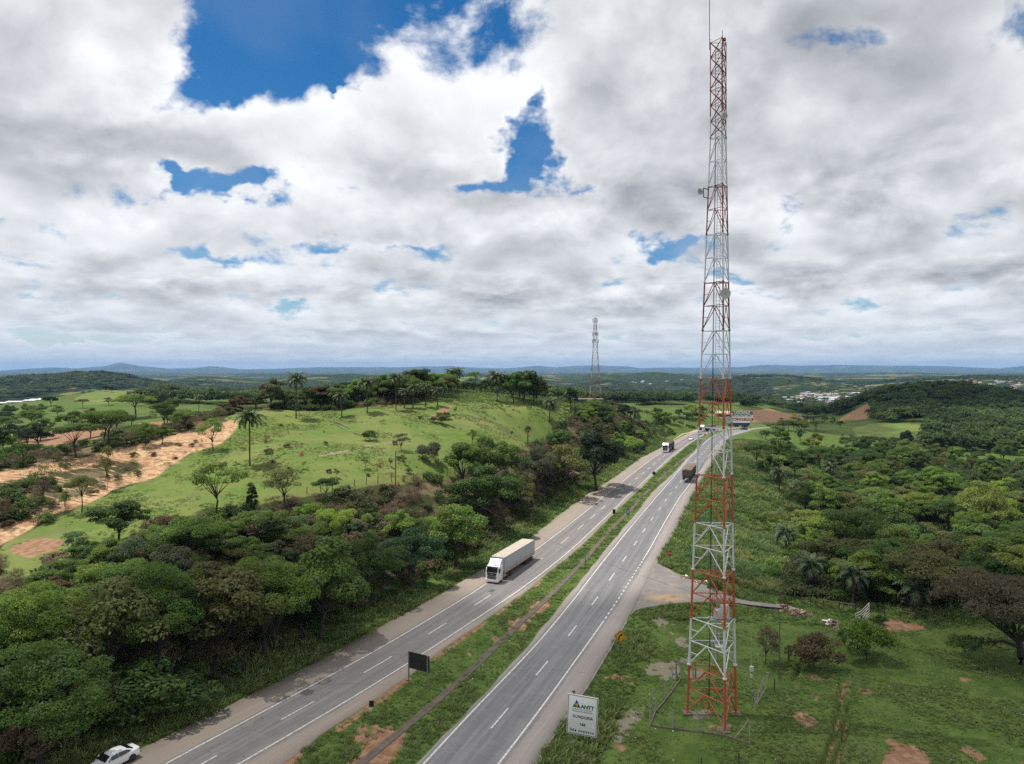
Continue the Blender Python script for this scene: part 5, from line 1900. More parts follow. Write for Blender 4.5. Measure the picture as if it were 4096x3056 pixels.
def small_sign(name, label, px, py, ptop, material, shape, size, face_cam=True, post=M_POSTD, rz=-0.25, extra=None, cat='road sign'):
    p = ground_at(px, py)
    sc = p.y / FPX
    top = (py - ptop) * sc
    t = thing(name, label, cat, tuple(p), rz)
    bar('post', t, (0, 0.05, -0.2), (0, 0.05, top - 0.02), 0.055, post, 8)
    zc = top - size / 2
    if shape == 'diamond':
        a = size / 2
        MB().prism([(0, zc - a), (a, zc), (0, zc + a), (-a, zc)], 'y', -0.03, 0.0).build('panel', material, t)
    elif shape == 'octagon':
        a = size / 2
        MB().prism([(a * math.cos(R(22.5 + 45 * i)) * 1.05, zc + a * math.sin(R(22.5 + 45 * i)) * 1.05) for i in range(8)], 'y', -0.03, 0.0).build('panel', material, t)
    else:
        w, h = shape
        zc = top - h / 2
        MB().box((0, -0.015, zc), (w, 0.03, h)).build('panel', material, t)
    if extra:
        extra(t, zc)
    return t


# yellow diamond with a black curve arrow
def curve_sign():
    def arrow(t, zc):
        f = -0.04
        a = 0.76
        for s in (1.0,):
            for (q0, q1) in (((0, -a), (a, 0)), ((a, 0), (0, a)), ((0, a), (-a, 0)), ((-a, 0), (0, -a))):
                d = Vector((q1[0] - q0[0], 0, q1[1] - q0[1]))
                m = Vector(((q0[0] + q1[0]) / 2, f, zc + (q0[1] + q1[1]) / 2))
                MB().box(m, (d.length, 0.012, 0.04), rot=Matrix.Rotation(-math.atan2(d.z, d.x), 3, 'Y')).build('border', M_SIGNB, t)
        pts = [(-0.20, -0.42), (-0.22, -0.25), (-0.18, -0.08), (-0.08, 0.06), (0.08, 0.16)]
        mb = MB()
        for (x0, z0), (x1, z1) in zip(pts[:-1], pts[1:]):
            d = Vector((x1 - x0, 0, z1 - z0))
            mb.box(((x0 + x1) / 2, f, zc + (z0 + z1) / 2), (d.length + 0.05, 0.014, 0.15), rot=Matrix.Rotation(-math.atan2(d.z, d.x), 3, 'Y'))
        mb.prism([(0.0, zc + 0.30), (0.34, zc + 0.34), (0.16, zc + 0.01)], 'y', f - 0.008, f + 0.004)
        mb.build('curve_arrow', M_SIGNB, t)
    small_sign('road_sign', 'yellow diamond sign with a black curve arrow at the right road edge', 2482, 2599, 2520, M_SIGNY, 'diamond', 1.72, rz=-0.15, extra=arrow)


curve_sign()


def stop_extra(t, zc):
    text_part('lettering', 'PARE', 0.30, M_SIGNW, t, (0, -0.036, zc), RX, bold=0.004)


small_sign('road_sign', 'red octagonal PARE stop sign in the grass beside the exit apron', 2680, 2253, 2203, M_SIGNR, 'octagon', 1.0, rz=-0.1, extra=stop_extra)


def chev_extra(t, zc):
    for k in range(4):
        MB().box((0, -0.038, zc - 0.42 + 0.28 * k), (0.42, 0.012, 0.10), rot=Matrix.Rotation(0.6, 3, 'Y')).build('stripe', M_SIGNB, t)


small_sign('hazard_marker', 'yellow and black striped hazard marker beside the stop sign', 2657, 2240, 2213, M_SIGNY, (0.42, 1.2), 1.2, rz=-0.1, extra=chev_extra, cat='marker')
small_sign('road_sign', 'small black backed sign standing in the median beside the blue sign', 2456, 2072, 2037, M_SIGNBK, (0.75, 1.1), 1, rz=0.1)
small_sign('road_sign', 'small black diamond backed sign at the far median edge', 2616, 1929, 1884, M_SIGNBK, 'diamond', 1.35, rz=0.1)


def blue_extra(t, zc):
    for dz in (0.30, 0.0, -0.28):
        MB().box((0, -0.034, zc + dz), (0.5, 0.01, 0.09)).build('text_line', M_SIGNW, t)


small_sign('road_sign', 'small blue service sign standing in the grassy median', 2512, 2078, 2037, M_SIGNBL, (0.8, 1.15), 1, rz=-0.1, extra=blue_extra)
small_sign('road_sign', 'small orange works sign in the far median near the bend', 2821, 1757, 1735, M_SIGNO, (1.2, 1.3), 1, rz=-0.1)


def marker_extra(t, zc):
    MB().box((0.26, -0.03, zc), (0.30, 0.02, 0.75)).build('side_panel', M_SIGNBK, t)


small_sign('kilometre_marker', 'short white post with a black backed plate by the left carriageway', 1486, 2847, 2802, M_SIGNBK, (0.55, 0.72), 1, post=M_TWHT, rz=0.2, extra=None, cat='marker post')


def far_left_signs():
    p = ground_at(2570, 1810, 150, 420)
    sc = p.y / FPX
    t = thing('road_sign', 'dark backed sign on two posts on the grass left of the far lorry', 'road sign', tuple(p), 0.1)
    W = 28 * sc
    MB().box((0, 0, 17 * sc), (W, 0.08, 20 * sc)).build('panel', M_SIGNBK, t)
    for s in (-1, 1):
        MB().box((s * W * 0.45, -0.08, 13 * sc), (0.16, 0.12, 27 * sc)).build('post', M_POST, t)
    p = ground_at(2543, 1800, 150, 420)
    t = thing('traffic_camera', 'white topped camera pole on the verge beside the dark backed sign', 'camera pole', tuple(p))
    h = 36 * p.y / FPX
    bar('pole', t, (0, 0, -0.3), (0, 0, h), 0.09, M_POST, 8)
    MB().box((0.3, 0, h), (1.2, 0.5, 0.4)).build('housing', M_SIGNW, t)


far_left_signs()


# ------------------------------------------------------------------ far roadside: billboard, kiosk
def billboards():
    Y = 505.0
    sc = Y / FPX
    xl, xr = (2925 - CX) * sc, (3012 - CX) * sc
    zt, zb = CAM_H - (1645 - HY) * sc, CAM_H - (1683 - HY) * sc
    xm, W, H = (xl + xr) / 2, xr - xl, zt - zb
    g = float(hz(xm, Y))
    t = thing('billboard', 'large green white and red LOCAFAZ hoarding beyond the highway bend', 'billboard', (xm, Y, g))
    zc = (zt + zb) / 2 - g
    pn = MB().box((0, 0, zc), (W, 0.3, H)).build('panel', M_SIGNW, t)
    MB().box((0, -0.17, zc + H * 0.31), (W, 0.03, H * 0.38)).build('green_band', mat('board_green', (0.10, 0.15, 0.11), 0.6), pn)
    MB().box((0, -0.17, zc - H * 0.36), (W, 0.03, H * 0.30)).build('red_band', mat('board_red', (0.36, 0.045, 0.05), 0.6), pn)
    text_part('lettering', 'LOCAFAZ', 2.7, M_SIGNW, pn, (0.0, -0.20, zc + H * 0.31), RX, bold=0.06, width=0.93)
    text_part('lettering', 'MÁQUINA PRA OBRA', 1.55, M_SIGNB, pn, (0, -0.20, zc + H * 0.02), RX, bold=0.02, width=0.92)
    text_part('lettering', '31 3383-3838', 2.35, M_SIGNW, pn, (0.2, -0.20, zc - H * 0.36), RX, bold=0.02, width=1.0)
    for k in range(6):
        x = -W * 0.42 + W * 0.84 * k / 5
        MB().box((x, 0.35, zc * 0.5), (0.3, 0.3, zc + H * 0.45)).build('post', M_POST, t)
    for k in range(4):
        MB().box((-W * 0.3 + W * 0.2 * k, -0.6, zc + H / 2 + 0.25), (0.12, 1.1, 0.12)).build('lamp_arm', M_POST, t)
    # second hoarding, yellow and pale, further right
    Y = 640.0
    sc = Y / FPX
    xl, xr = (3163 - CX) * sc, (3205 - CX) * sc
    zt, zb = CAM_H - (1655 - HY) * sc, CAM_H - (1673 - HY) * sc
    g = float(hz((xl + xr) / 2, Y))
    t = thing('billboard', 'pale hoarding with a yellow panel behind the trees right of the bend', 'billboard', ((xl + xr) / 2, Y, g))
    W, H, zc = xr - xl, zt - zb, (zt + zb) / 2 - g
    pn = MB().box((0, 0, zc), (W, 0.3, H)).build('panel', mat('board_pale', (0.42, 0.43, 0.40), 0.6), t)
    MB().box((-W * 0.21, -0.18, zc), (W * 0.48, 0.05, H * 0.96)).build('yellow_panel', M_SIGNY, pn)
    MB().box((-W * 0.30, -0.22, zc + 0.3), (W * 0.16, 0.04, 0.7), rot=Matrix.Rotation(0.5, 3, 'Y')).build('dark_mark', M_SIGNR, pn)
    MB().box((-W * 0.12, -0.22, zc + 0.3), (W * 0.16, 0.04, 0.7), rot=Matrix.Rotation(-0.5, 3, 'Y')).build('dark_mark', M_SIGNR, pn)
    MB().box((W * 0.28, -0.18, zc - 0.2), (W * 0.22, 0.05, H * 0.3), rot=Matrix.Rotation(-0.4, 3, 'Y')).build('grey_mark', M_POST, pn)
    for k in range(4):
        MB().box((-W * 0.4 + W * 0.8 * k / 3, 0.3, zc * 0.5), (0.3, 0.3, zc + H * 0.4)).build('post', M_POST, t)
    # roadside restaurant with pale roof
    Y = 492.0
    sc = Y / FPX
    xl, xr = (2862 - CX) * sc, (2922 - CX) * sc
    g = float(hz((xl + xr) / 2, Y)) - 0.2
    W = xr - xl
    t = thing('roadside_shop', 'low tan shop with pale tin roof and open porch beyond the bend', 'shop', ((xl + xr) / 2, Y, g))
    M_TAN = mat('shop_tan', (0.40, 0.255, 0.165), 0.8, var=0.15, scale=0.4)
    M_TIN = mat('tin_roof', (0.46, 0.38, 0.27), 0.6, var=0.2, scale=0.4)
    MB().box((0, 2.0, 1.7), (W, 6, 3.4)).build('wall', M_TAN, t)
    MB().prism([(-3.6, 3.2), (2, 5.2), (6, 3.4), (6, 3.25), (2, 5.0), (-3.6, 3.05)], 'x', -W / 2 - 0.4, W / 2 + 0.4).build('roof', M_TIN, t)
    for k in range(4):
        MB().box((-W * 0.45 + W * 0.3 * k, -3.3, 1.55), (0.2, 0.2, 3.1)).build('porch_post', M_WOODD, t)
    for k in range(3):
        MB().box((-W * 0.3 + W * 0.3 * k, -1.02, 1.4), (1.8, 0.1, 1.9)).build('opening', M_BLACK, t)
    MB().box((0, -3.35, 0.5), (W, 0.12, 1.0)).build('porch_wall', M_TAN, t)
    # pale forecourt
    co = [(xl - 2, Y - 16, 0), (xr + 26, Y - 16, 0), (xr + 30, Y + 2, 0), (xl - 2, Y - 3, 0)]
    n = 10
    P = []
    for i in range(n + 1):
        for j in range(n + 1):
            a = Vector(co[0]).lerp(Vector(co[1]), i / n)
            b = Vector(co[3]).lerp(Vector(co[2]), i / n)
            p = a.lerp(b, j / n)
            P.append((p.x, p.y, float(hz(p.x, p.y)) + 0.15))
    me = np_mesh('forecourt', np.array(P), grid_quads(n + 1, n + 1)[:, ::-1], [mat('forecourt_pale', (0.45, 0.42, 0.38), 0.9, var=0.15, scale=0.2)])
    tag(link('forecourt', me), kind='structure')


billboards()


# ------------------------------------------------------------------ poles, wires
def pole(label, px, py, ptop, r=0.15, material=M_POST, cross=False, ymin=40, ymax=700, cat='utility pole'):
    p = ground_at(px, py, ymin, ymax)
    h = (py - ptop) * p.y / FPX
    t = thing('utility_pole', label, cat, tuple(p))
    MB().path([(0, 0, -0.5), (0, 0, h * 0.5), (0.02, 0, h)], [r, r * 0.85, r * 0.65], 9).build('shaft', material, t, smooth=True)
    if cross:
        MB().box((0, 0.1, h - 0.4), (2.0, 0.1, 0.12)).build('crossarm', material, t)
        for x in (-0.9, -0.45, 0.45, 0.9):
            MB().tube((x, 0.1, h - 0.34), (x, 0.1, h - 0.12), 0.05, n=8).build('insulator', M_BLACK, t)
    return t, p + Vector((0, 0, h))


tA, topA = pole('bare grey pole standing on the brushy bank below the pasture', 1582, 1976, 1804, 0.19, M_POST, ymin=120, ymax=200)
tB, topB = pole('thin dark pole on the pasture edge near the distant mast', 2300, 1668, 1592, 0.16, M_WOODD, ymin=200, ymax=420)
tC, topC = pole('slim grey metal pole with meter box beside the fenced mast', 3005, 2752, 2555, 0.085, M_TGRY, ymin=60, ymax=110)
MB().box((0, -0.12, 2.35), (0.42, 0.26, 0.62)).build('meter_box', M_CABINET, tC)
MB().box((-0.02, -0.10, 1.5), (0.2, 0.18, 0.4)).build('junction_box', M_CABINET, tC)
bar('conduit', tC, (0, -0.11, 0), (0, -0.11, 2.1), 0.04, M_TGRY, 6)
tD, topD = pole('weathered wooden pole between the meter pole and the dark shrub', 3118, 2715, 2480, 0.10, M_WOOD, ymin=60, ymax=130)
tE, topE = pole('old concrete pole rising behind the mast out of the grass', 2868, 2640, 2395, 0.16, M_CONC, ymin=80, ymax=130)


def wire(label, a, b, sag, r=0.02):
    a, b = Vector(a), Vector(b)
    n = 24
    pts = []
    for i in range(n + 1):
        f = i / n
        p = a.lerp(b, f)
        p.z -= sag * 4 * f * (1 - f)
        pts.append(p)
    o = MB().path([p - a for p in pts], [r] * (n + 1), 4).build('power_line', M_CABLE, loc=a)
    return tag(o, label, 'cable')


wire('thin black cable crossing both carriageways from the bare pole to the concrete pole', topA - Vector((0, 0, 0.2)), topE - Vector((0, 0, 0.1)), 3.0, 0.014)
wire('thin cable running from the concrete pole down to the meter pole', topE - Vector((0, 0, 0.3)), topC - Vector((0, 0, 0.1)), 0.3, 0.014)


# ------------------------------------------------------------------ mast compound fence: posts of concrete, leaning strands
def compound():
    t = thing('compound_fence', 'broken concrete post fence round the foot of the mast', 'fence', (TB.x, TB.y, 0))
    px = [(2600, 2905), (2692, 2918), (2793, 2930), (2895, 2945), (2998, 2978), (3020, 2850), (3048, 2790), (3075, 2700), (2975, 2745), (2772, 2712), (2725, 2715), (2690, 2765), (2660, 2805), (2622, 2850)]
    tops = [2815, 2830, 2842, 2855, 2870, 2760, 2700, 2690, 2660, 2655, 2640, 2650, 2710, 2750]
    P = []
    for (x, y), tp in zip(px, tops):
        p = hit(x, y, 50, 120)
        h = min((y - tp) * p.y / FPX, 3.0)
        lean = random.uniform(-0.08, 0.08)
        mb = MB().path([(0, 0, -0.3), (lean * 0.5, 0, h * 0.75), (lean, 0.0, h * 0.86), (lean - 0.35, -0.1, h)], [0.075, 0.07, 0.065, 0.05], 4)
        mb.build('post', M_CONC, t, loc=p - TB)
        P.append((p - TB, h))
    # kerb-like plinth and sagging strands
    ring_ = [0, 1, 2, 3, 4]
    left = [0, 13, 12, 11, 10]
    for chain in (ring_, left):
        for a, b in zip(chain[:-1], chain[1:]):
            pa, pb = P[a][0], P[b][0]
            d = pb - pa
            m = (pa + pb) / 2
            MB().box((m.x, m.y, m.z + 0.08), (d.length, 0.12, 0.22), rot=Matrix.Rotation(math.atan2(d.y, d.x), 3, 'Z')).build('plinth', M_CONCD, t)
    for a, b in ((0, 1), (1, 2), (2, 3), (3, 4), (0, 13), (13, 12), (12, 11), (11, 10), (5, 6), (6, 7)):
        for f in (0.3, 0.55, 0.8):
            pa, pb = P[a][0] + Vector((0, 0, P[a][1] * f)), P[b][0] + Vector((0, 0, P[b][1] * f))
            mid = (pa + pb) / 2 - Vector((0, 0, 0.12))
            MB().path([pa, mid, pb], [0.008] * 3, 3).build('wire_strand', M_TGRY, t)
    # leaning broken rails on the right side
    for (x0, y0, x1, y1) in ((3030, 2780, 3060, 2700), (3028, 2815, 3068, 2735), (2940, 2950, 2998, 2870), (3015, 2830, 3040, 2890)):
        a = hit(x0, y0, 50, 120)
        b = a + Vector(((x1 - x0) * a.y / FPX, 0.3, abs(y1 - y0) * a.y / FPX * 0.8))
        bar('fallen_rail', t, a - TB, b - TB, 0.05, M_CONC, 5)
    # gate posts
    for x, y, tp in ((2782, 2712, 2640), (2705, 2722, 2630)):
        p = hit(x, y, 50, 120) - TB
        bar('gate_post', t, p, p + Vector((0, 0, (y - tp) * 0.028)), 0.09, M_POST, 8)
    a, b = hit(2705, 2722, 50, 120) - TB, hit(2782, 2712, 50, 120) - TB
    bar('gate_rail', t, a + Vector((0, 0, 2.2)), b + Vector((0, 0, 2.0)), 0.04, M_POST, 6)


compound()


# small rusty step frame by the mast foot
def step_frame():
    p = hit(2835, 2850, 60, 100)
    t = thing('step_frame', 'small rusty metal step frame lying at the mast foot', 'frame', tuple(p), 0.4)
    for s in (-1, 1):
        bar('rail', t, (s * 0.4, -0.6, 0.05), (s * 0.4, 0.5, 1.3), 0.04, M_TRED, 6)
        bar('rail', t, (s * 0.4, 0.1, 0.02), (s * 0.4, 0.5, 1.3), 0.04, M_TRED, 6)
    for k in range(4):
        bar('step', t, (-0.4, -0.5 + 0.27 * k, 0.2 + 0.3 * k), (0.4, -0.5 + 0.27 * k, 0.2 + 0.3 * k), 0.035, M_TRED, 6)


step_frame()


# ------------------------------------------------------------------ gate and rails by the field
def field_gate():
    p = hit(3440, 2505, 70, 140)
    Y = p.y
    sc = Y / FPX
    M_G = mat('gate_cream', (0.52, 0.48, 0.42), 0.6, dirt=((0.30, 0.18, 0.11), 0.5, 3))
    t = thing('field_gate', 'cream metal five bar gate with folded leaf at the field entrance', 'gate', tuple(p), 0)

    def leaf(o, d, W, H):
        d = Vector(d).normalized()
        for f in (0, 1):
            bar('stile', t, Vector(o) + d * W * f + Vector((0, 0, 0.1)), Vector(o) + d * W * f + Vector((0, 0, 0.1 + H)), 0.055, M_G, 6)
        for k in range(6):
            z = 0.12 + (H - 0.04) * k / 5
            bar('gate_bar', t, Vector(o) + Vector((0, 0, z)), Vector(o) + d * W + Vector((0, 0, z)), 0.045, M_G, 6)
        bar('brace', t, Vector(o) + Vector((0, 0, 0.2)), Vector(o) + d * W + Vector((0, 0, H)), 0.035, M_G, 6)
        bar('brace', t, Vector(o) + d * W * 0.5 + Vector((0, 0, 0.1)), Vector(o) + d * W * 0.5 + Vector((0, 0, H)), 0.035, M_G, 6)
    leaf((0.3, 0.3, 0.05), (0.90, 1.0, 0.06), 4.4, 2.1)
    leaf((0.25, 0.2, 0.05), (-1.3, -1.0, 0.0), 1.6, 2.1)
    tp = thing('gate_post', 'dark round wooden post beside the cream gate', 'post', tuple(p + Vector((-0.35, -1.2, 0))))
    bar('shaft', tp, (0, 0, -0.3), (0, 0, 2.1), 0.15, M_WOODD, 9)


field_gate()


def rails(label, pts, tops, seg, thick=0.07, ymin=60, ymax=150):
    """Posts with a pole rail laid over them: (column, row) of feet."""
    P = [hit(x, y, ymin, ymax) for x, y in pts]
    t = thing('rail_fence', label, 'fence', tuple(P[0]))
    T = []
    for p, (x, y), tp in zip(P, pts, tops):
        h = (y - tp) * p.y / FPX
        bar('post', t, p - P[0] - Vector((0, 0, 0.3)), p - P[0] + Vector((0, 0, h)), 0.10, M_WOODD, 7)
        T.append(p - P[0] + Vector((0, 0, h - 0.06)))
    for a, b in seg:
        bar('rail', t, T[a], T[b], thick, M_WOOD, 7)
    return t


rails('old pole rail fence running from the wooden pole up to the cream gate', [(3155, 2645), (3163, 2625), (3395, 2528), (3430, 2510)], [2585, 2585, 2488, 2470], [(1, 2), (2, 3)])
rails('pole rail fence with three dark posts at the wood edge left of the gate', [(3294, 2431), (3357, 2445), (3421, 2455)], [2400, 2408, 2417], [(0, 1), (1, 2)])
rails('short pole rail fence beyond the bare earth right of the gate', [(3600, 2476), (3660, 2483)], [2443, 2452], [(0, 1)])
for i, (x, y, tp, lb) in enumerate([(3243, 2422, 2395, 'short dark stake in the grass left of the debris'), (3262, 2423, 2398, 'leaning dark stake beside another in the grass'), (3098, 2762, 2714, 'dark stake standing alone right of the mast compound'),
                                    (2804, 3050, 3030, 'low dark stake at the bottom grass below the mast'), (2955, 3050, 3012, 'tall dark stake at the bottom grass below the mast'), (3538, 2466, 2440, 'grey stake at the wood edge behind the gate'),
                                    (2340, 2280, 2228, 'thin rusty post standing in the median grass')]):
    p = hit(x, y, 50, 260)
    s = thing('stake', lb, 'stake', tuple(p))
    bar('shaft', s, (0, 0, -0.2), (random.uniform(-0.06, 0.06), 0, (y - tp) * p.y / FPX), 0.065, M_WOODD, 6)


# ------------------------------------------------------------------ pasture fence: each post a part
def pasture_fence():
    chain = [(1230, 1975), (1330, 1958), (1420, 1945), (1512, 1932), (1617, 1928), (1728, 1914), (1821, 1898), (1930, 1868), (2043, 1831), (2111, 1787), (2150, 1766), (2197, 1744), (2234, 1710), (2275, 1672), (2320, 1639)]
    P = [hit(x, y, 110, 420) for x, y in chain]
    t = thing('pasture_fence', 'dark post and wire fence along the lower edge of the pasture', 'fence', tuple(P[3]))
    posts = []
    for a, b in zip(P[:-1], P[1:]):
        n = max(1, int((b - a).length / 2.6))
        for k in range(n):
            p = a.lerp(b, k / n)
            p.x += random.uniform(-0.15, 0.15)
            p.z = float(hz(p.x, p.y))
            posts.append(p)
    M = M_WOODD
    for p in posts:
        h = random.uniform(1.35, 1.75)
        bar('post', t, p - P[3] - Vector((0, 0, 0.2)), p - P[3] + Vector((random.uniform(-0.1, 0.1), 0, h)), 0.085, M, 5)
    for z in (0.6, 1.15):
        MB().path([p - P[3] + Vector((0, 0, z)) for p in posts], [0.008] * len(posts), 3).build('wire_strand', M_TGRY, t)


pasture_fence()

# ------------------------------------------------------------------ cars
def lane_xy(F, py, off=0.0):
    Y = row_to_Y(py)
    return Vector((float(F(Y)) + off, Y, float(road_z(Y)) + 0.02))


_Yc = row_to_Y(3062)
SHC = lambda y: (LO(y) * 0.52 + LL(y) * 0.48)
sedan('parked_car', 'white saloon car on the dusty shoulder of the left carriageway', Vector((float(SHC(_Yc)) - 2.0, _Yc, float(road_z(_Yc)) + 0.02)), head_at(LL, _Yc, False) - 0.03, M_WHITE)
M_SILV = mat('paint_silver', (0.50, 0.51, 0.52), 0.3, metal=0.3)
M_NAVY = mat('paint_navy', (0.035, 0.05, 0.075), 0.3)
YY = row_to_Y(1760)
sedan('moving_car', 'white car ahead of the far lorry in the left carriageway', Vector(flat_pt(2764, 1760, 0.02)), head_at(LDC, YY, False), M_WHITE, 'small cars far along the highway', False)
sedan('moving_car', 'pale car partly hidden by the mast leg near the bend', Vector(flat_pt(2798, 1738, 0.02)), head_at(LDC, row_to_Y(1738), False), M_SILV, 'small cars far along the highway', False)
sedan('moving_car', 'dark blue car leaving around the bend in the right carriageway', Vector(flat_pt(2976, 1719, 0.02)), head_at(RDC, 425, True) - 0.5, M_NAVY, 'small cars far along the highway', False)
truck('distant_lorry', 'white cab lorry half hidden behind the mast leg at the bend', Vector(flat_pt(2803, 1727, 0.02)), head_at(LDC, row_to_Y(1727), False) - 0.35, M_CABW, 'tipper', (M_BODYD, M_TARPG), length=14.0, cab_h=2.75, detail=False)
_p = Vector((0, 0, 0))
_Yb = 446.0
_pb = Vector(((2912 - CX) / FPX * _Yb, _Yb, float(hz((2912 - CX) / FPX * _Yb, _Yb)) + 0.10))
truck('distant_lorry', 'dark blue lorry with pale tarpaulin on the far road below the hoarding', _pb, R(78), mat('cab_blue', (0.05, 0.08, 0.16), 0.35), 'tipper', (M_BODYBL, M_TARPBL), length=12.8, cab_h=2.75, detail=False)
DEBUG = False
# ------------------------------------------------------------------ leaf and bark materials
def leaf_material(name, attr_instancer=False, transl=0.40, gloss=0.18):
    """Leaf colour comes from the object (or the instance) and is varied leaf by leaf."""
    m = bpy.data.materials.new(name)
    m.use_nodes = True
    T = NT(m.node_tree)
    o = T.n('ShaderNodeOutputMaterial')
    if attr_instancer:
        at = T.n('ShaderNodeAttribute', attribute_name='tint', attribute_type='INSTANCER')
        col = at.outputs['Color']
    else:
        col = T.n('ShaderNodeObjectInfo').outputs['Color']
    lv = T.n('ShaderNodeAttribute', attribute_name='leafvar')
    sp = T.n('ShaderNodeSeparateColor')
    T.put(sp.inputs[0], lv.outputs['Color'])
    hs = T.n('ShaderNodeHueSaturation')
    T.put(hs.inputs['Color'], col)
    T.put(hs.inputs['Hue'], T.ramp(sp.outputs[0], 0, 1, 0.465, 0.53, False))
    T.put(hs.inputs['Value'], T.ramp(sp.outputs[1], 0, 1, 0.66, 1.56, False))
    T.put(hs.inputs['Saturation'], T.ramp(sp.outputs[2], 0, 1, 0.75, 1.12, False))
    b = T.n('ShaderNodeBsdfPrincipled')
    b.inputs['Roughness'].default_value = 0.55
    b.inputs['Specular IOR Level'].default_value = gloss
    T.put(b.inputs['Base Color'], hs.outputs[0])
    tr = T.n('ShaderNodeBsdfTranslucent')
    h2 = T.n('ShaderNodeHueSaturation')
    T.put(h2.inputs['Color'], hs.outputs[0])
    h2.inputs['Value'].default_value = 1.3
    h2.inputs['Hue'].default_value = 0.485
    T.put(tr.inputs['Color'], h2.outputs[0])
    mx = T.n('ShaderNodeMixShader')
    mx.inputs[0].default_value = transl
    T.t.links.new(b.outputs[0], mx.inputs[1])
    T.t.links.new(tr.outputs[0], mx.inputs[2])
    T.t.links.new(mx.outputs[0], o.inputs[0])
    return m


M_LEAF = leaf_material('leaf')
M_LEAFI = leaf_material('leaf_scattered', True)
M_FROND = leaf_material('palm_frond', False, 0.2, 0.5)
M_FRONDI = leaf_material('blade_scattered', True, 0.25, 0.3)
M_BARK = mat('bark', (0.085, 0.068, 0.052), 0.95, var=0.3, scale=3)
M_BARKD = mat('bark_dark', (0.040, 0.032, 0.026), 0.95, var=0.3, scale=3)
M_BARKP = mat('bark_pale', (0.20, 0.18, 0.155), 0.9, var=0.3, scale=3)
M_TERMITE = mat('termite_earth', (0.20, 0.085, 0.045), 0.95, var=0.3, scale=3)


def unit_dirs(n, rng, zmin=-1.0):
    z = rng.uniform(zmin, 1, n)
    a = rng.uniform(0, 2 * np.pi, n)
    s = np.sqrt(1 - z * z)
    return np.stack([s * np.cos(a), s * np.sin(a), z], 1)


def leaf_quads(pos, nrm, size, aspect, rng, droop=0.0):
    """Pointed leaf-spray quads at positions with given facing."""
    n = len(pos)
    t = rng.normal(size=(n, 3))
    t[:, 2] -= droop
    t -= (t * nrm).sum(1, keepdims=True) * nrm
    t /= np.linalg.norm(t, axis=1, keepdims=True) + 1e-9
    b = np.cross(nrm, t)
    s = size[:, None]
    w = s * aspect
    p0 = pos - t * s * 0.5
    p2 = pos + t * s * 0.5 - nrm * s * 0.12
    mid = pos + nrm * s * 0.05
    p1 = mid + b * w * 0.5 + t * s * 0.05
    p3 = mid - b * w * 0.5 + t * s * 0.05
    co = np.stack([p0, p1, p2, p3], 1).reshape(-1, 3)
    q = np.arange(4 * n).reshape(-1, 4)
    return co, q


def crown_data(seed, R=3.6, H=4.0, zc=5.0, nclump=26, nleaf=4200, leaf=0.36, flat=0.55, kind='round', aspect=0.55, hollow=0.0):
    """Crown made of clumps of leaves spread over an uneven dome."""
    rng = np.random.default_rng(seed)
    d = unit_dirs(nclump, rng, -0.35 if kind == 'round' else -0.05)
    rad = rng.uniform(0.55, 0.98, nclump)
    lop = 1 + 0.28 * np.sin(np.arctan2(d[:, 1], d[:, 0]) * rng.integers(2, 4) + rng.uniform(0, 6))
    if kind == 'umbrella':
        a = rng.uniform(0, 2 * np.pi, nclump)
        r = np.sqrt(rng.uniform(0.02, 1, nclump))
        C = np.stack([R * r * np.cos(a) * lop, R * r * np.sin(a) * lop, zc + H * (0.32 * (1 - r ** 2) + rng.uniform(-0.14, 0.14, nclump))], 1)
    elif kind == 'tall':
        z = rng.uniform(-1, 1, nclump)
        rr_ = np.sqrt(np.clip(1 - z * z, 0, 1)) * (1 - 0.25 * z)
        a = rng.uniform(0, 2 * np.pi, nclump)
        C = np.stack([R * 0.8 * rr_ * np.cos(a), R * 0.8 * rr_ * np.sin(a), zc + H * 0.45 * z], 1)
    else:
        C = np.stack([R * d[:, 0] * rad * lop, R * d[:, 1] * rad * lop, zc + H * 0.5 * d[:, 2] * rad], 1)
    cr = R * rng.uniform(0.20, 0.38, nclump) * (26 / nclump) ** 0.33
    k = rng.choice(nclump, nleaf, p=cr ** 2 / (cr ** 2).sum())
    ld = unit_dirs(nleaf, rng, -0.55)
    lr = rng.uniform(0.72, 1.06, nleaf) ** 0.8
    pos = C[k] + ld * (cr[k] * lr)[:, None] * np.array([1, 1, flat])
    pos += rng.normal(size=pos.shape) * 0.10 * leaf / 0.36
    nrm = ld * 0.6 + rng.normal(size=ld.shape) * 0.42 + np.array([0, 0, 0.55])
    nrm /= np.linalg.norm(nrm, axis=1, keepdims=True)
    size = leaf * rng.uniform(0.7, 1.45, nleaf)
    co, q = leaf_quads(pos, nrm, size, aspect, rng, 0.35)
    clv = rng.uniform(0.15, 0.85, (nclump, 3))
    var = np.clip(clv[k] * 0.55 + rng.uniform(0, 1, (nleaf, 3)) * 0.45, 0, 1)
    return co, q, np.repeat(var, 4, 0), C


def leaf_mesh(name, co, q, var, material):
    me = np_mesh(name, co, q, [material])
    v4 = np.concatenate([var, np.ones((len(var), 1))], 1)
    put_attr(me, 'leafvar', v4)
    return me


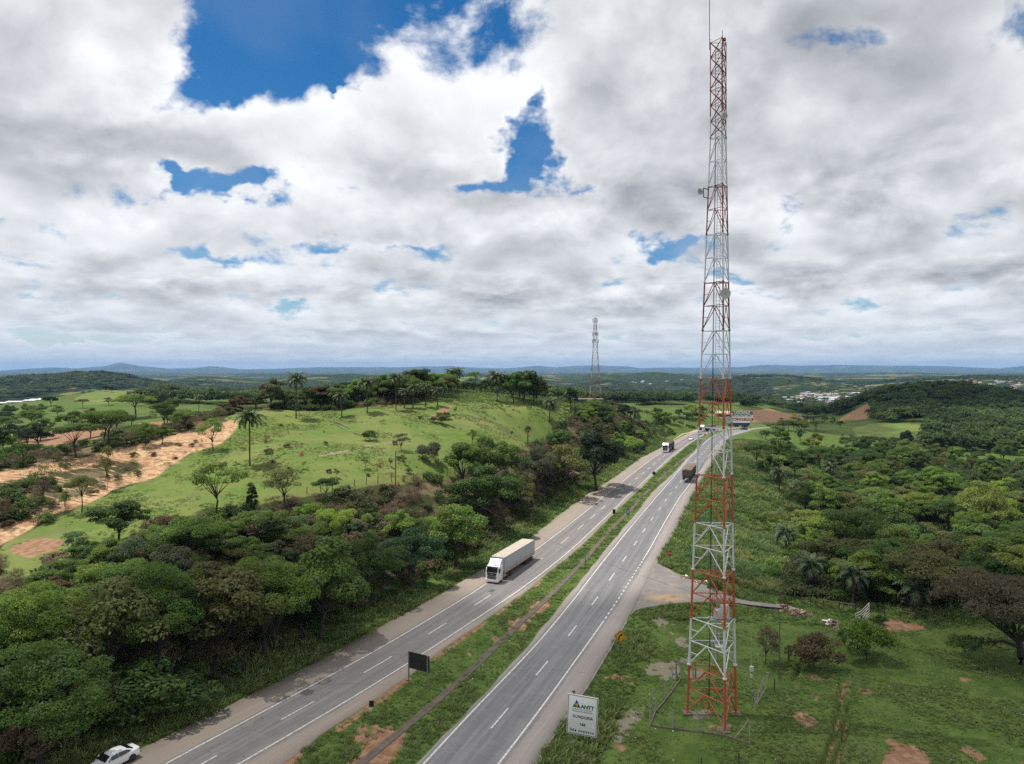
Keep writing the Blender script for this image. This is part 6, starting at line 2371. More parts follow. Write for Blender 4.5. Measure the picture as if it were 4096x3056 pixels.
def trunk_mesh(seed, C, zsplit, r0, zbase=-0.6, nlimb=7, lean=0.3, material=None, multi=1, wiggle=0.25):
    """Tapered trunk dividing into limbs that reach into the leaf clumps."""
    rng = random.Random(seed)
    mb = MB()
    idx = list(range(len(C)))
    rng.shuffle(idx)
    for s in range(multi):
        bx, by = (rng.uniform(-0.4, 0.4), rng.uniform(-0.4, 0.4)) if multi > 1 else (0, 0)
        top = Vector((rng.uniform(-lean, lean) + bx * 2, rng.uniform(-lean, lean) + by * 2, zsplit * rng.uniform(0.9, 1.1)))
        pts = [Vector((bx, by, zbase))]
        for f in (0.35, 0.7):
            pts.append(Vector((bx, by, zbase)).lerp(top, f) + Vector((rng.uniform(-wiggle, wiggle), rng.uniform(-wiggle, wiggle), 0)) * 0.6)
        pts.append(top)
        rr_ = r0 / (multi ** 0.5)
        mb.path(pts, [rr_ * 1.35, rr_ * 0.95, rr_ * 0.8, rr_ * 0.68], 7)
        per = max(2, nlimb // multi)
        for i in idx[s * per:(s + 1) * per]:
            c = Vector(C[i])
            st = pts[2].lerp(top, rng.uniform(0.2, 1.0))
            m1 = st.lerp(c, 0.4) + Vector((rng.uniform(-.3, .3), rng.uniform(-.3, .3), rng.uniform(0.0, 0.45)))
            mb.path([st, m1, st.lerp(c, 0.98)], [rr_ * 0.5, rr_ * 0.32, rr_ * 0.1], 5)
    return mb.mesh('trunk', material or M_BARK, smooth=True)


# variants: crown and trunk meshes that copies share
TREES = {}


def make_variant(key, seed, trunk_mat=None, zs=None, r0=0.2, nlimb=8, multi=1, lean=0.3, **kw):
    co, q, var, C = crown_data(seed, **kw)
    crown = leaf_mesh('crown', co, q, var, M_LEAF)
    zc, H = kw.get('zc', 5.0), kw.get('H', 4.0)
    tr = trunk_mesh(seed, C, zs if zs is not None else zc - H * 0.32, r0, nlimb=nlimb, material=trunk_mat or M_BARKD, multi=multi, lean=lean)
    TREES[key] = (crown, tr, zc + H * 0.5, kw.get('R', 3.6))


# nominal size about 8 m; scaled per tree
for i in range(7):
    make_variant('round%d' % i, 100 + i, R=3.7, H=6.2, zc=4.5, nclump=40, nleaf=9500, leaf=0.30)
for i in range(3):
    make_variant('fine%d' % i, 140 + i, R=3.7, H=5.8, zc=4.7, nclump=56, nleaf=12000, leaf=0.225, aspect=0.42)
for i in range(2):
    make_variant('near%d' % i, 230 + i, R=3.8, H=6.0, zc=4.6, nclump=80, nleaf=26000, leaf=0.165, aspect=0.42)
for i in range(3):
    make_variant('umb%d' % i, 120 + i, R=4.4, H=3.0, zc=5.9, nclump=38, nleaf=8500, leaf=0.26, kind='umbrella', flat=0.42, zs=3.6, r0=0.18)
for i in range(2):
    make_variant('tall%d' % i, 160 + i, R=2.9, H=7.0, zc=4.9, nclump=40, nleaf=8000, leaf=0.29, kind='tall')
for i in range(2):
    make_variant('thin%d' % i, 170 + i, R=3.0, H=5.2, zc=4.8, nclump=24, nleaf=2600, leaf=0.27, r0=0.13, zs=2.6, nlimb=12)
make_variant('bare0', 180, R=3.0, H=4.6, zc=5.2, nclump=16, nleaf=260, leaf=0.3, r0=0.12, nlimb=14, zs=2.6, trunk_mat=M_BARKP)
make_variant('bare1', 181, R=3.2, H=4.6, zc=5.0, nclump=18, nleaf=500, leaf=0.3, r0=0.13, nlimb=16, zs=2.4, trunk_mat=M_BARK)
for i in range(4):
    make_variant('bush%d' % i, 190 + i, R=2.6, H=3.6, zc=1.9, nclump=24, nleaf=4000, leaf=0.27, zs=0.7, r0=0.08, multi=3, nlimb=9)
for i in range(2):
    make_variant('twig%d' % i, 200 + i, R=2.3, H=3.0, zc=1.7, nclump=18, nleaf=1500, leaf=0.36, aspect=0.13, zs=0.6, r0=0.07, multi=3, nlimb=9)
for i in range(2):
    make_variant('sap%d' % i, 210 + i, R=0.85, H=2.6, zc=2.0, nclump=9, nleaf=260, leaf=0.30, r0=0.045, zs=1.2, nlimb=5)

GREENS = {
    'bright': (0.150, 0.245, 0.030), 'fresh': (0.112, 0.198, 0.028), 'mid': (0.080, 0.144, 0.025), 'deep': (0.052, 0.100, 0.020),
    'olive': (0.112, 0.126, 0.036), 'yellowish': (0.145, 0.200, 0.032), 'brownish': (0.112, 0.086, 0.042), 'grey': (0.088, 0.102, 0.052),
    'dry': (0.190, 0.145, 0.085), 'plum': (0.100, 0.088, 0.048), 'black': (0.024, 0.048, 0.015), 'bluish': (0.068, 0.122, 0.052),
}
COLOUR_WORD = {'bright': 'bright green', 'fresh': 'fresh green', 'mid': 'mid green', 'deep': 'deep green', 'olive': 'olive green', 'yellowish': 'yellowish green',
               'brownish': 'brownish', 'grey': 'grey green', 'dry': 'straw brown', 'plum': 'purplish brown', 'black': 'very dark green', 'bluish': 'bluish green'}


def jitter(c, a=0.14):
    k = random.uniform(1 - a, 1 + a)
    return tuple(max(0.004, v * k * random.uniform(0.94, 1.06)) for v in c) + (1.0,)


def plant(p, key, height, colour, label, cat='tree', group=None, name=None, spread=1.0):
    crown, tr, nomh, nomr = TREES[key]
    nm = name or ('shrub' if key.startswith(('bush', 'twig')) else 'sapling' if key.startswith('sap') else 'umbrella_tree' if key.startswith('umb') else 'feathery_tree' if key.startswith(('fine', 'near')) else 'slender_tree' if key.startswith('tall') else 'sparse_tree' if key.startswith(('thin', 'bare')) else 'broadleaf_tree')
    t = thing(nm, label, cat, (p.x, p.y, p.z - 0.1), random.uniform(0, 6.28), group)
    s = height / nomh
    an = random.uniform(0.86, 1.16)
    t.scale = (s * spread * an, s * spread / an, s)
    t.rotation_euler = (random.gauss(0, 0.045), random.gauss(0, 0.045), random.uniform(0, 6.28))
    if not key.startswith('none'):
        link('trunk', tr, t)
    c = link('crown', crown, t)
    c.color = jitter(GREENS[colour])
    return t


# ------------------------------------------------------------------ palms
def frond_mesh(seed, L=2.9, droop=1.0, nl=22, wid=0.62):
    rng = np.random.default_rng(seed)
    pts = []
    p, a = np.array([0.0, 0.0, 0.0]), R(58)
    n = 12
    for i in range(n + 1):
        pts.append(p.copy())
        a -= R(droop * (2 + 11.5 * i / n))
        p = p + np.array([math.cos(a), 0, math.sin(a)]) * L / n
    pts = np.array(pts)
    co, fs, var = [], [], []

    def add(vs, v):
        o = len(co)
        co.extend(vs)
        fs.append([o, o + 1, o + 2, o + 3])
        var.extend([v] * 4)
    for i in range(n):
        w = 0.045 * (1 - i / n) + 0.012
        a0, b0 = pts[i], pts[i + 1]
        add([a0 + [0, -w, 0], a0 + [0, w, 0], b0 + [0, w, 0], b0 + [0, -w, 0]], [0.7, 0.75, 0.4])
    for k in range(nl):
        f = 0.14 + 0.85 * k / (nl - 1)
        x = f * n
        i = min(int(x), n - 1)
        c = pts[i] + (pts[i + 1] - pts[i]) * (x - i)
        tang = pts[i + 1] - pts[i]
        tang /= np.linalg.norm(tang)
        ll = wid * math.sin(math.pi * min(1.0, 0.16 + f * 0.80)) ** 0.7 * rng.uniform(0.85, 1.1)
        for s in (-1, 1):
            d = np.array([0, s, 0]) * 0.80 + tang * 0.55 + np.array([0, 0, rng.uniform(-0.75, 0.05) * droop])
            d /= np.linalg.norm(d)
            e = c + d * ll
            m_ = c + d * ll * 0.55 + np.array([0, 0, 0.05])
            wv = tang * 0.115
            add([c - wv * 0.5, m_ - wv, e, m_ + wv], list(rng.uniform(0.2, 0.8, 3)))
    return leaf_mesh('frond', np.array(co), np.array(fs), np.array(var), M_FROND)


FRONDS = [frond_mesh(11, droop=0.75), frond_mesh(12, droop=1.0), frond_mesh(13, droop=1.25), frond_mesh(14, droop=1.55)]
_ptk = {}


def palm_trunk(h, seed, material):
    k = (round(h, 1), seed % 3)
    if k not in _ptk:
        rng = random.Random(seed)
        pts, rad = [], []
        n = 8
        dx, dy = rng.uniform(-0.3, 0.3), rng.uniform(-0.3, 0.3)
        for i in range(n + 1):
            f = i / n
            pts.append((dx * f * f, dy * f * f, -0.5 + (h + 0.5) * f))
            rad.append(0.20 - 0.06 * f + 0.02 * math.sin(i * 2.3))
        rad[-1] = 0.2
        _ptk[k] = (MB().path(pts, rad, 8).mesh('trunk', material, smooth=True), Vector(pts[-1]))
    return _ptk[k]


M_PALMT = mat('palm_trunk', (0.075, 0.062, 0.050), 0.95, var=0.35, scale=6)
PALMG = (0.072, 0.110, 0.036)


def palm(p, height, label, group=None, fronds=20, size=1.0, tint=PALMG, skirt=0, seed=None):
    seed = random.randint(0, 9999) if seed is None else seed
    rng = random.Random(seed)
    t = thing('palm_tree', label, 'palm tree', (p.x, p.y, p.z - 0.1), rng.uniform(0, 6.28), group)
    me, top = palm_trunk(height, seed, M_PALMT)
    link('trunk', me, t)
    for i in range(fronds + skirt):
        az = i * 2.39996 + rng.uniform(-0.2, 0.2)
        f = (i + 0.5) / fronds
        dead = i >= fronds
        pitch = R(-8 + 78 * f ** 1.15) if not dead else R(88 + rng.uniform(-8, 22))
        o = link('frond', FRONDS[min(3, int(f * 3.4)) if not dead else 3], t, top + Vector((0, 0, 0.05 - 0.25 * min(f, 1.2))))
        o.rotation_mode = 'QUATERNION'
        o.rotation_quaternion = Matrix.Rotation(az, 3, 'Z').to_quaternion() @ Matrix.Rotation(pitch, 3, 'Y').to_quaternion()
        s = size * rng.uniform(0.88, 1.1) * (0.8 if i < 3 else 1.0)
        o.scale = (s, s, s)
        c = tint if not dead else (0.125, 0.082, 0.045)
        o.color = jitter(c, 0.2)
        if dead:
            o['label'] = 'dry brown hanging frond'
    return t


def at(px, py, ymin=60, ymax=700):
    return hit(px, py, ymin, ymax)


def hgt(p, py, ptop):
    return (py - ptop) * p.y / FPX


# view-pixel helper (2214-wide view)
def av(u, v, ymin=60, ymax=900):
    return hit(u * 1.85, v * 1.85, ymin, ymax)


def hv(p, v, vtop):
    return (v - vtop) * 1.85 * p.y / FPX


PASTURE_PALMS = [
    (540, 1008, 893, 1.15, 'tall lone palm on the green slope in front of the pasture crest'),
    (640, 905, 813, 1.15, 'tallest palm on the pasture crest beside the big dark round tree'),
    (739, 902, 852, 0.95, 'short palm on the crest right of the tallest palm'),
    (794, 893, 822, 1.15, 'leaning full palm on the crest beside the sloping scrub'),
    (856, 887, 812, 1.05, 'slim tall palm at the crest in front of the wood'),
    (874, 882, 842, 0.9, 'first of three small palms in a row on the crest'),
    (893, 882, 834, 0.95, 'second of three small palms in a row on the crest'),
    (920, 880, 832, 0.9, 'third of three small palms in a row on the crest'),
    (946, 878, 840, 1.05, 'short full palm beside the bare orange earth on the crest'),
    (1075, 868, 810, 1.3, 'full palm standing alone under the upper wood on the right crest'),
    (975, 846, 803, 1.2, 'left one of a palm pair on the highest pasture ridge'),
    (989, 846, 800, 1.2, 'right one of a palm pair on the highest pasture ridge'),
    (1188, 912, 866, 1.15, 'lone round palm on the open pasture near the roadside fence'),
    (1141, 958, 922, 0.72, 'small yellowish palm close to the pasture fence'),
    (430, 888, 855, 1.1, 'palm at the back of the valley behind the sandy spur'),
    (285, 925, 898, 1.0, 'small palm among bushes in the left valley'),
]
for i, (u, v, vt, sz, lb) in enumerate(PASTURE_PALMS):
    p = av(u, v, 120, 420)
    h = hv(p, v, vt)
    tint = (0.105, 0.125, 0.035) if 'yellowish' in lb else PALMG
    palm(p, max(h - 0.7 * sz, 1.6), lb, 'palms of the pasture hill', size=sz * (1.15 if h >= 8 else 0.45 + 0.085 * h), tint=tint, fronds=27, seed=40 + i)

FOREST_PALMS = [
    (1728, 1090, 1040, 'palm with brown skirt at the edge of the right wood below the bend', 8), (1685, 1065, 1010, 'palm with drooping dry fronds on the bank edge right of the mast', 8),
    (1755, 1275, 1205, 'palm with dead hanging fronds behind the rail fence', 10), (1845, 1310, 1220, 'big dark palm right behind the field rail fence', 12),
    (1975, 1330, 1255, 'palm under the olive tree at the field edge', 6), (1680, 960, 920, 'dry brown topped palm on the slope near the bend', 10), (1730, 960, 925, 'brown fronded palm on the slope right of the bend', 10),
    (1955, 1180, 1130, 'dark palm crown in the middle of the right wood', 0), (1880, 1110, 1070, 'palm crown poking out of the right wood canopy', 0), (2080, 1200, 1150, 'palm in the wood above the purplish tree', 4),
    (1990, 1290, 1230, 'wide palm crown left of the purplish tree', 3), (1850, 1165, 1120, 'palm crown in the wood above the rail fence', 2), (1580 + 215, 1040, 1000, 'slender palm on the brow of the right wood', 3),
    (1370, 915, 885, 'round palm on the scrubby spur left of the highway bend', 0), (1700, 1190, 1140, 'young palm in the tall grass right of the mast', 0),
]
for i, (u, v, vt, lb, sk) in enumerate(FOREST_PALMS):
    p = av(u, v, 80, 420)
    palm(p, max(hv(p, v, vt) * 0.8, 3.0), lb, 'palms of the right wood', size=1.25, tint=(0.058, 0.098, 0.036), skirt=sk, fronds=20, seed=80 + i)

# ------------------------------------------------------------------ single trees that stand out
# view column, foot row, top row, variant, colour, spread, label
KEY_TREES = [
    # left bank, bottom left to the far end
    (95, 1660, 1398, 'near0', 'mid', 1.15, 'huge feathery green tree in the bottom left corner above the white car'),
    (40, 1500, 1268, 'near1', 'fresh', 1.1, 'bright feathery tree at the left frame edge above the corner tree'),
    (235, 1505, 1262, 'thin1', 'olive', 1.15, 'thin olive tree with pale bare boughs among green crowns'),
    (190, 1440, 1300, 'bare0', 'olive', 0.9, 'leafless pale tree caught among the bank crowns'),
    (350, 1470, 1222, 'near0', 'mid', 0.9, 'dense rounded green tree on the bank behind the kilometre marker'),
    (300, 1560, 1440, 'bush1', 'deep', 1.2, 'broad leaved shrub at the foot of the dark bank'),
    (465, 1450, 1222, 'round1', 'olive', 0.95, 'olive brown tinged tree in the middle of the bank'),
    (575, 1425, 1205, 'near1', 'fresh', 0.95, 'large bright layered tree leaning over the verge'),
    (690, 1385, 1178, 'round2', 'mid', 1.0, 'leafy green tree next to the tall layered one on the verge'),
    (415, 1250, 1120, 'umb0', 'fresh', 0.8, 'light green flat topped tree high on the brushy bank'),
    (790, 1300, 1160, 'fine1', 'deep', 1.0, 'dark feathery tree above the verge behind the sign back'),
    (885, 1268, 1140, 'round3', 'bluish', 0.85, 'glossy broad leaved tree at the verge left of the lorry'),
    (985, 1230, 1082, 'round4', 'fresh', 0.8, 'light green bushy tree at the verge behind the lorry'),
    (720, 1190, 1100, 'umb1', 'bright', 0.75, 'bright green spreading tree in the brushy bank centre'),
    (560, 1200, 1105, 'umb2', 'mid', 0.8, 'green spreading tree on the bank beneath the lone palm'),
    (255, 1175, 1085, 'round2', 'deep', 1.15, 'dark bushy tree at the top of the bank by the sandy track'),
    (160, 1205, 1148, 'thin0', 'bluish', 1.2, 'pale blue green open tree on the eroded slope'),
    (470, 1105, 1000, 'thin1', 'fresh', 1.3, 'airy light green tree on the pasture edge left of the lone palm'),
    (545, 1110, 1048, 'tall0', 'black', 0.6, 'nearly black cone shaped tree at the pasture edge'),
    (612, 1092, 1010, 'thin0', 'olive', 1.1, 'grey olive open tree at the pasture edge right of the lone palm'),
    (708, 1090, 1034, 'umb0', 'deep', 0.8, 'small dark flat topped tree on the bank left of the bare pole'),
    (1002, 1062, 955, 'round1', 'mid', 0.95, 'tall green tree at the pasture fence, left of the roadside clump'),
    (1060, 1065, 940, 'round3', 'mid', 0.9, 'tallest leafy tree of the clump beside the pasture fence'),
    (1022, 962, 928, 'thin1', 'fresh', 0.9, 'light crown showing above the roadside clump'),
    (1045, 1130, 1010, 'round0', 'deep', 0.9, 'dark rounded tree low in the roadside clump'),
    (1120, 1110, 1015, 'fine0', 'olive', 0.9, 'olive bushy tree on the cut bank above the verge'),
    (1165, 1080, 968, 'fine1', 'grey', 0.85, 'grey green willowy tree on the bank before the dark tree'),
    (1222, 1072, 962, 'thin1', 'olive', 1.05, 'open olive tree with visible trunk beside the big dark tree'),
    (1212, 985, 925, 'round4', 'mid', 1.0, 'round green tree on the fence line above the big dark tree'),
    (1290, 1060, 938, 'round2', 'black', 1.05, 'big very dark round tree overhanging the verge'),
    (1233, 888, 838, 'round1', 'black', 0.75, 'small dark round tree on the ridge left of the distant mast'),
    # crest wood behind the pasture
    (1027, 838, 792, 'thin0', 'mid', 0.9, 'slender tree with small tufted crown on the ridge skyline'),
    (1065, 850, 800, 'thin1', 'plum', 0.9, 'purplish thin crowned tree on the ridge skyline'),
    (1133, 872, 797, 'round4', 'deep', 0.95, 'tall dark tree with bare lower stems at the right end of the ridge'),
    (1112, 872, 806, 'round1', 'mid', 0.95, 'full green tree beside the tall dark ridge tree'),
    (1155, 874, 812, 'round2', 'olive', 0.9, 'olive tree at the outer end of the ridge wood'),
    # left valley
    (460, 975, 905, 'thin1', 'fresh', 0.95, 'light green tree on the sandy spur with clear trunk'),
    (235, 968, 886, 'umb1', 'mid', 0.8, 'flat topped tree with tall dark trunk behind the sandy spur'),
    (232, 1060, 960, 'thin0', 'olive', 0.35, 'tall thin leafless trunk on the gully slope'),
    (165, 990, 915, 'umb2', 'mid', 1.05, 'wide spreading dark trunked tree left of the tall trunked one'),
    (95, 1092, 1000, 'bare1', 'olive', 0.8, 'crooked half bare tree on the gully slope'),
    (176, 1108, 1030, 'umb0', 'olive', 0.75, 'thin flat crowned tree at the sandy track edge'),
    (140, 1112, 1062, 'thin1', 'mid', 0.6, 'small thin tree left of the flat crowned gully tree'),
    (50, 1008, 958, 'umb1', 'deep', 0.75, 'small dark umbrella tree on the left field edge'),
    (315, 965, 912, 'fine0', 'fresh', 0.9, 'bushy bright green tree behind the sandy spur'),
    (350, 960, 922, 'round0', 'mid', 1.1, 'wide bush like tree behind the sandy spur'),
    (400, 930, 888, 'umb2', 'mid', 1.2, 'broad green tree in the valley left of the crest'),
    (292, 905, 853, 'umb0', 'fresh', 1.3, 'broad leafy tree in front of the green knoll'),
    (228, 846, 832, 'round3', 'black', 0.8, 'dark tree standing on top of the distant green knoll'),
    (241, 848, 836, 'round1', 'black', 0.8, 'smaller dark tree beside the one on the green knoll'),
    (130, 985, 960, 'bush2', 'deep', 1.0, 'dark bush on the green field in the left valley'),
    (5, 1140, 1075, 'thin0', 'brownish', 0.6, 'dark broken trunk at the left frame edge'),
    # right side
    (2205, 1445, 1222, 'SPECIAL', 'plum', 1.0, ''),
    (1995, 1318, 1190, 'umb0', 'olive', 1.15, 'wide olive umbrella tree at the field edge by the short rail'),
    (1760, 1440, 1368, 'bush0', 'brownish', 0.95, 'dense dark brown green shrub at the trench corner'),
    (1872, 1425, 1340, 'bush2', 'fresh', 0.9, 'open sprawling shrub with many stems right of the trench'),
    (1825, 1385, 1358, 'bush1', 'mid', 0.7, 'small green shrub between the two trench shrubs'),
    (1655, 1435, 1355, 'thin0', 'brownish', 1.0, 'spindly brown leaved tree between the two poles'),
    (1900, 1350, 1330, 'bush3', 'deep', 0.9, 'low dark bush on the bare earth by the gate'),
    (1553, 1300, 1255, 'thin1', 'deep', 0.9, 'small dark weed tree on the apron edge behind the mast'),
    (1690, 990, 922, 'tall0', 'mid', 0.9, 'slim tree standing on the slope below the bend'),
    (1640, 1020, 958, 'umb2', 'deep', 0.8, 'dark flat topped tree on the grassy slope right of the mast'),
    (1668, 1045, 985, 'round0', 'deep', 0.75, 'dark tree below the flat topped one on the slope'),
    (1775, 1030, 965, 'umb1', 'deep', 0.85, 'dark spreading tree at the top of the right wood'),
    (1905, 1200, 1085, 'round3', 'deep', 1.1, 'large dark tree in the centre of the right wood'),
    (1840, 1230, 1095, 'fine2', 'deep', 1.1, 'very large dark leafy tree above the rail fence'),
    (2130, 1170, 1040, 'fine0', 'yellowish', 1.0, 'yellow green sunlit tree in the right wood'),
    (1960, 975, 930, 'round1', 'black', 0.7, 'dark bushy tree on the far meadow edge'),
]
for (u, v, vt, key, colr, sprd, lb) in KEY_TREES:
    if key == 'SPECIAL':
        continue
    if DEBUG:
        q_ = av(u, v, 60, 900); print('KT', u, v, round(q_.y), round(hv(q_, v, vt), 1), lb)
    lim = (60, 900)
    p = av(u, v, *lim)
    h = hv(p, v, vt)
    plant(p, key, h, colr, lb, cat='shrub' if key.startswith('bush') else 'tree', spread=sprd)

CREST_TREES = [(585, 820, 'round0', 'grey', 1.0, 'big dark round tree with pale limbs at the left end of the crest'), (520, 853, 'round3', 'brownish', 1.3, 'brownish mango like tree left of the big round crest tree'),
               (492, 868, 'round4', 'olive', 1.4, 'low olive tree at the far left end of the crest'), (553, 858, 'round2', 'deep', 1.3, 'dark bushy tree between the mango like and the big round tree'),
               (618, 846, 'round5', 'deep', 1.0, 'dark tree close behind the tallest palm, on its left'), (665, 838, 'round6', 'deep', 1.0, 'dark tree behind the tallest crest palm, on its right'),
               (700, 832, 'round1', 'brownish', 1.15, 'broad brownish tree on the brow left of the short palm'), (722, 846, 'fine0', 'bluish', 1.2, 'pale bluish green bushy tree beside the short crest palm'),
               (770, 822, 'round2', 'fresh', 1.1, 'fresh green broad tree on the brow left of the leaning palm'), (905, 797, 'umb2', 'deep', 0.75, 'flat topped tree rising above the crest wood skyline'),
               (830, 812, 'round0', 'mid', 1.1, 'green domed tree on the brow between leaning and slim palms'), (880, 806, 'round4', 'mid', 1.0, 'green domed tree above the three palm row')]
for (u, vt, key, colr, sprd, lb) in CREST_TREES:
    Y = float(np.interp(u, [480, 540, 640, 740, 860, 946, 985], [206, 212, 216, 222, 236, 255, 300])) + 6
    x = (u - 1107) / 1535 * Y
    z = float(hz(x, Y))
    plant(Vector((x, Y, z)), key, CAM_H - (vt - 800) / 1535 * Y - z, colr, lb, spread=sprd)

# the wide purplish tree at the right edge
def purple_tree():
    p = av(2207, 1437, 60, 130)
    sc = p.y * 1.85 / FPX
    co, q, var, C = crown_data(300, R=8.0, H=5.6, zc=8.6, nclump=80, nleaf=24000, leaf=0.36, kind='umbrella', flat=0.45, aspect=0.35)
    # drooping low branch towards the left
    low, lq, lvar, lC = crown_data(301, R=2.2, H=1.4, zc=0, nclump=12, nleaf=1500, leaf=0.34, flat=0.5, aspect=0.4)
    t = thing('umbrella_tree', 'wide purplish brown topped umbrella tree at the right edge of the field', 'tree', (p.x, p.y, p.z - 0.1))
    cr = link('crown', leaf_mesh('crown', co, q, var, M_LEAF), t)
    cr.color = GREENS['plum'] + (1,)
    lb = link('low_bough_leaves', leaf_mesh('low_bough_leaves', low + np.array([-7.2, -0.5, 3.2]), lq, lvar, M_LEAF), t)
    lb.color = GREENS['deep'] + (1,)
    lb['label'] = 'dark green leaves on the low left bough'
    under = crown_data(302, R=8.0, H=2.8, zc=7.0, nclump=36, nleaf=5600, leaf=0.36, kind='umbrella', flat=0.4, aspect=0.4)
    ub = link('lower_crown', leaf_mesh('lower_crown', under[0], under[1], under[2], M_LEAF), t)
    ub.color = GREENS['deep'] + (1,)
    mb = MB()
    mb.path([(0, 0, -0.5), (0.05, 0, 1.2), (-0.15, 0, 2.8), (-0.5, 0.1, 4.0)], [0.62, 0.46, 0.40, 0.34], 10)
    rng = random.Random(5)
    idx = rng.sample(range(len(C)), 22)
    for i in idx:
        c = Vector(C[i])
        st = Vector((-0.15, 0, 2.8)).lerp(Vector((-0.5, 0.1, 4.0)), rng.uniform(0, 1))
        m1 = st.lerp(c, 0.45) + Vector((rng.uniform(-.4, .4), rng.uniform(-.4, .4), rng.uniform(-0.2, 0.4)))
        mb.path([st, m1, c], [0.2, 0.12, 0.04], 6)
    mb.path([(-0.1, 0, 2.4), (-2.5, -0.2, 3.3), (-5.0, -0.4, 3.2), (-8.0, -0.6, 3.0)], [0.24, 0.17, 0.11, 0.05], 7)
    mb.build('trunk', M_BARKD, t, smooth=True)


purple_tree()

# ------------------------------------------------------------------ filled-in woods: trees scattered where the photo shows closed canopy
PLACED = [(o.location.x, o.location.y, 2.0) for o in scene.objects if o.get('category') in ('tree', 'palm tree')]


def free(x, y, r):
    for (a, b_, c) in PLACED:
        if (a - x) ** 2 + (b_ - y) ** 2 < (r + c * 0.3) ** 2:
            return False
    return True


BANK_TOP = [(-100, 1250), (0, 1255), (110, 1205), (200, 1135), (300, 1092), (420, 1092), (560, 1078), (700, 1078), (850, 1075), (960, 1068), (1040, 1040), (1100, 1005), (1180, 968), (1300, 935), (1340, 935)]


LANDMARKS = [(250, 1600, 'above the white parked car'), (800, 1400, 'behind the kilometre marker'), (905, 1330, 'behind the black sign back'), (1000, 1210, 'left of the big white lorry'), (1090, 1150, 'behind the grey trailer'),
             (860, 1090, 'below the bare grey pole'), (540, 1100, 'below the lone palm'), (60, 1300, 'near the left frame edge'), (250, 1200, 'by the sandy track end'), (450, 1330, 'in mid thicket'), (650, 1290, 'over the shaded verge'),
             (1050, 1070, 'by the roadside clump'), (1200, 1050, 'left of the big dark tree'), (1130, 990, 'along the pasture fence'), (1372, 930, 'by the far dark backed sign'), (1440, 905, 'beside the sandy layby'), (1270, 890, 'near the distant mast'),
             (1550, 890, 'behind the far blue lorry'), (1620, 920, 'under the hoarding'), (1740, 915, 'below the yellow hoarding'), (1680, 1000, 'below the highway bend'), (1740, 1230, 'behind the rail fence'), (1860, 1310, 'behind the cream gate'),
             (2000, 1300, 'behind the olive tree'), (2150, 1220, 'above the purplish tree'), (1900, 1190, 'around the big dark tree'), (2140, 1120, 'by the sunlit tree'), (1930, 1050, 'in mid wood'), (2100, 1010, 'at the foot of the wooded hill'),
             (1930, 980, 'below the meadow'), (1700, 1100, 'beside the drooping palms'), (100, 960, 'on the red field'), (240, 940, 'by the tall trunked tree'), (400, 900, 'behind the sandy spur'), (250, 870, 'below the green knoll'), (60, 890, 'near the long sheds'),
             (150, 1070, 'low in the gully'), (300, 1010, 'high in the gully'), (640, 930, 'under the tallest crest palm'), (760, 950, 'by the fallen log'), (900, 1000, 'above the bare pole'), (1000, 900, 'under the ridge wood'), (1150, 920, 'by the roadside fence palms'),
             (560, 1040, 'by the lone palm'), (1660, 1180, 'right of the mast')]


def near_landmark(u, v):
    return min(LANDMARKS, key=lambda q: (q[0] - u) ** 2 + 2.2 * (q[1] - v) ** 2)[2]


def scatter_trees(poly, n, sizes, kinds, cols, where, group, ymin, ymax, minr=1.6, spread=(0.9, 1.25), clear=6.0, seed=1, cat='tree', toplimit=None):
    """Fill a region (polygon of foot points in view pixels) with trees; labels follow their look and place."""
    rng = random.Random(seed)
    us, vs = [p[0] for p in poly], [p[1] for p in poly]
    P = np.array([(rng.uniform(min(us), max(us)), rng.uniform(min(vs), max(vs))) for _ in range(n * 12)])
    ok = in_poly(P[:, 0], P[:, 1], poly)
    cnt = 0
    for (u, v), o in zip(P, ok):
        if not o or cnt >= n:
            continue
        p = av(u, v, ymin, ymax)
        if in_corridor(np.array(p.x), np.array(p.y)) < clear and p.y < 470:
            continue
        h = rng.uniform(*sizes)
        if toplimit is not None:
            lim = np.interp(u, [q[0] for q in toplimit], [q[1] for q in toplimit]) + rng.uniform(-6, 14)
            h = min(h, (v - lim) * 1.85 * p.y / FPX)
            if h < sizes[0] * 0.6:
                continue
        if not free(p.x, p.y, minr * h / 6):
            continue
        k = rng.choice(kinds)
        c = rng.choices([x[0] for x in cols], [x[1] for x in cols])[0]
        shape = {'round': 'rounded', 'fine': 'feathery', 'umb': 'spreading', 'tall': 'upright', 'thin': 'open crowned', 'bare': 'half bare', 'bush': 'bushy', 'twig': 'twiggy', 'sap': 'slim'}[k.rstrip('0123456789')]
        noun = 'shrub' if k[:4] in ('bush', 'twig') else 'sapling' if k.startswith('sap') else 'tree'
        mid_ = (sizes[0] + sizes[1]) / 2
        size_ = 'small' if h < mid_ * 0.82 else 'large' if h > mid_ * 1.18 else 'middling'
        plant(p, k, h, c, '%s %s %s %s %s %s' % (size_, COLOUR_WORD[c], shape, noun, where, near_landmark(u, v)), cat=noun, group=group, spread=rng.uniform(*spread))
        PLACED.append((p.x, p.y, 1.0))
        cnt += 1
    return cnt


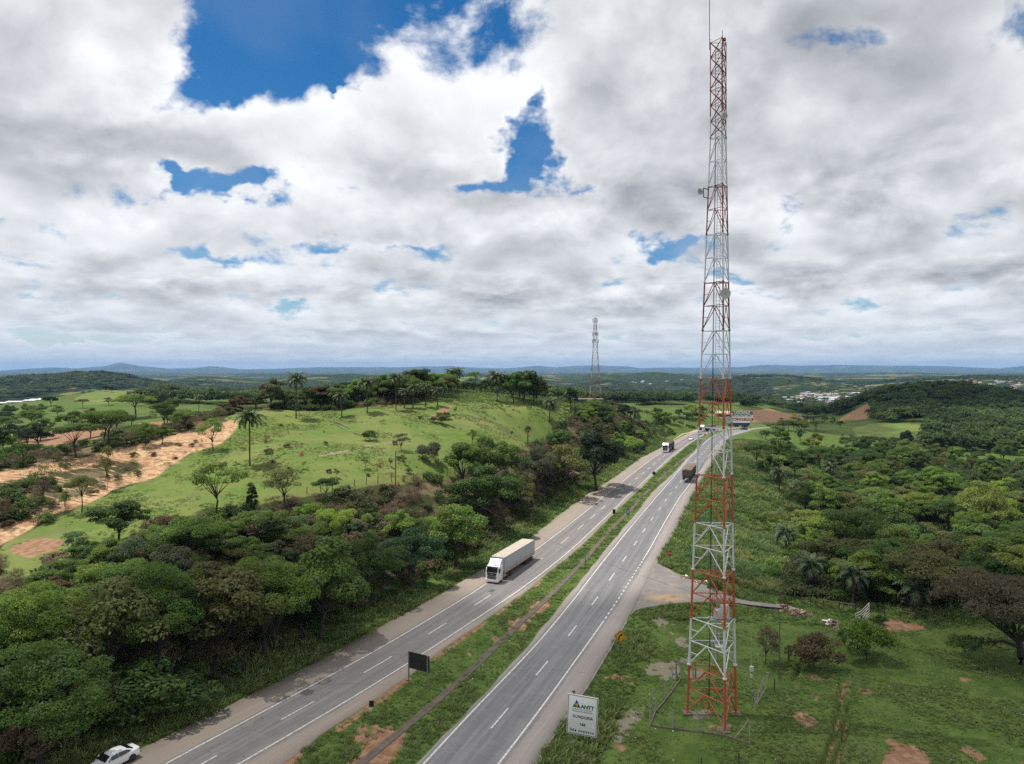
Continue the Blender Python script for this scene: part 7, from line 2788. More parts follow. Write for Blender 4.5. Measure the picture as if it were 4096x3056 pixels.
ALLR = ['round0', 'round1', 'round2', 'round3', 'round4', 'round5', 'round6', 'fine0', 'fine1', 'fine2']
BANK = [(-60, 1640), (-60, 1250), (120, 1215), (260, 1170), (430, 1112), (560, 1092), (700, 1075), (850, 1062), (985, 1055), (1100, 1010), (1180, 975), (1240, 930), (1290, 990), (1300, 1045), (1200, 1100), (1110, 1180), (990, 1240),
        (880, 1290), (760, 1350), (640, 1420), (500, 1480), (380, 1530), (250, 1590), (140, 1650)]
scatter_trees(BANK, 95, (4.0, 8.5), ALLR + ['umb0', 'umb1', 'thin0', 'thin1', 'tall0', 'tall1', 'bare1'], [('mid', 5), ('deep', 3), ('fresh', 4), ('bright', 2), ('olive', 3), ('brownish', 2), ('bluish', 1), ('grey', 1)],
              'of the left bank', 'trees of the left bank thicket', 66, 290, 2.4, seed=3, clear=8.5, toplimit=[(u, v + (38 if u < 1000 else 8)) for u, v in BANK_TOP])
scatter_trees(BANK, 150, (1.6, 4.0), ['bush0', 'bush1', 'bush2', 'bush3', 'twig0', 'twig1', 'bush0', 'twig1'], [('mid', 2), ('deep', 2), ('fresh', 2), ('olive', 3), ('brownish', 4), ('dry', 5)],
              'of the left bank', 'shrubs of the left bank', 66, 290, 1.3, seed=4, clear=7.5, cat='shrub', toplimit=BANK_TOP)
CREST = [(600, 878), (690, 872), (760, 870), (830, 868), (900, 866), (950, 850), (985, 838), (1000, 832), (960, 826), (880, 838), (760, 850), (640, 866)]
CRESTY = [(650, 880, 0), ]


def crest_place(u):
    return min([(600, 'behind the big dark round tree'), (640, 'behind the tallest palm'), (700, 'between the tallest and the short palm'), (745, 'behind the short crest palm'), (795, 'behind the leaning palm'), (856, 'behind the slim tall palm'),
                (885, 'behind the palm row'), (925, 'behind the third row palm'), (955, 'above the orange earth'), (990, 'beside the ridge palm pair'), (1027, 'under the tufted skyline tree'), (1075, 'behind the lone ridge palm'), (1115, 'beside the tall dark ridge tree'), (1155, 'at the outer ridge end')], key=lambda q: abs(q[0] - u))[1]


def crest_wood():
    """Wood standing just behind the brow of the pasture."""
    rng = random.Random(9)
    n = 0
    for i in range(900):
        if n >= 72:
            break
        f = rng.random()
        u = 600 + 390 * f
        Yc = np.interp(u, [540, 640, 740, 860, 946, 985], [210, 212, 216, 228, 245, 300])
        Y = Yc + rng.uniform(6, 46)
        x = (u - 1107) / 1535 * Y
        z = float(hz(x, Y))
        if not free(x, Y, 1.7):
            continue
        vt = np.interp(u, [600, 640, 700, 760, 830, 900, 990], [862, 852, 838, 826, 815, 806, 812]) + rng.uniform(-3, 14)
        zt = CAM_H - (vt - 800) / 1535 * Y
        h = zt - z
        if h < 3 or h > 15:
            continue
        c = rng.choices(['deep', 'mid', 'brownish', 'fresh', 'olive', 'black'], [4, 4, 2, 2, 2, 2])[0]
        k = rng.choice(ALLR + ['umb0', 'umb1'])
        plant(Vector((x, Y, z)), k, h, c, '%s %s tree of the crest wood %s' % ('small' if h < 6 else 'tall' if h > 9 else 'middling', COLOUR_WORD[c], crest_place(u)), group='trees of the crest wood', spread=rng.uniform(0.8, 1.2))
        PLACED.append((x, Y, 1.5))
        n += 1
    n = 0
    for i in range(200):
        if n >= 20:
            break
        u = rng.uniform(990, 1165)
        Y = rng.uniform(322, 352) if u < 1060 else rng.uniform(300, 340)
        x = (u - 1107) / 1535 * Y
        z = float(hz(x, Y))
        if not free(x, Y, 2.3):
            continue
        vt = np.interp(u, [990, 1040, 1100, 1165], [818, 816, 806, 815]) + rng.uniform(0, 16)
        h = CAM_H - (vt - 800) / 1535 * Y - z
        if h < 2 or h > 15:
            continue
        c = rng.choices(['deep', 'mid', 'olive', 'black'], [4, 3, 2, 2])[0]
        plant(Vector((x, Y, z)), rng.choice(ALLR), h, c, '%s %s tree of the ridge wood %s' % ('small' if h < 6 else 'tall' if h > 9 else 'middling', COLOUR_WORD[c], crest_place(u)), group='trees of the ridge wood', spread=rng.uniform(0.75, 1.0))
        PLACED.append((x, Y, 1.5))
        n += 1


crest_wood()
# right-hand wood
RWOOD = [(1660, 1000), (1700, 970), (1760, 965), (1830, 985), (2010, 985), (2090, 965), (2270, 960), (2270, 1330), (2100, 1325), (1990, 1318), (1870, 1300), (1790, 1285), (1745, 1230), (1740, 1120)]
scatter_trees(RWOOD, 150, (5.0, 10.0), ALLR + ['umb0', 'tall0', 'thin0'], [('mid', 5), ('deep', 5), ('fresh', 4), ('bright', 2), ('yellowish', 1), ('olive', 3), ('bluish', 1)],
              'of the right wood', 'trees of the right valley wood', 100, 420, 2.4, seed=6, spread=(0.95, 1.3))
scatter_trees(RWOOD, 70, (2.0, 4.5), ['bush0', 'bush1', 'bush2', 'bush3', 'twig0'], [('mid', 3), ('deep', 3), ('fresh', 3), ('olive', 2), ('brownish', 1)],
              'of the right wood', 'shrubs of the right valley', 100, 420, 1.4, seed=7, cat='shrub')
# scrub on the spur left of the far bend and along the slope right of the road
SPUR = [(1260, 886), (1300, 886), (1380, 910), (1440, 902), (1500, 893), (1440, 925), (1400, 945), (1350, 985), (1320, 1010), (1300, 960), (1250, 900)]
scatter_trees(SPUR, 26, (3.0, 7.0), ['round0', 'round2', 'fine0', 'tall0', 'tall1', 'bush0', 'bush1'], [('mid', 3), ('deep', 3), ('bright', 3), ('olive', 2), ('black', 1)], 'of the scrubby spur', 'trees of the spur', 220, 470, 1.7, seed=8, clear=6)
SPUR2 = [(1400, 905), (1500, 890), (1560, 884), (1570, 895), (1520, 905), (1440, 925)]
scatter_trees(SPUR2, 16, (3.0, 6.5), ALLR, [('mid', 3), ('deep', 3), ('fresh', 2)], 'of the bend', 'trees by the bend', 330, 520, 1.7, seed=18, clear=5)
SLOPE = [(1640, 960), (1720, 940), (1830, 925), (1800, 910), (1690, 920), (1620, 940)]
scatter_trees(SLOPE, 26, (3.0, 7.0), ['round1', 'umb0', 'umb1', 'thin0', 'tall1', 'fine1'], [('mid', 3), ('deep', 4), ('fresh', 2), ('olive', 2)], 'of the far slope', 'trees below the hoardings', 300, 620, 1.7, seed=10, clear=5)
# left valley
LVAL = [(-40, 1010), (120, 990), (300, 950), (430, 915), (480, 890), (420, 868), (250, 870), (60, 880), (-40, 890)]
scatter_trees(LVAL, 36, (4.5, 9.5), ALLR + ['umb0'], [('mid', 4), ('deep', 5), ('fresh', 2), ('olive', 2), ('black', 2)], 'of the left valley', 'trees of the left valley', 190, 700, 2.0, seed=11)
GULLY = [(0, 1050), (120, 1040), (240, 1020), (320, 1000), (330, 1030), (220, 1065), (90, 1110), (0, 1150)]
scatter_trees(GULLY, 30, (0.6, 1.5), ['bush0', 'bush1', 'twig0', 'twig1'], [('olive', 3), ('brownish', 2), ('mid', 2), ('dry', 2)], 'of the eroded slope', 'shrubs of the gully', 100, 220, 1.0, seed=12, cat='shrub')
# pasture scrub, saplings, termite mounds
SPURTOP = [(60, 1022), (166, 1002), (316, 972), (420, 942), (480, 925), (440, 970), (370, 1005), (250, 1050), (120, 1100), (140, 1060), (260, 1015)]
scatter_trees(SPURTOP, 30, (0.5, 1.2), ['bush0', 'bush3', 'twig0', 'twig1'], [('olive', 3), ('brownish', 3), ('dry', 3), ('mid', 1)], 'of the sandy spur', 'scrub on the sandy spur', 110, 220, 1.2, seed=22, cat='shrub')
PAST = [(500, 960), (560, 915), (700, 912), (900, 895), (1000, 872), (1160, 885), (1180, 930), (1100, 980), (980, 1015), (860, 1030), (700, 1045), (560, 1060), (430, 1080)]
scatter_trees(PAST, 26, (0.6, 1.4), ['bush0', 'bush1', 'bush3', 'twig0', 'twig1'], [('mid', 3), ('olive', 3), ('brownish', 2), ('deep', 2)], 'of the pasture', 'small shrubs dotted over the pasture', 110, 320, 4.0, seed=13, cat='shrub')
scatter_trees(PAST, 16, (1.6, 3.0), ['sap0', 'sap1'], [('mid', 3), ('fresh', 2), ('olive', 3)], 'of the pasture', 'saplings dotted over the pasture', 110, 300, 3.0, seed=14, cat='sapling')
scatter_trees([(1620, 1100), (1700, 1060), (1720, 1200), (1700, 1260), (1620, 1260)], 20, (0.8, 1.8), ['bush0', 'bush2', 'twig1'], [('mid', 2), ('fresh', 3), ('deep', 2)], 'of the tall grass', 'shrubs in the tall grass', 100, 260, 1.5, seed=15, cat='shrub')
PAST_SHRUBS = [(953, 918, 893, 'bush1', 'olive', 'dark bush beside the upper pasture trail'), (800, 952, 930, 'bush0', 'mid', 'bush at the end of the fallen log'), (926, 995, 955, 'bush3', 'grey', 'tall grey bush on the lower pasture'),
               (868, 975, 935, 'thin0', 'grey', 'thin grey tree on the pasture by its small mound'), (962, 905, 890, 'bush2', 'deep', 'low bush high on the pasture')]
for (u, v, vt, k, c, lb) in PAST_SHRUBS:
    p = av(u, v, 120, 300)
    plant(p, k, hv(p, v, vt), c, lb, cat='shrub' if k.startswith('bush') else 'tree')


def termite():
    rng = random.Random(3)
    meshes = []
    for i in range(3):
        prof = [(0.02, 0.95), (0.2, 0.9), (0.36, 0.62), (0.5, 0.3), (0.62, 0.0), (0.62, -0.2)]
        mb = MB().lathe([(r * rng.uniform(0.85, 1.1), h) for r, h in prof], 11)
        for v in mb.v:
            v.x += rng.uniform(-0.06, 0.06)
            v.y += rng.uniform(-0.06, 0.06)
        meshes.append(mb.mesh('termite_mound', M_TERMITE, smooth=True))
    spots = [(200 + 451, 985, 1.2), (938, 945, .6), (995, 928, .6), (1048, 905, .7), (1068, 905, .8), (1033, 918, .6), (1020, 870, .6), (1130, 905, .5), (1080, 940, .5), (1240, 875, .7), (700, 935, .6), (590, 1028, .7), (860, 1048, .8), (820, 1010, .8), (800, 905, .5), (985, 905, .5), (1180, 880, .6), (760, 975, .5), (650, 940, .5), (900, 1010, .5)]
    for i, (u, v, s) in enumerate(spots):
        p = av(u, v, 110, 340)
        o = link('termite_mound', meshes[i % 3], None, (p.x, p.y, p.z - 0.05), (0, 0, rng.uniform(0, 6)), (s, s, s * rng.uniform(0.7, 1.2)))
        if i == 0:
            tag(o, 'largest red termite mound on the left of the pasture', 'termite mound')
        else:
            tag(o, ('small' if s < 0.65 else 'middling') + ' red termite mound of the pasture ' + near_landmark(u, v), 'termite mound', 'small termite mounds on the pasture')
    # fallen dead trunks
    for (a, b, r, lb) in (((723, 912), (757, 928), 0.16, 'bleached fallen trunk lying on the upper pasture'), ((727, 920), (745, 930), 0.12, 'shorter bleached limb beside the fallen trunk'), ((765, 938), (800, 950), 0.10, 'dark fallen branch on the pasture near a bush')):
        p, q = av(*a, 120, 300), av(*b, 120, 300)
        d = q - p
        mb = MB().path([(0, 0, 0.2), d * 0.5 + Vector((0, 0, 0.4)), d + Vector((0, 0, 0.25))], [r, r * 0.8, r * 0.4], 6)
        for k in range(3):
            s = d * (0.4 + 0.2 * k) + Vector((0, 0, 0.35))
            mb.path([s, s + Vector((rng.uniform(-1, 1), rng.uniform(-1, 1), rng.uniform(0.3, 0.9)))], [r * 0.4, r * 0.12], 5)
        o = mb.build('fallen_log', M_BARKP if 'bleached' in lb else M_BARK, None, smooth=True, loc=p)
        tag(o, lb, 'log')


termite()


# ------------------------------------------------------------------ scattered ground cover (geometry nodes)
def scatter_group():
    ng = bpy.data.node_groups.new('scatter_plants', 'GeometryNodeTree')
    ng.interface.new_socket('Geometry', in_out='INPUT', socket_type='NodeSocketGeometry')
    ng.interface.new_socket('Plant', in_out='INPUT', socket_type='NodeSocketObject')
    ng.interface.new_socket('Geometry', in_out='OUTPUT', socket_type='NodeSocketGeometry')
    N = ng.nodes
    gi, go = N.new('NodeGroupInput'), N.new('NodeGroupOutput')
    oi = N.new('GeometryNodeObjectInfo')
    oi.transform_space = 'ORIGINAL'
    oi.inputs['As Instance'].default_value = False
    ip = N.new('GeometryNodeInstanceOnPoints')
    na, nb = N.new('GeometryNodeInputNamedAttribute'), N.new('GeometryNodeInputNamedAttribute')
    na.data_type = 'FLOAT_VECTOR'
    na.inputs[0].default_value = 'sc'
    nb.data_type = 'FLOAT_VECTOR'
    nb.inputs[0].default_value = 'rot'
    L = ng.links
    L.new(gi.outputs[0], ip.inputs['Points'])
    L.new(gi.outputs[1], oi.inputs['Object'])
    L.new(oi.outputs['Geometry'], ip.inputs['Instance'])
    L.new(na.outputs[0], ip.inputs['Scale'])
    L.new(nb.outputs[0], ip.inputs['Rotation'])
    L.new(ip.outputs[0], go.inputs[0])
    return ng


SCAT = scatter_group()


def scatter(name, pts, scale, colours, me, seed=0, tilt=0.12, zs=None):
    rng = np.random.default_rng(seed)
    n = len(pts)
    if n == 0:
        return
    cloud = bpy.data.meshes.new(name)
    cloud.vertices.add(n)
    cloud.vertices.foreach_set('co', np.asarray(pts, dtype=np.float32).ravel())
    s = np.repeat(scale[:, None], 3, 1)
    if zs is not None:
        s[:, 2] *= zs
    put_attr(cloud, 'sc', s, 'FLOAT_VECTOR')
    rot = np.stack([rng.normal(0, tilt, n), rng.normal(0, tilt, n), rng.uniform(0, 6.283, n)], 1)
    put_attr(cloud, 'rot', rot, 'FLOAT_VECTOR')
    put_attr(cloud, 'tint', np.concatenate([colours, np.ones((n, 1))], 1))
    proto = bpy.data.objects.new(name + '_plant', me)
    o = link(name, cloud)
    tag(o, kind='stuff')
    md = o.modifiers.new('scatter', 'NODES')
    md.node_group = SCAT
    ident = [i.identifier for i in SCAT.interface.items_tree if i.name == 'Plant'][0]
    md[ident] = proto
    return o


def tuft_mesh(seed, n=16, h=0.5, spread=0.28, w=0.05):
    rng = np.random.default_rng(seed)
    co, fs, var = [], [], []
    for i in range(n):
        a = rng.uniform(0, 6.283)
        r = spread * math.sqrt(rng.uniform(0, 1))
        b = np.array([r * math.cos(a), r * math.sin(a), 0])
        d = np.array([math.cos(a), math.sin(a), 0]) * rng.uniform(0.1, 0.75) + np.array([0, 0, 1.0])
        d /= np.linalg.norm(d)
        hh = h * rng.uniform(0.55, 1.2)
        t = rng.uniform(0, 6.283)
        sd = np.array([math.cos(t), math.sin(t), 0]) * w
        m_ = b + d * hh * 0.55
        e = b + d * hh + np.array([math.cos(a), math.sin(a), -0.4]) * hh * 0.28
        o = len(co)
        co += [b - sd, b + sd, m_ + sd * 0.8, m_ - sd * 0.8, e - sd * 0.15, e + sd * 0.15]
        fs += [[o, o + 1, o + 2, o + 3], [o + 3, o + 2, o + 5, o + 4]]
        v = rng.uniform(0.1, 0.9, 3)
        var += [v] * 6
    return leaf_mesh('tuft', np.array(co), np.array(fs), np.array(var), M_FRONDI)


def bush_inst(seed, nleaf, leaf, R_=1.0, H=1.2, nclump=12, **kw):
    co, q, var, C = crown_data(seed, R=R_, H=H, zc=H * 0.42, nclump=nclump, nleaf=nleaf, leaf=leaf, **kw)
    return leaf_mesh('bush', co, q, var, M_LEAFI)


def world_pts(n, x0, x1, y0, y1, test, seed, power=1.0):
    """Random points in a world rectangle kept where test(x, y) (0..1) passes; denser near the viewer."""
    rng = np.random.default_rng(seed)
    y = y0 + (y1 - y0) * rng.uniform(0, 1, n) ** power
    x = rng.uniform(x0, x1, n)
    u = np.abs(x / y)
    k = (u < 0.80)
    x, y = x[k], y[k]
    k = rng.uniform(0, 1, len(x)) < test(x, y)
    x, y = x[k], y[k]
    z = hz(x, y)
    return np.stack([x, y, z], 1)


def mask_at(M):
    def f(x, y):
        th, lr = np.arctan2(x, y), np.log(np.hypot(x, y))
        j = np.clip(np.searchsorted(TH[:NTH], th), 0, NTH - 1)
        i = np.clip(np.searchsorted(LR_, lr), 0, len(LR_) - 1)
        return M[i, j]
    return f


def road_free(x, y, m=0.35):
    y2 = np.minimum(y, 450)
    onL = (x > LO(y2) - m) & (x < LRO(y2) + m)
    onR = (x > RO(y2) - m) & (x < RRO(y2) + m)
    ap = in_poly(CX + FPX * x / y, HY + FPX * CAM_H / y, [(2600, 2249), (2700, 2290), (2863, 2350), (2990, 2396), (3128, 2414), (3128, 2426), (2990, 2414), (2806, 2409), (2679, 2420), (2560, 2440), (2500, 2480)])
    return (~(onL | onR | (ap & (y < 160)))).astype(float)


def tint(n, base, seed, var=0.22, second=None, mixw=None):
    rng = np.random.default_rng(seed)
    c = np.tile(np.array(base), (n, 1))
    if second is not None:
        w = np.clip(mixw if mixw is not None else rng.uniform(0, 1, n), 0, 1)[:, None]
        c = c * (1 - w) + np.array(second) * w
    return c * rng.uniform(1 - var, 1 + var, (n, 1)) * rng.uniform(0.93, 1.07, (n, 3))


m_bare = np.clip(np.maximum.reduce([m_red, m_sand, m_track * 0.9]), 0, 1)
F_bare, F_lush, F_past, F_dry, F_wood = mask_at(m_bare), mask_at(m_lush), mask_at(m_past), mask_at(m_dry), mask_at(m_wood)
F_gul = mask_at(np.clip(m_gully + m_sand, 0, 1))
T1, T2 = tuft_mesh(1), tuft_mesh(2, 12, 0.34, 0.32, 0.06)
TALL = tuft_mesh(3, 26, 1.25, 0.4, 0.055)


def lush_test(x, y):
    open_drain = np.abs(x - DRAIN(y)) > 0.62 * smooth(fbm(x / 4, y / 7, 3, 241), 0.34, 0.50)
    patch_ = smooth(fbm(x / 3.5, y / 3.5, 3, 201), 0.36, 0.56)
    return F_lush(x, y) * open_drain * road_free(x, y) * (1 - F_bare(x, y)) * (0.25 + 0.75 * patch_)


P = world_pts(150000, -60, 115, 58, 135, lush_test, 1, 1.3)
nb = fbm(P[:, 0] / 6, P[:, 1] / 6, 3, 203)
fld = (P[:, 0] > RRO(P[:, 1]) + 6) & (P[:, 1] < 108)
med_ = (P[:, 0] > LRO(P[:, 1])) & (P[:, 0] < RO(P[:, 1]))
scatter('grass', P, np.where(fld, 0.38, np.where(med_, 0.6, 1.0)) * RNG.uniform(0.5, 1.1, len(P)) * (0.6 + 0.8 * smooth(nb, 0.35, 0.65)), tint(len(P), (0.090, 0.158, 0.030), 3, 0.24, (0.140, 0.190, 0.045), smooth(nb, 0.35, 0.7)), T1, 5)
P = world_pts(110000, -40, 130, 135, 330, lush_test, 2, 1.5)
nb = fbm(P[:, 0] / 8, P[:, 1] / 8, 3, 205)
scatter('grass', P, np.where((P[:, 0] > LRO(P[:, 1])) & (P[:, 0] < RO(P[:, 1])), 0.55, 1.0) * RNG.uniform(0.9, 1.8, len(P)), tint(len(P), (0.085, 0.165, 0.028), 4, 0.25, (0.140, 0.200, 0.042), smooth(nb, 0.35, 0.7)), T1, 6)


def past_test(x, y):
    return F_past(x, y) * (1 - F_bare(x, y)) * smooth(fbm(x / 7, y / 7, 4, 207), 0.42, 0.62)


P = world_pts(120000, -150, 30, 95, 330, past_test, 3, 1.0)
nb = fbm(P[:, 0] / 12, P[:, 1] / 12, 3, 209)
scatter('pasture_grass', P, RNG.uniform(0.35, 0.9, len(P)), tint(len(P), (0.120, 0.175, 0.042), 5, 0.2, (0.175, 0.195, 0.066), nb), T2, 7)


# tall rank grass on the slope right of the mast, and along the verge foot
def tall_test(x, y):
    s = (x > RRO(np.minimum(y, 450)) + 4) & (x < RRO(np.minimum(y, 450)) + 14 + 0.10 * y) & (y > 112)
    v = (x < LO(np.minimum(y, 450)) - 4.5) & (x > LO(np.minimum(y, 450)) - 9)
    return (s * smooth(fbm(x / 6, y / 6, 3, 211), 0.40, 0.58) + v * 0.35) * road_free(x, y, 1.0)


P = world_pts(60000, -60, 120, 70, 330, tall_test, 4, 1.2)
nb = fbm(P[:, 0] / 9, P[:, 1] / 9, 3, 213)
scatter('tall_grass', P, RNG.uniform(0.6, 1.25, len(P)), tint(len(P), (0.066, 0.130, 0.028), 6, 0.2, (0.175, 0.200, 0.055), smooth(nb, 0.42, 0.62)), TALL, 8)


# brown dry scrub over the cut banks, leafy undergrowth in the woods
def dry_test(x, y):
    left = x < LO(np.minimum(y, 450)) - 7
    return left * (1 - F_gul(x, y)) * np.clip(F_dry(x, y) + 0.5 * F_wood(x, y) * (y < 330), 0, 1) * (1 - F_past(x, y)) * (1 - F_bare(x, y)) * smooth(fbm(x / 8, y / 8, 3, 215), 0.38, 0.6)


DRYB = bush_inst(401, 260, 0.42, 1.0, 1.5, 12, aspect=0.10)
LEAFB = bush_inst(402, 300, 0.30, 1.0, 1.3, 12)
LEAFB2 = bush_inst(403, 240, 0.36, 1.1, 1.1, 9)
P = world_pts(44000, -110, 60, 66, 400, dry_test, 5, 1.0)
scatter('dry_undergrowth', P, RNG.uniform(0.6, 1.3, len(P)), tint(len(P), (0.175, 0.128, 0.078), 7, 0.25, (0.105, 0.085, 0.046)), DRYB, 9, 0.3)


def leaf_test(x, y):
    left = (x < LO(np.minimum(y, 450)) - 6.5)
    right = (x > RRO(np.minimum(y, 450)) + 14 + 0.08 * y) & (y > 118)
    left = left * np.where((y < 260) & (fbm(x / 11, y / 11, 3, 231) > 0.52), 0.15, 1.0)
    return np.maximum(left, right) * (1 - F_gul(x, y)) * F_wood(x, y) * (1 - F_bare(x, y)) * (y < 430)


P = world_pts(60000, -150, 260, 66, 430, leaf_test, 6, 1.1)
nb = fbm(P[:, 0] / 14, P[:, 1] / 14, 3, 217)
k = nb > 0.5
scatter('undergrowth', P[k], RNG.uniform(0.7, 1.6, k.sum()), tint(k.sum(), (0.050, 0.092, 0.022), 8, 0.3, (0.082, 0.145, 0.028)), LEAFB, 10, 0.25)
scatter('undergrowth', P[~k], RNG.uniform(0.7, 1.6, (~k).sum()), tint((~k).sum(), (0.052, 0.086, 0.024), 9, 0.3, (0.092, 0.100, 0.038)), LEAFB2, 11, 0.25)


# ------------------------------------------------------------------ far wooded ground: closed canopy
def canopy_inst(seed, nleaf, kind='round'):
    co, q, var, C = crown_data(seed, R=3.8, H=5.0, zc=4.6, nclump=18, nleaf=nleaf, leaf=0.95, flat=0.6, kind=kind, aspect=0.7)
    return leaf_mesh('canopy', co, q, var, M_LEAFI)


CAN = [canopy_inst(501, 420), canopy_inst(502, 420), canopy_inst(503, 380, 'umbrella')]


def far_test(x, y):
    r = np.hypot(x, y)
    u = 1107 + 1535 * x / y
    hill = (u > 1800) & (y > np.where(u < 2010, 505, 400)) & ~((u < 1885) & (y < 640))
    belt = (u > 1380) & (u < 1800) & (y > 660)
    left = (u < 560) & (y > 470) & ~((u > 120) & (u < 350) & (y < 720) & (y > 560)) & ~((u < 190) & (y < 680))
    behind = (u > 480) & (u < 1250) & (y > 430)
    far_ = y > 700
    base = (hill | belt | left | behind | far_).astype(float)
    clump = smooth(fbm(x / 90, y / 90, 4, 219), 0.42, 0.54)
    dens = np.where(hill & (y < 720), 1.0, np.where(y < 900, np.maximum(clump, 0.25 * (y > 700)), clump))
    return base * dens * (1 - F_past(x, y)) * (1 - np.where(y < 880, F_bare(x, y), 0))


P = world_pts(56000, -900, 1000, 330, 1250, far_test, 7, 1.0)
nb = fbm(P[:, 0] / 60, P[:, 1] / 60, 3, 221)
cc = tint(len(P), (0.038, 0.074, 0.019), 10, 0.35, (0.074, 0.122, 0.028), smooth(nb, 0.35, 0.7))
sel = RNG.integers(0, 3, len(P))
for k in range(3):
    m_ = sel == k
    scatter('woods', P[m_], RNG.uniform(0.75, 1.55, m_.sum()), cc[m_], CAN[k], 12 + k, 0.08)
def town_gap(x, y):
    u = 1107 + 1535 * x / y
    c = smooth(fbm(x / 160, y / 160, 4, 223), 0.42, 0.55)
    c = np.where((u > 1670) & (u < 1915) & (y > 1450) & (y < 3000), c * 0.12, c)
    c = np.where((u > 1930) & (y > 1900), c * 0.35, c)
    return np.where((u > 1390) & (u < 1690) & (y > 1500) & (y < 3000), c * 0.5, c)


P = world_pts(60000, -2200, 2300, 1250, 3200, town_gap, 8, 1.0)
cc = tint(len(P), (0.036, 0.066, 0.019), 11, 0.35, (0.066, 0.104, 0.028), RNG.uniform(0, 1, len(P)) ** 2)
scatter('woods', P, RNG.uniform(1.0, 2.1, len(P)), cc, CAN[2], 20, 0.05)
# ------------------------------------------------------------------ far settlement, sheds
M_WALLS = [mat('house_white', (0.50, 0.48, 0.45), 0.8), mat('house_cream', (0.50, 0.43, 0.34), 0.8), mat('house_brick', (0.34, 0.17, 0.10), 0.85)]
M_ROOFS = [mat('roof_clay', (0.30, 0.125, 0.070), 0.85), mat('roof_grey', (0.36, 0.36, 0.36), 0.7), mat('roof_pale', (0.46, 0.45, 0.43), 0.6)]


def house_mesh(w, d, h, wall, roof):
    mb = MB()
    mb.box((0, 0, h / 2 - 0.5), (w, d, h + 1), 0)
    mb.prism([(-d / 2 - 0.5, h), (d / 2 + 0.5, h), (d / 2 + 0.5, h + 0.2), (0, h + d * 0.22), (-d / 2 - 0.5, h + 0.2)], 'x', -w / 2 - 0.5, w / 2 + 0.5, 1)
    for s in (-0.28, 0.28):
        mb.box((s * w, -d / 2 - 0.03, h * 0.5), (1.4, 0.08, 1.3), 2)
    return mb.mesh('house', [wall, roof, M_BLACK])


HOUSES = [house_mesh(11, 8, 3.6, M_WALLS[i % 3], M_ROOFS[(i * 2 + i // 3) % 3]) for i in range(6)]
BIGS = [house_mesh(34, 15, 7, M_WALLS[0], M_ROOFS[2]), house_mesh(24, 12, 6, M_WALLS[1], M_ROOFS[1])]
HWORD = ['white house with clay roof', 'cream house with pale roof', 'brick house with grey roof', 'white house with grey roof', 'cream house with clay roof', 'brick house with pale roof']


def town():
    rng = random.Random(21)
    areas = [([(1690, 862), (1740, 850), (1830, 852), (1900, 850), (1890, 866), (1800, 872), (1720, 874)], 150, 'in the valley town right of the mast', 'houses of the valley town', (1500, 3600)),
             ([(1555, 862), (1600, 850), (1680, 856), (1680, 872), (1600, 872)], 14, 'in the valley behind the mast', 'houses behind the mast', (1200, 3600)),
             ([(1400, 858), (1460, 845), (1540, 848), (1540, 868), (1420, 868)], 14, 'on the wooded hillside left of the mast', 'houses on the far hillside', (1200, 4200)),
             ([(1190, 872), (1280, 868), (1340, 866), (1330, 876), (1200, 880)], 14, 'in the hollow behind the distant mast', 'houses behind the distant mast', (900, 3600)),
             ([(1940, 835), (2060, 824), (2214, 822), (2214, 850), (2120, 845), (2000, 842)], 70, 'on the far slope beyond the wooded hill', 'houses beyond the wooded hill', (1200, 5200)),
             ([(1330, 828), (1480, 822), (1540, 826), (1500, 842), (1360, 842)], 14, 'high on the far green ridge', 'houses on the far ridge', (1500, 5600))]
    for poly, n, where, grp, (y0, y1) in areas:
        us, vs = [p[0] for p in poly], [p[1] for p in poly]
        c = 0
        for _ in range(n * 20):
            if c >= n:
                break
            u, v = rng.uniform(min(us), max(us)), rng.uniform(min(vs), max(vs))
            if not in_poly(np.array([u]), np.array([v]), poly)[0]:
                continue
            p = hit(u * 1.85, v * 1.85, y0, y1)
            if p.y > y1 - 60:
                continue
            big = rng.random() < 0.06
            i = rng.randrange(6)
            me = BIGS[i % 2] if big else HOUSES[i]
            s = rng.uniform(0.55, 0.95) * max(1.0, p.y / 2600)
            o = link('warehouse' if big else 'house', me, None, (p.x, p.y, p.z + 1.5), (0, 0, rng.uniform(-0.6, 0.6)), (s, s, s))
            tag(o, ('large pale hall ' if i % 2 == 0 else 'long cream hall ') + where if big else HWORD[i] + ' ' + where, 'building' if big else 'house', grp)
            c += 1


town()


def sheds():
    """Long pale plastic covered sheds on the left skyline."""
    M_S = mat('shed_plastic', (0.58, 0.58, 0.60), 0.5)
    rows = [(0, 18, 877), (18, 52, 875), (55, 80, 874), (68, 110, 876), (88, 130, 873), (110, 150, 872), (130, 172, 869)]
    names = ['first', 'second', 'third', 'fourth', 'fifth', 'sixth', 'last']
    for k, (u0, u1, v) in enumerate(rows):
        Y = 610 + 9 * k
        x0, x1 = (u0 - 1107) / 1535 * Y, (u1 - 1107) / 1535 * Y
        zt = CAM_H - (v - 4 - 800) / 1535 * Y
        g = float(hz((x0 + x1) / 2, Y))
        h = max(zt - g, 2.5)
        w = x1 - x0
        t = thing('long_shed', '%s pale roofed long shed from the frame edge on the far left field' % names[k], 'shed', ((x0 + x1) / 2, Y, g))
        MB().box((0, 0, h * 0.35), (w, 8, h * 0.7)).build('wall', M_WALLS[1], t)
        MB().prism([(-4.4, h * 0.7), (4.4, h * 0.7), (0, h)], 'x', -w / 2, w / 2).build('roof', M_S, t)
        for s in range(3):
            MB().box((-w * 0.33 + w * 0.33 * s, -4.05, h * 0.3), (2.2, 0.12, h * 0.4)).build('opening', M_BLACK, t)


sheds()


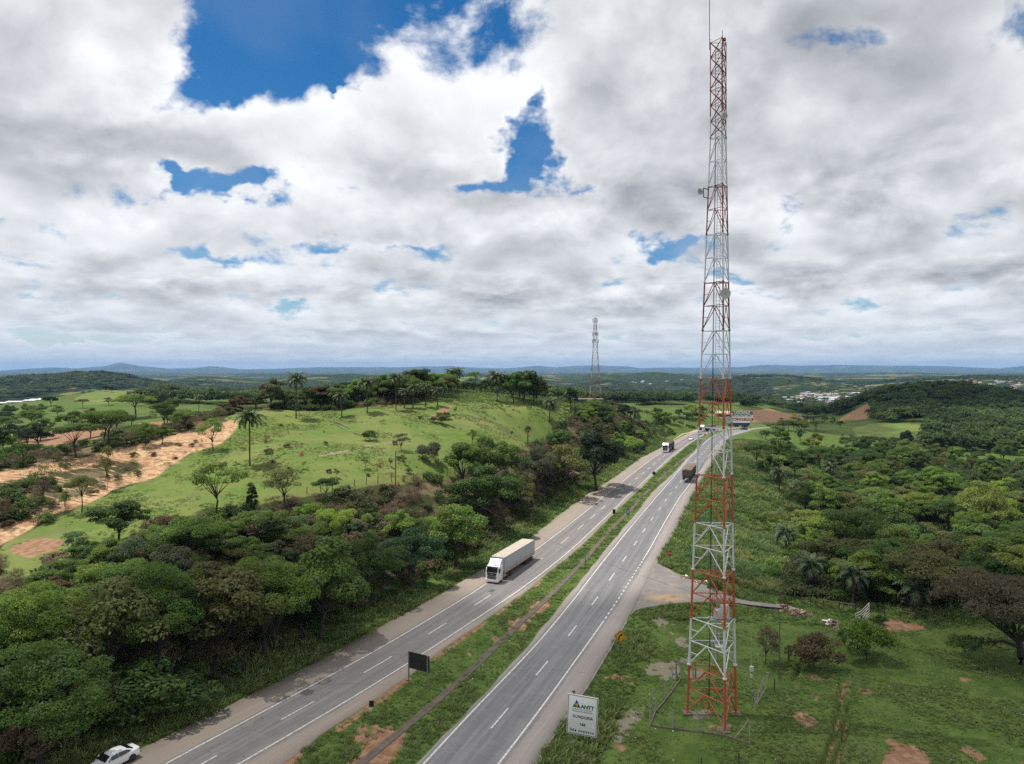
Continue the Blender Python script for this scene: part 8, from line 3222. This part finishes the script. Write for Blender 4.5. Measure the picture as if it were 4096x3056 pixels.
# ------------------------------------------------------------------ debris heaps and litter
def rubble():
    M_R = [mat('rubble_brown', (0.17, 0.11, 0.075), 0.95, var=0.3, scale=3), mat('rubble_pale', (0.32, 0.27, 0.21), 0.9, var=0.2, scale=3), mat('rubble_white', (0.68, 0.68, 0.66), 0.7)]
    rng = random.Random(31)

    def heap(cx_, cy_, rx, ry, n, big=0.35, hh=0.7):
        c = hit(cx_, cy_, 60, 160)
        mb = MB()
        for i in range(n):
            a, r = rng.uniform(0, 6.28), math.sqrt(rng.random())
            x, y = rx * r * math.cos(a), ry * r * math.sin(a)
            z = float(hz(c.x + x, c.y + y)) - c.z + hh * max(0, 1 - r * r) * rng.random()
            s = rng.uniform(0.15, big)
            q = Matrix.Rotation(rng.uniform(0, 3), 3, 'Z') @ Matrix.Rotation(rng.uniform(-0.9, 0.9), 3, 'X')
            mb.box((x, y, z), (s * rng.uniform(0.8, 2.6), s, s * rng.uniform(0.25, 0.8)), rng.choices([0, 1, 2], [7, 3, 0.6])[0], q)
        o = mb.build('rubble', M_R, None, loc=c)
        tag(o, kind='stuff')
    heap(3135, 2438, 2.4, 1.6, 190)
    heap(3190, 2455, 2.2, 1.4, 150)
    heap(3330, 2498, 1.8, 1.3, 120)
    heap(3375, 2525, 1.6, 1.2, 110)
    heap(2770, 2310, 2.0, 1.0, 60, 0.45, 0.3)
    heap(2800, 2330, 1.8, 0.8, 50, 0.4, 0.3)
    # white scraps scattered over the field and median
    mb = MB()
    o0 = Vector((35, 85, 0))
    for i in range(120):
        if rng.random() < 0.75:
            y = rng.uniform(66, 104)
            x = rng.uniform(float(RRO(y)) + 3, 0.72 * y)
        else:
            y = rng.uniform(66, 140)
            x = rng.uniform(float(LRO(y)) + 0.5, float(RO(y)) - 0.5)
        s = rng.uniform(0.05, 0.14)
        z = float(hz(x, y)) + 0.06
        mb.box((x - o0.x, y - o0.y, z), (s, s * rng.uniform(0.5, 1.2), 0.06), rng.choices([0, 1], [2, 3])[0], Matrix.Rotation(rng.uniform(0, 3), 3, 'Z'))
    o = mb.build('litter', [M_R[1], M_R[2]], None, loc=o0)
    tag(o, kind='stuff')


rubble()
# ------------------------------------------------------------------ clouds overhead, out of the picture, whose shade lies on the foreground
def cloud_material():
    m = bpy.data.materials.new('cloud_vapour')
    m.use_nodes = True
    T = NT(m.node_tree)
    o = T.n('ShaderNodeOutputMaterial')
    d = T.n('ShaderNodeBsdfDiffuse')
    d.inputs['Color'].default_value = (0.9, 0.9, 0.92, 1)
    t = T.n('ShaderNodeBsdfTransparent')
    mx = T.n('ShaderNodeMixShader')
    pos = T.n('ShaderNodeNewGeometry').outputs['Position']
    T.put(mx.inputs[0], T.ramp(T.noise(pos, 0.012, 4, 0.6), 0.3, 0.62, 0.26, 0.52))
    T.t.links.new(t.outputs[0], mx.inputs[1])
    T.t.links.new(d.outputs[0], mx.inputs[2])
    T.t.links.new(mx.outputs[0], o.inputs[0])
    return m


M_CLOUD = cloud_material()


def shade_cloud(poly, alt, seed):
    """Low cumulus whose footprint, followed down the sun's rays, covers the ground polygon."""
    off = SUN_DIR * (alt / SUN_DIR.z)
    P = np.array([(x + off.x, y + off.y) for x, y in poly])
    x0, y0 = P.min(0) - 40
    x1, y1 = P.max(0) + 40
    n = 70
    gx_, gy_ = np.meshgrid(np.linspace(x0, x1, n), np.linspace(y0, y1, n), indexing='xy')
    wx = gx_ + 26 * (fbm(gx_ / 45, gy_ / 45, 4, seed) - 0.5)
    wy = gy_ + 26 * (fbm(gx_ / 45, gy_ / 45, 4, seed + 4) - 0.5)
    d = seg_dist(wx, wy, [tuple(p) for p in P] + [tuple(P[0])])
    d = np.where(in_poly(wx, wy, [tuple(p) for p in P]), d, -d)
    th = np.clip(d + 6, 0, 60)
    top = alt + 1.1 * th * (0.6 + 0.8 * fbm(gx_ / 30, gy_ / 30, 4, seed + 8))
    bot = alt - 0.12 * th
    keep = th > 0
    co = np.concatenate([np.stack([gx_, gy_, top], -1).reshape(-1, 3), np.stack([gx_, gy_, bot], -1).reshape(-1, 3)])
    q = grid_quads(n, n)
    kf = keep.reshape(-1)[q].any(1)
    q = q[kf]
    me = np_mesh('clouds', co, np.concatenate([q, q[:, ::-1] + n * n]), [M_CLOUD], smooth=True)
    tag(link('clouds', me), kind='stuff')


shade_cloud([(-46, 30), (-44, 76), (-34, 106), (-18, 112), (2, 99), (12, 106), (34, 108), (46, 124), (66, 138), (100, 142), (170, 130), (170, 30)], 900, 401)
shade_cloud([(190, 430), (240, 480), (300, 560), (420, 560), (640, 520), (640, 720), (300, 740), (210, 640)], 1000, 431)

# ------------------------------------------------------------------ air
def make_haze():
    m = bpy.data.materials.new('haze_air')
    m.use_nodes = True
    T = NT(m.node_tree)
    o = T.n('ShaderNodeOutputMaterial')
    v = T.n('ShaderNodeVolumePrincipled')
    v.inputs['Color'].default_value = (0.32, 0.56, 0.94, 1)
    v.inputs['Density'].default_value = HAZE
    v.inputs['Anisotropy'].default_value = 0.0
    T.t.links.new(v.outputs[0], o.inputs['Volume'])
    mb = MB().box((0, 0, 115), (66000, 66000, 490))
    h = mb.build('haze', m)
    tag(h, kind='stuff')


HAZE = 4.4e-5
make_haze()
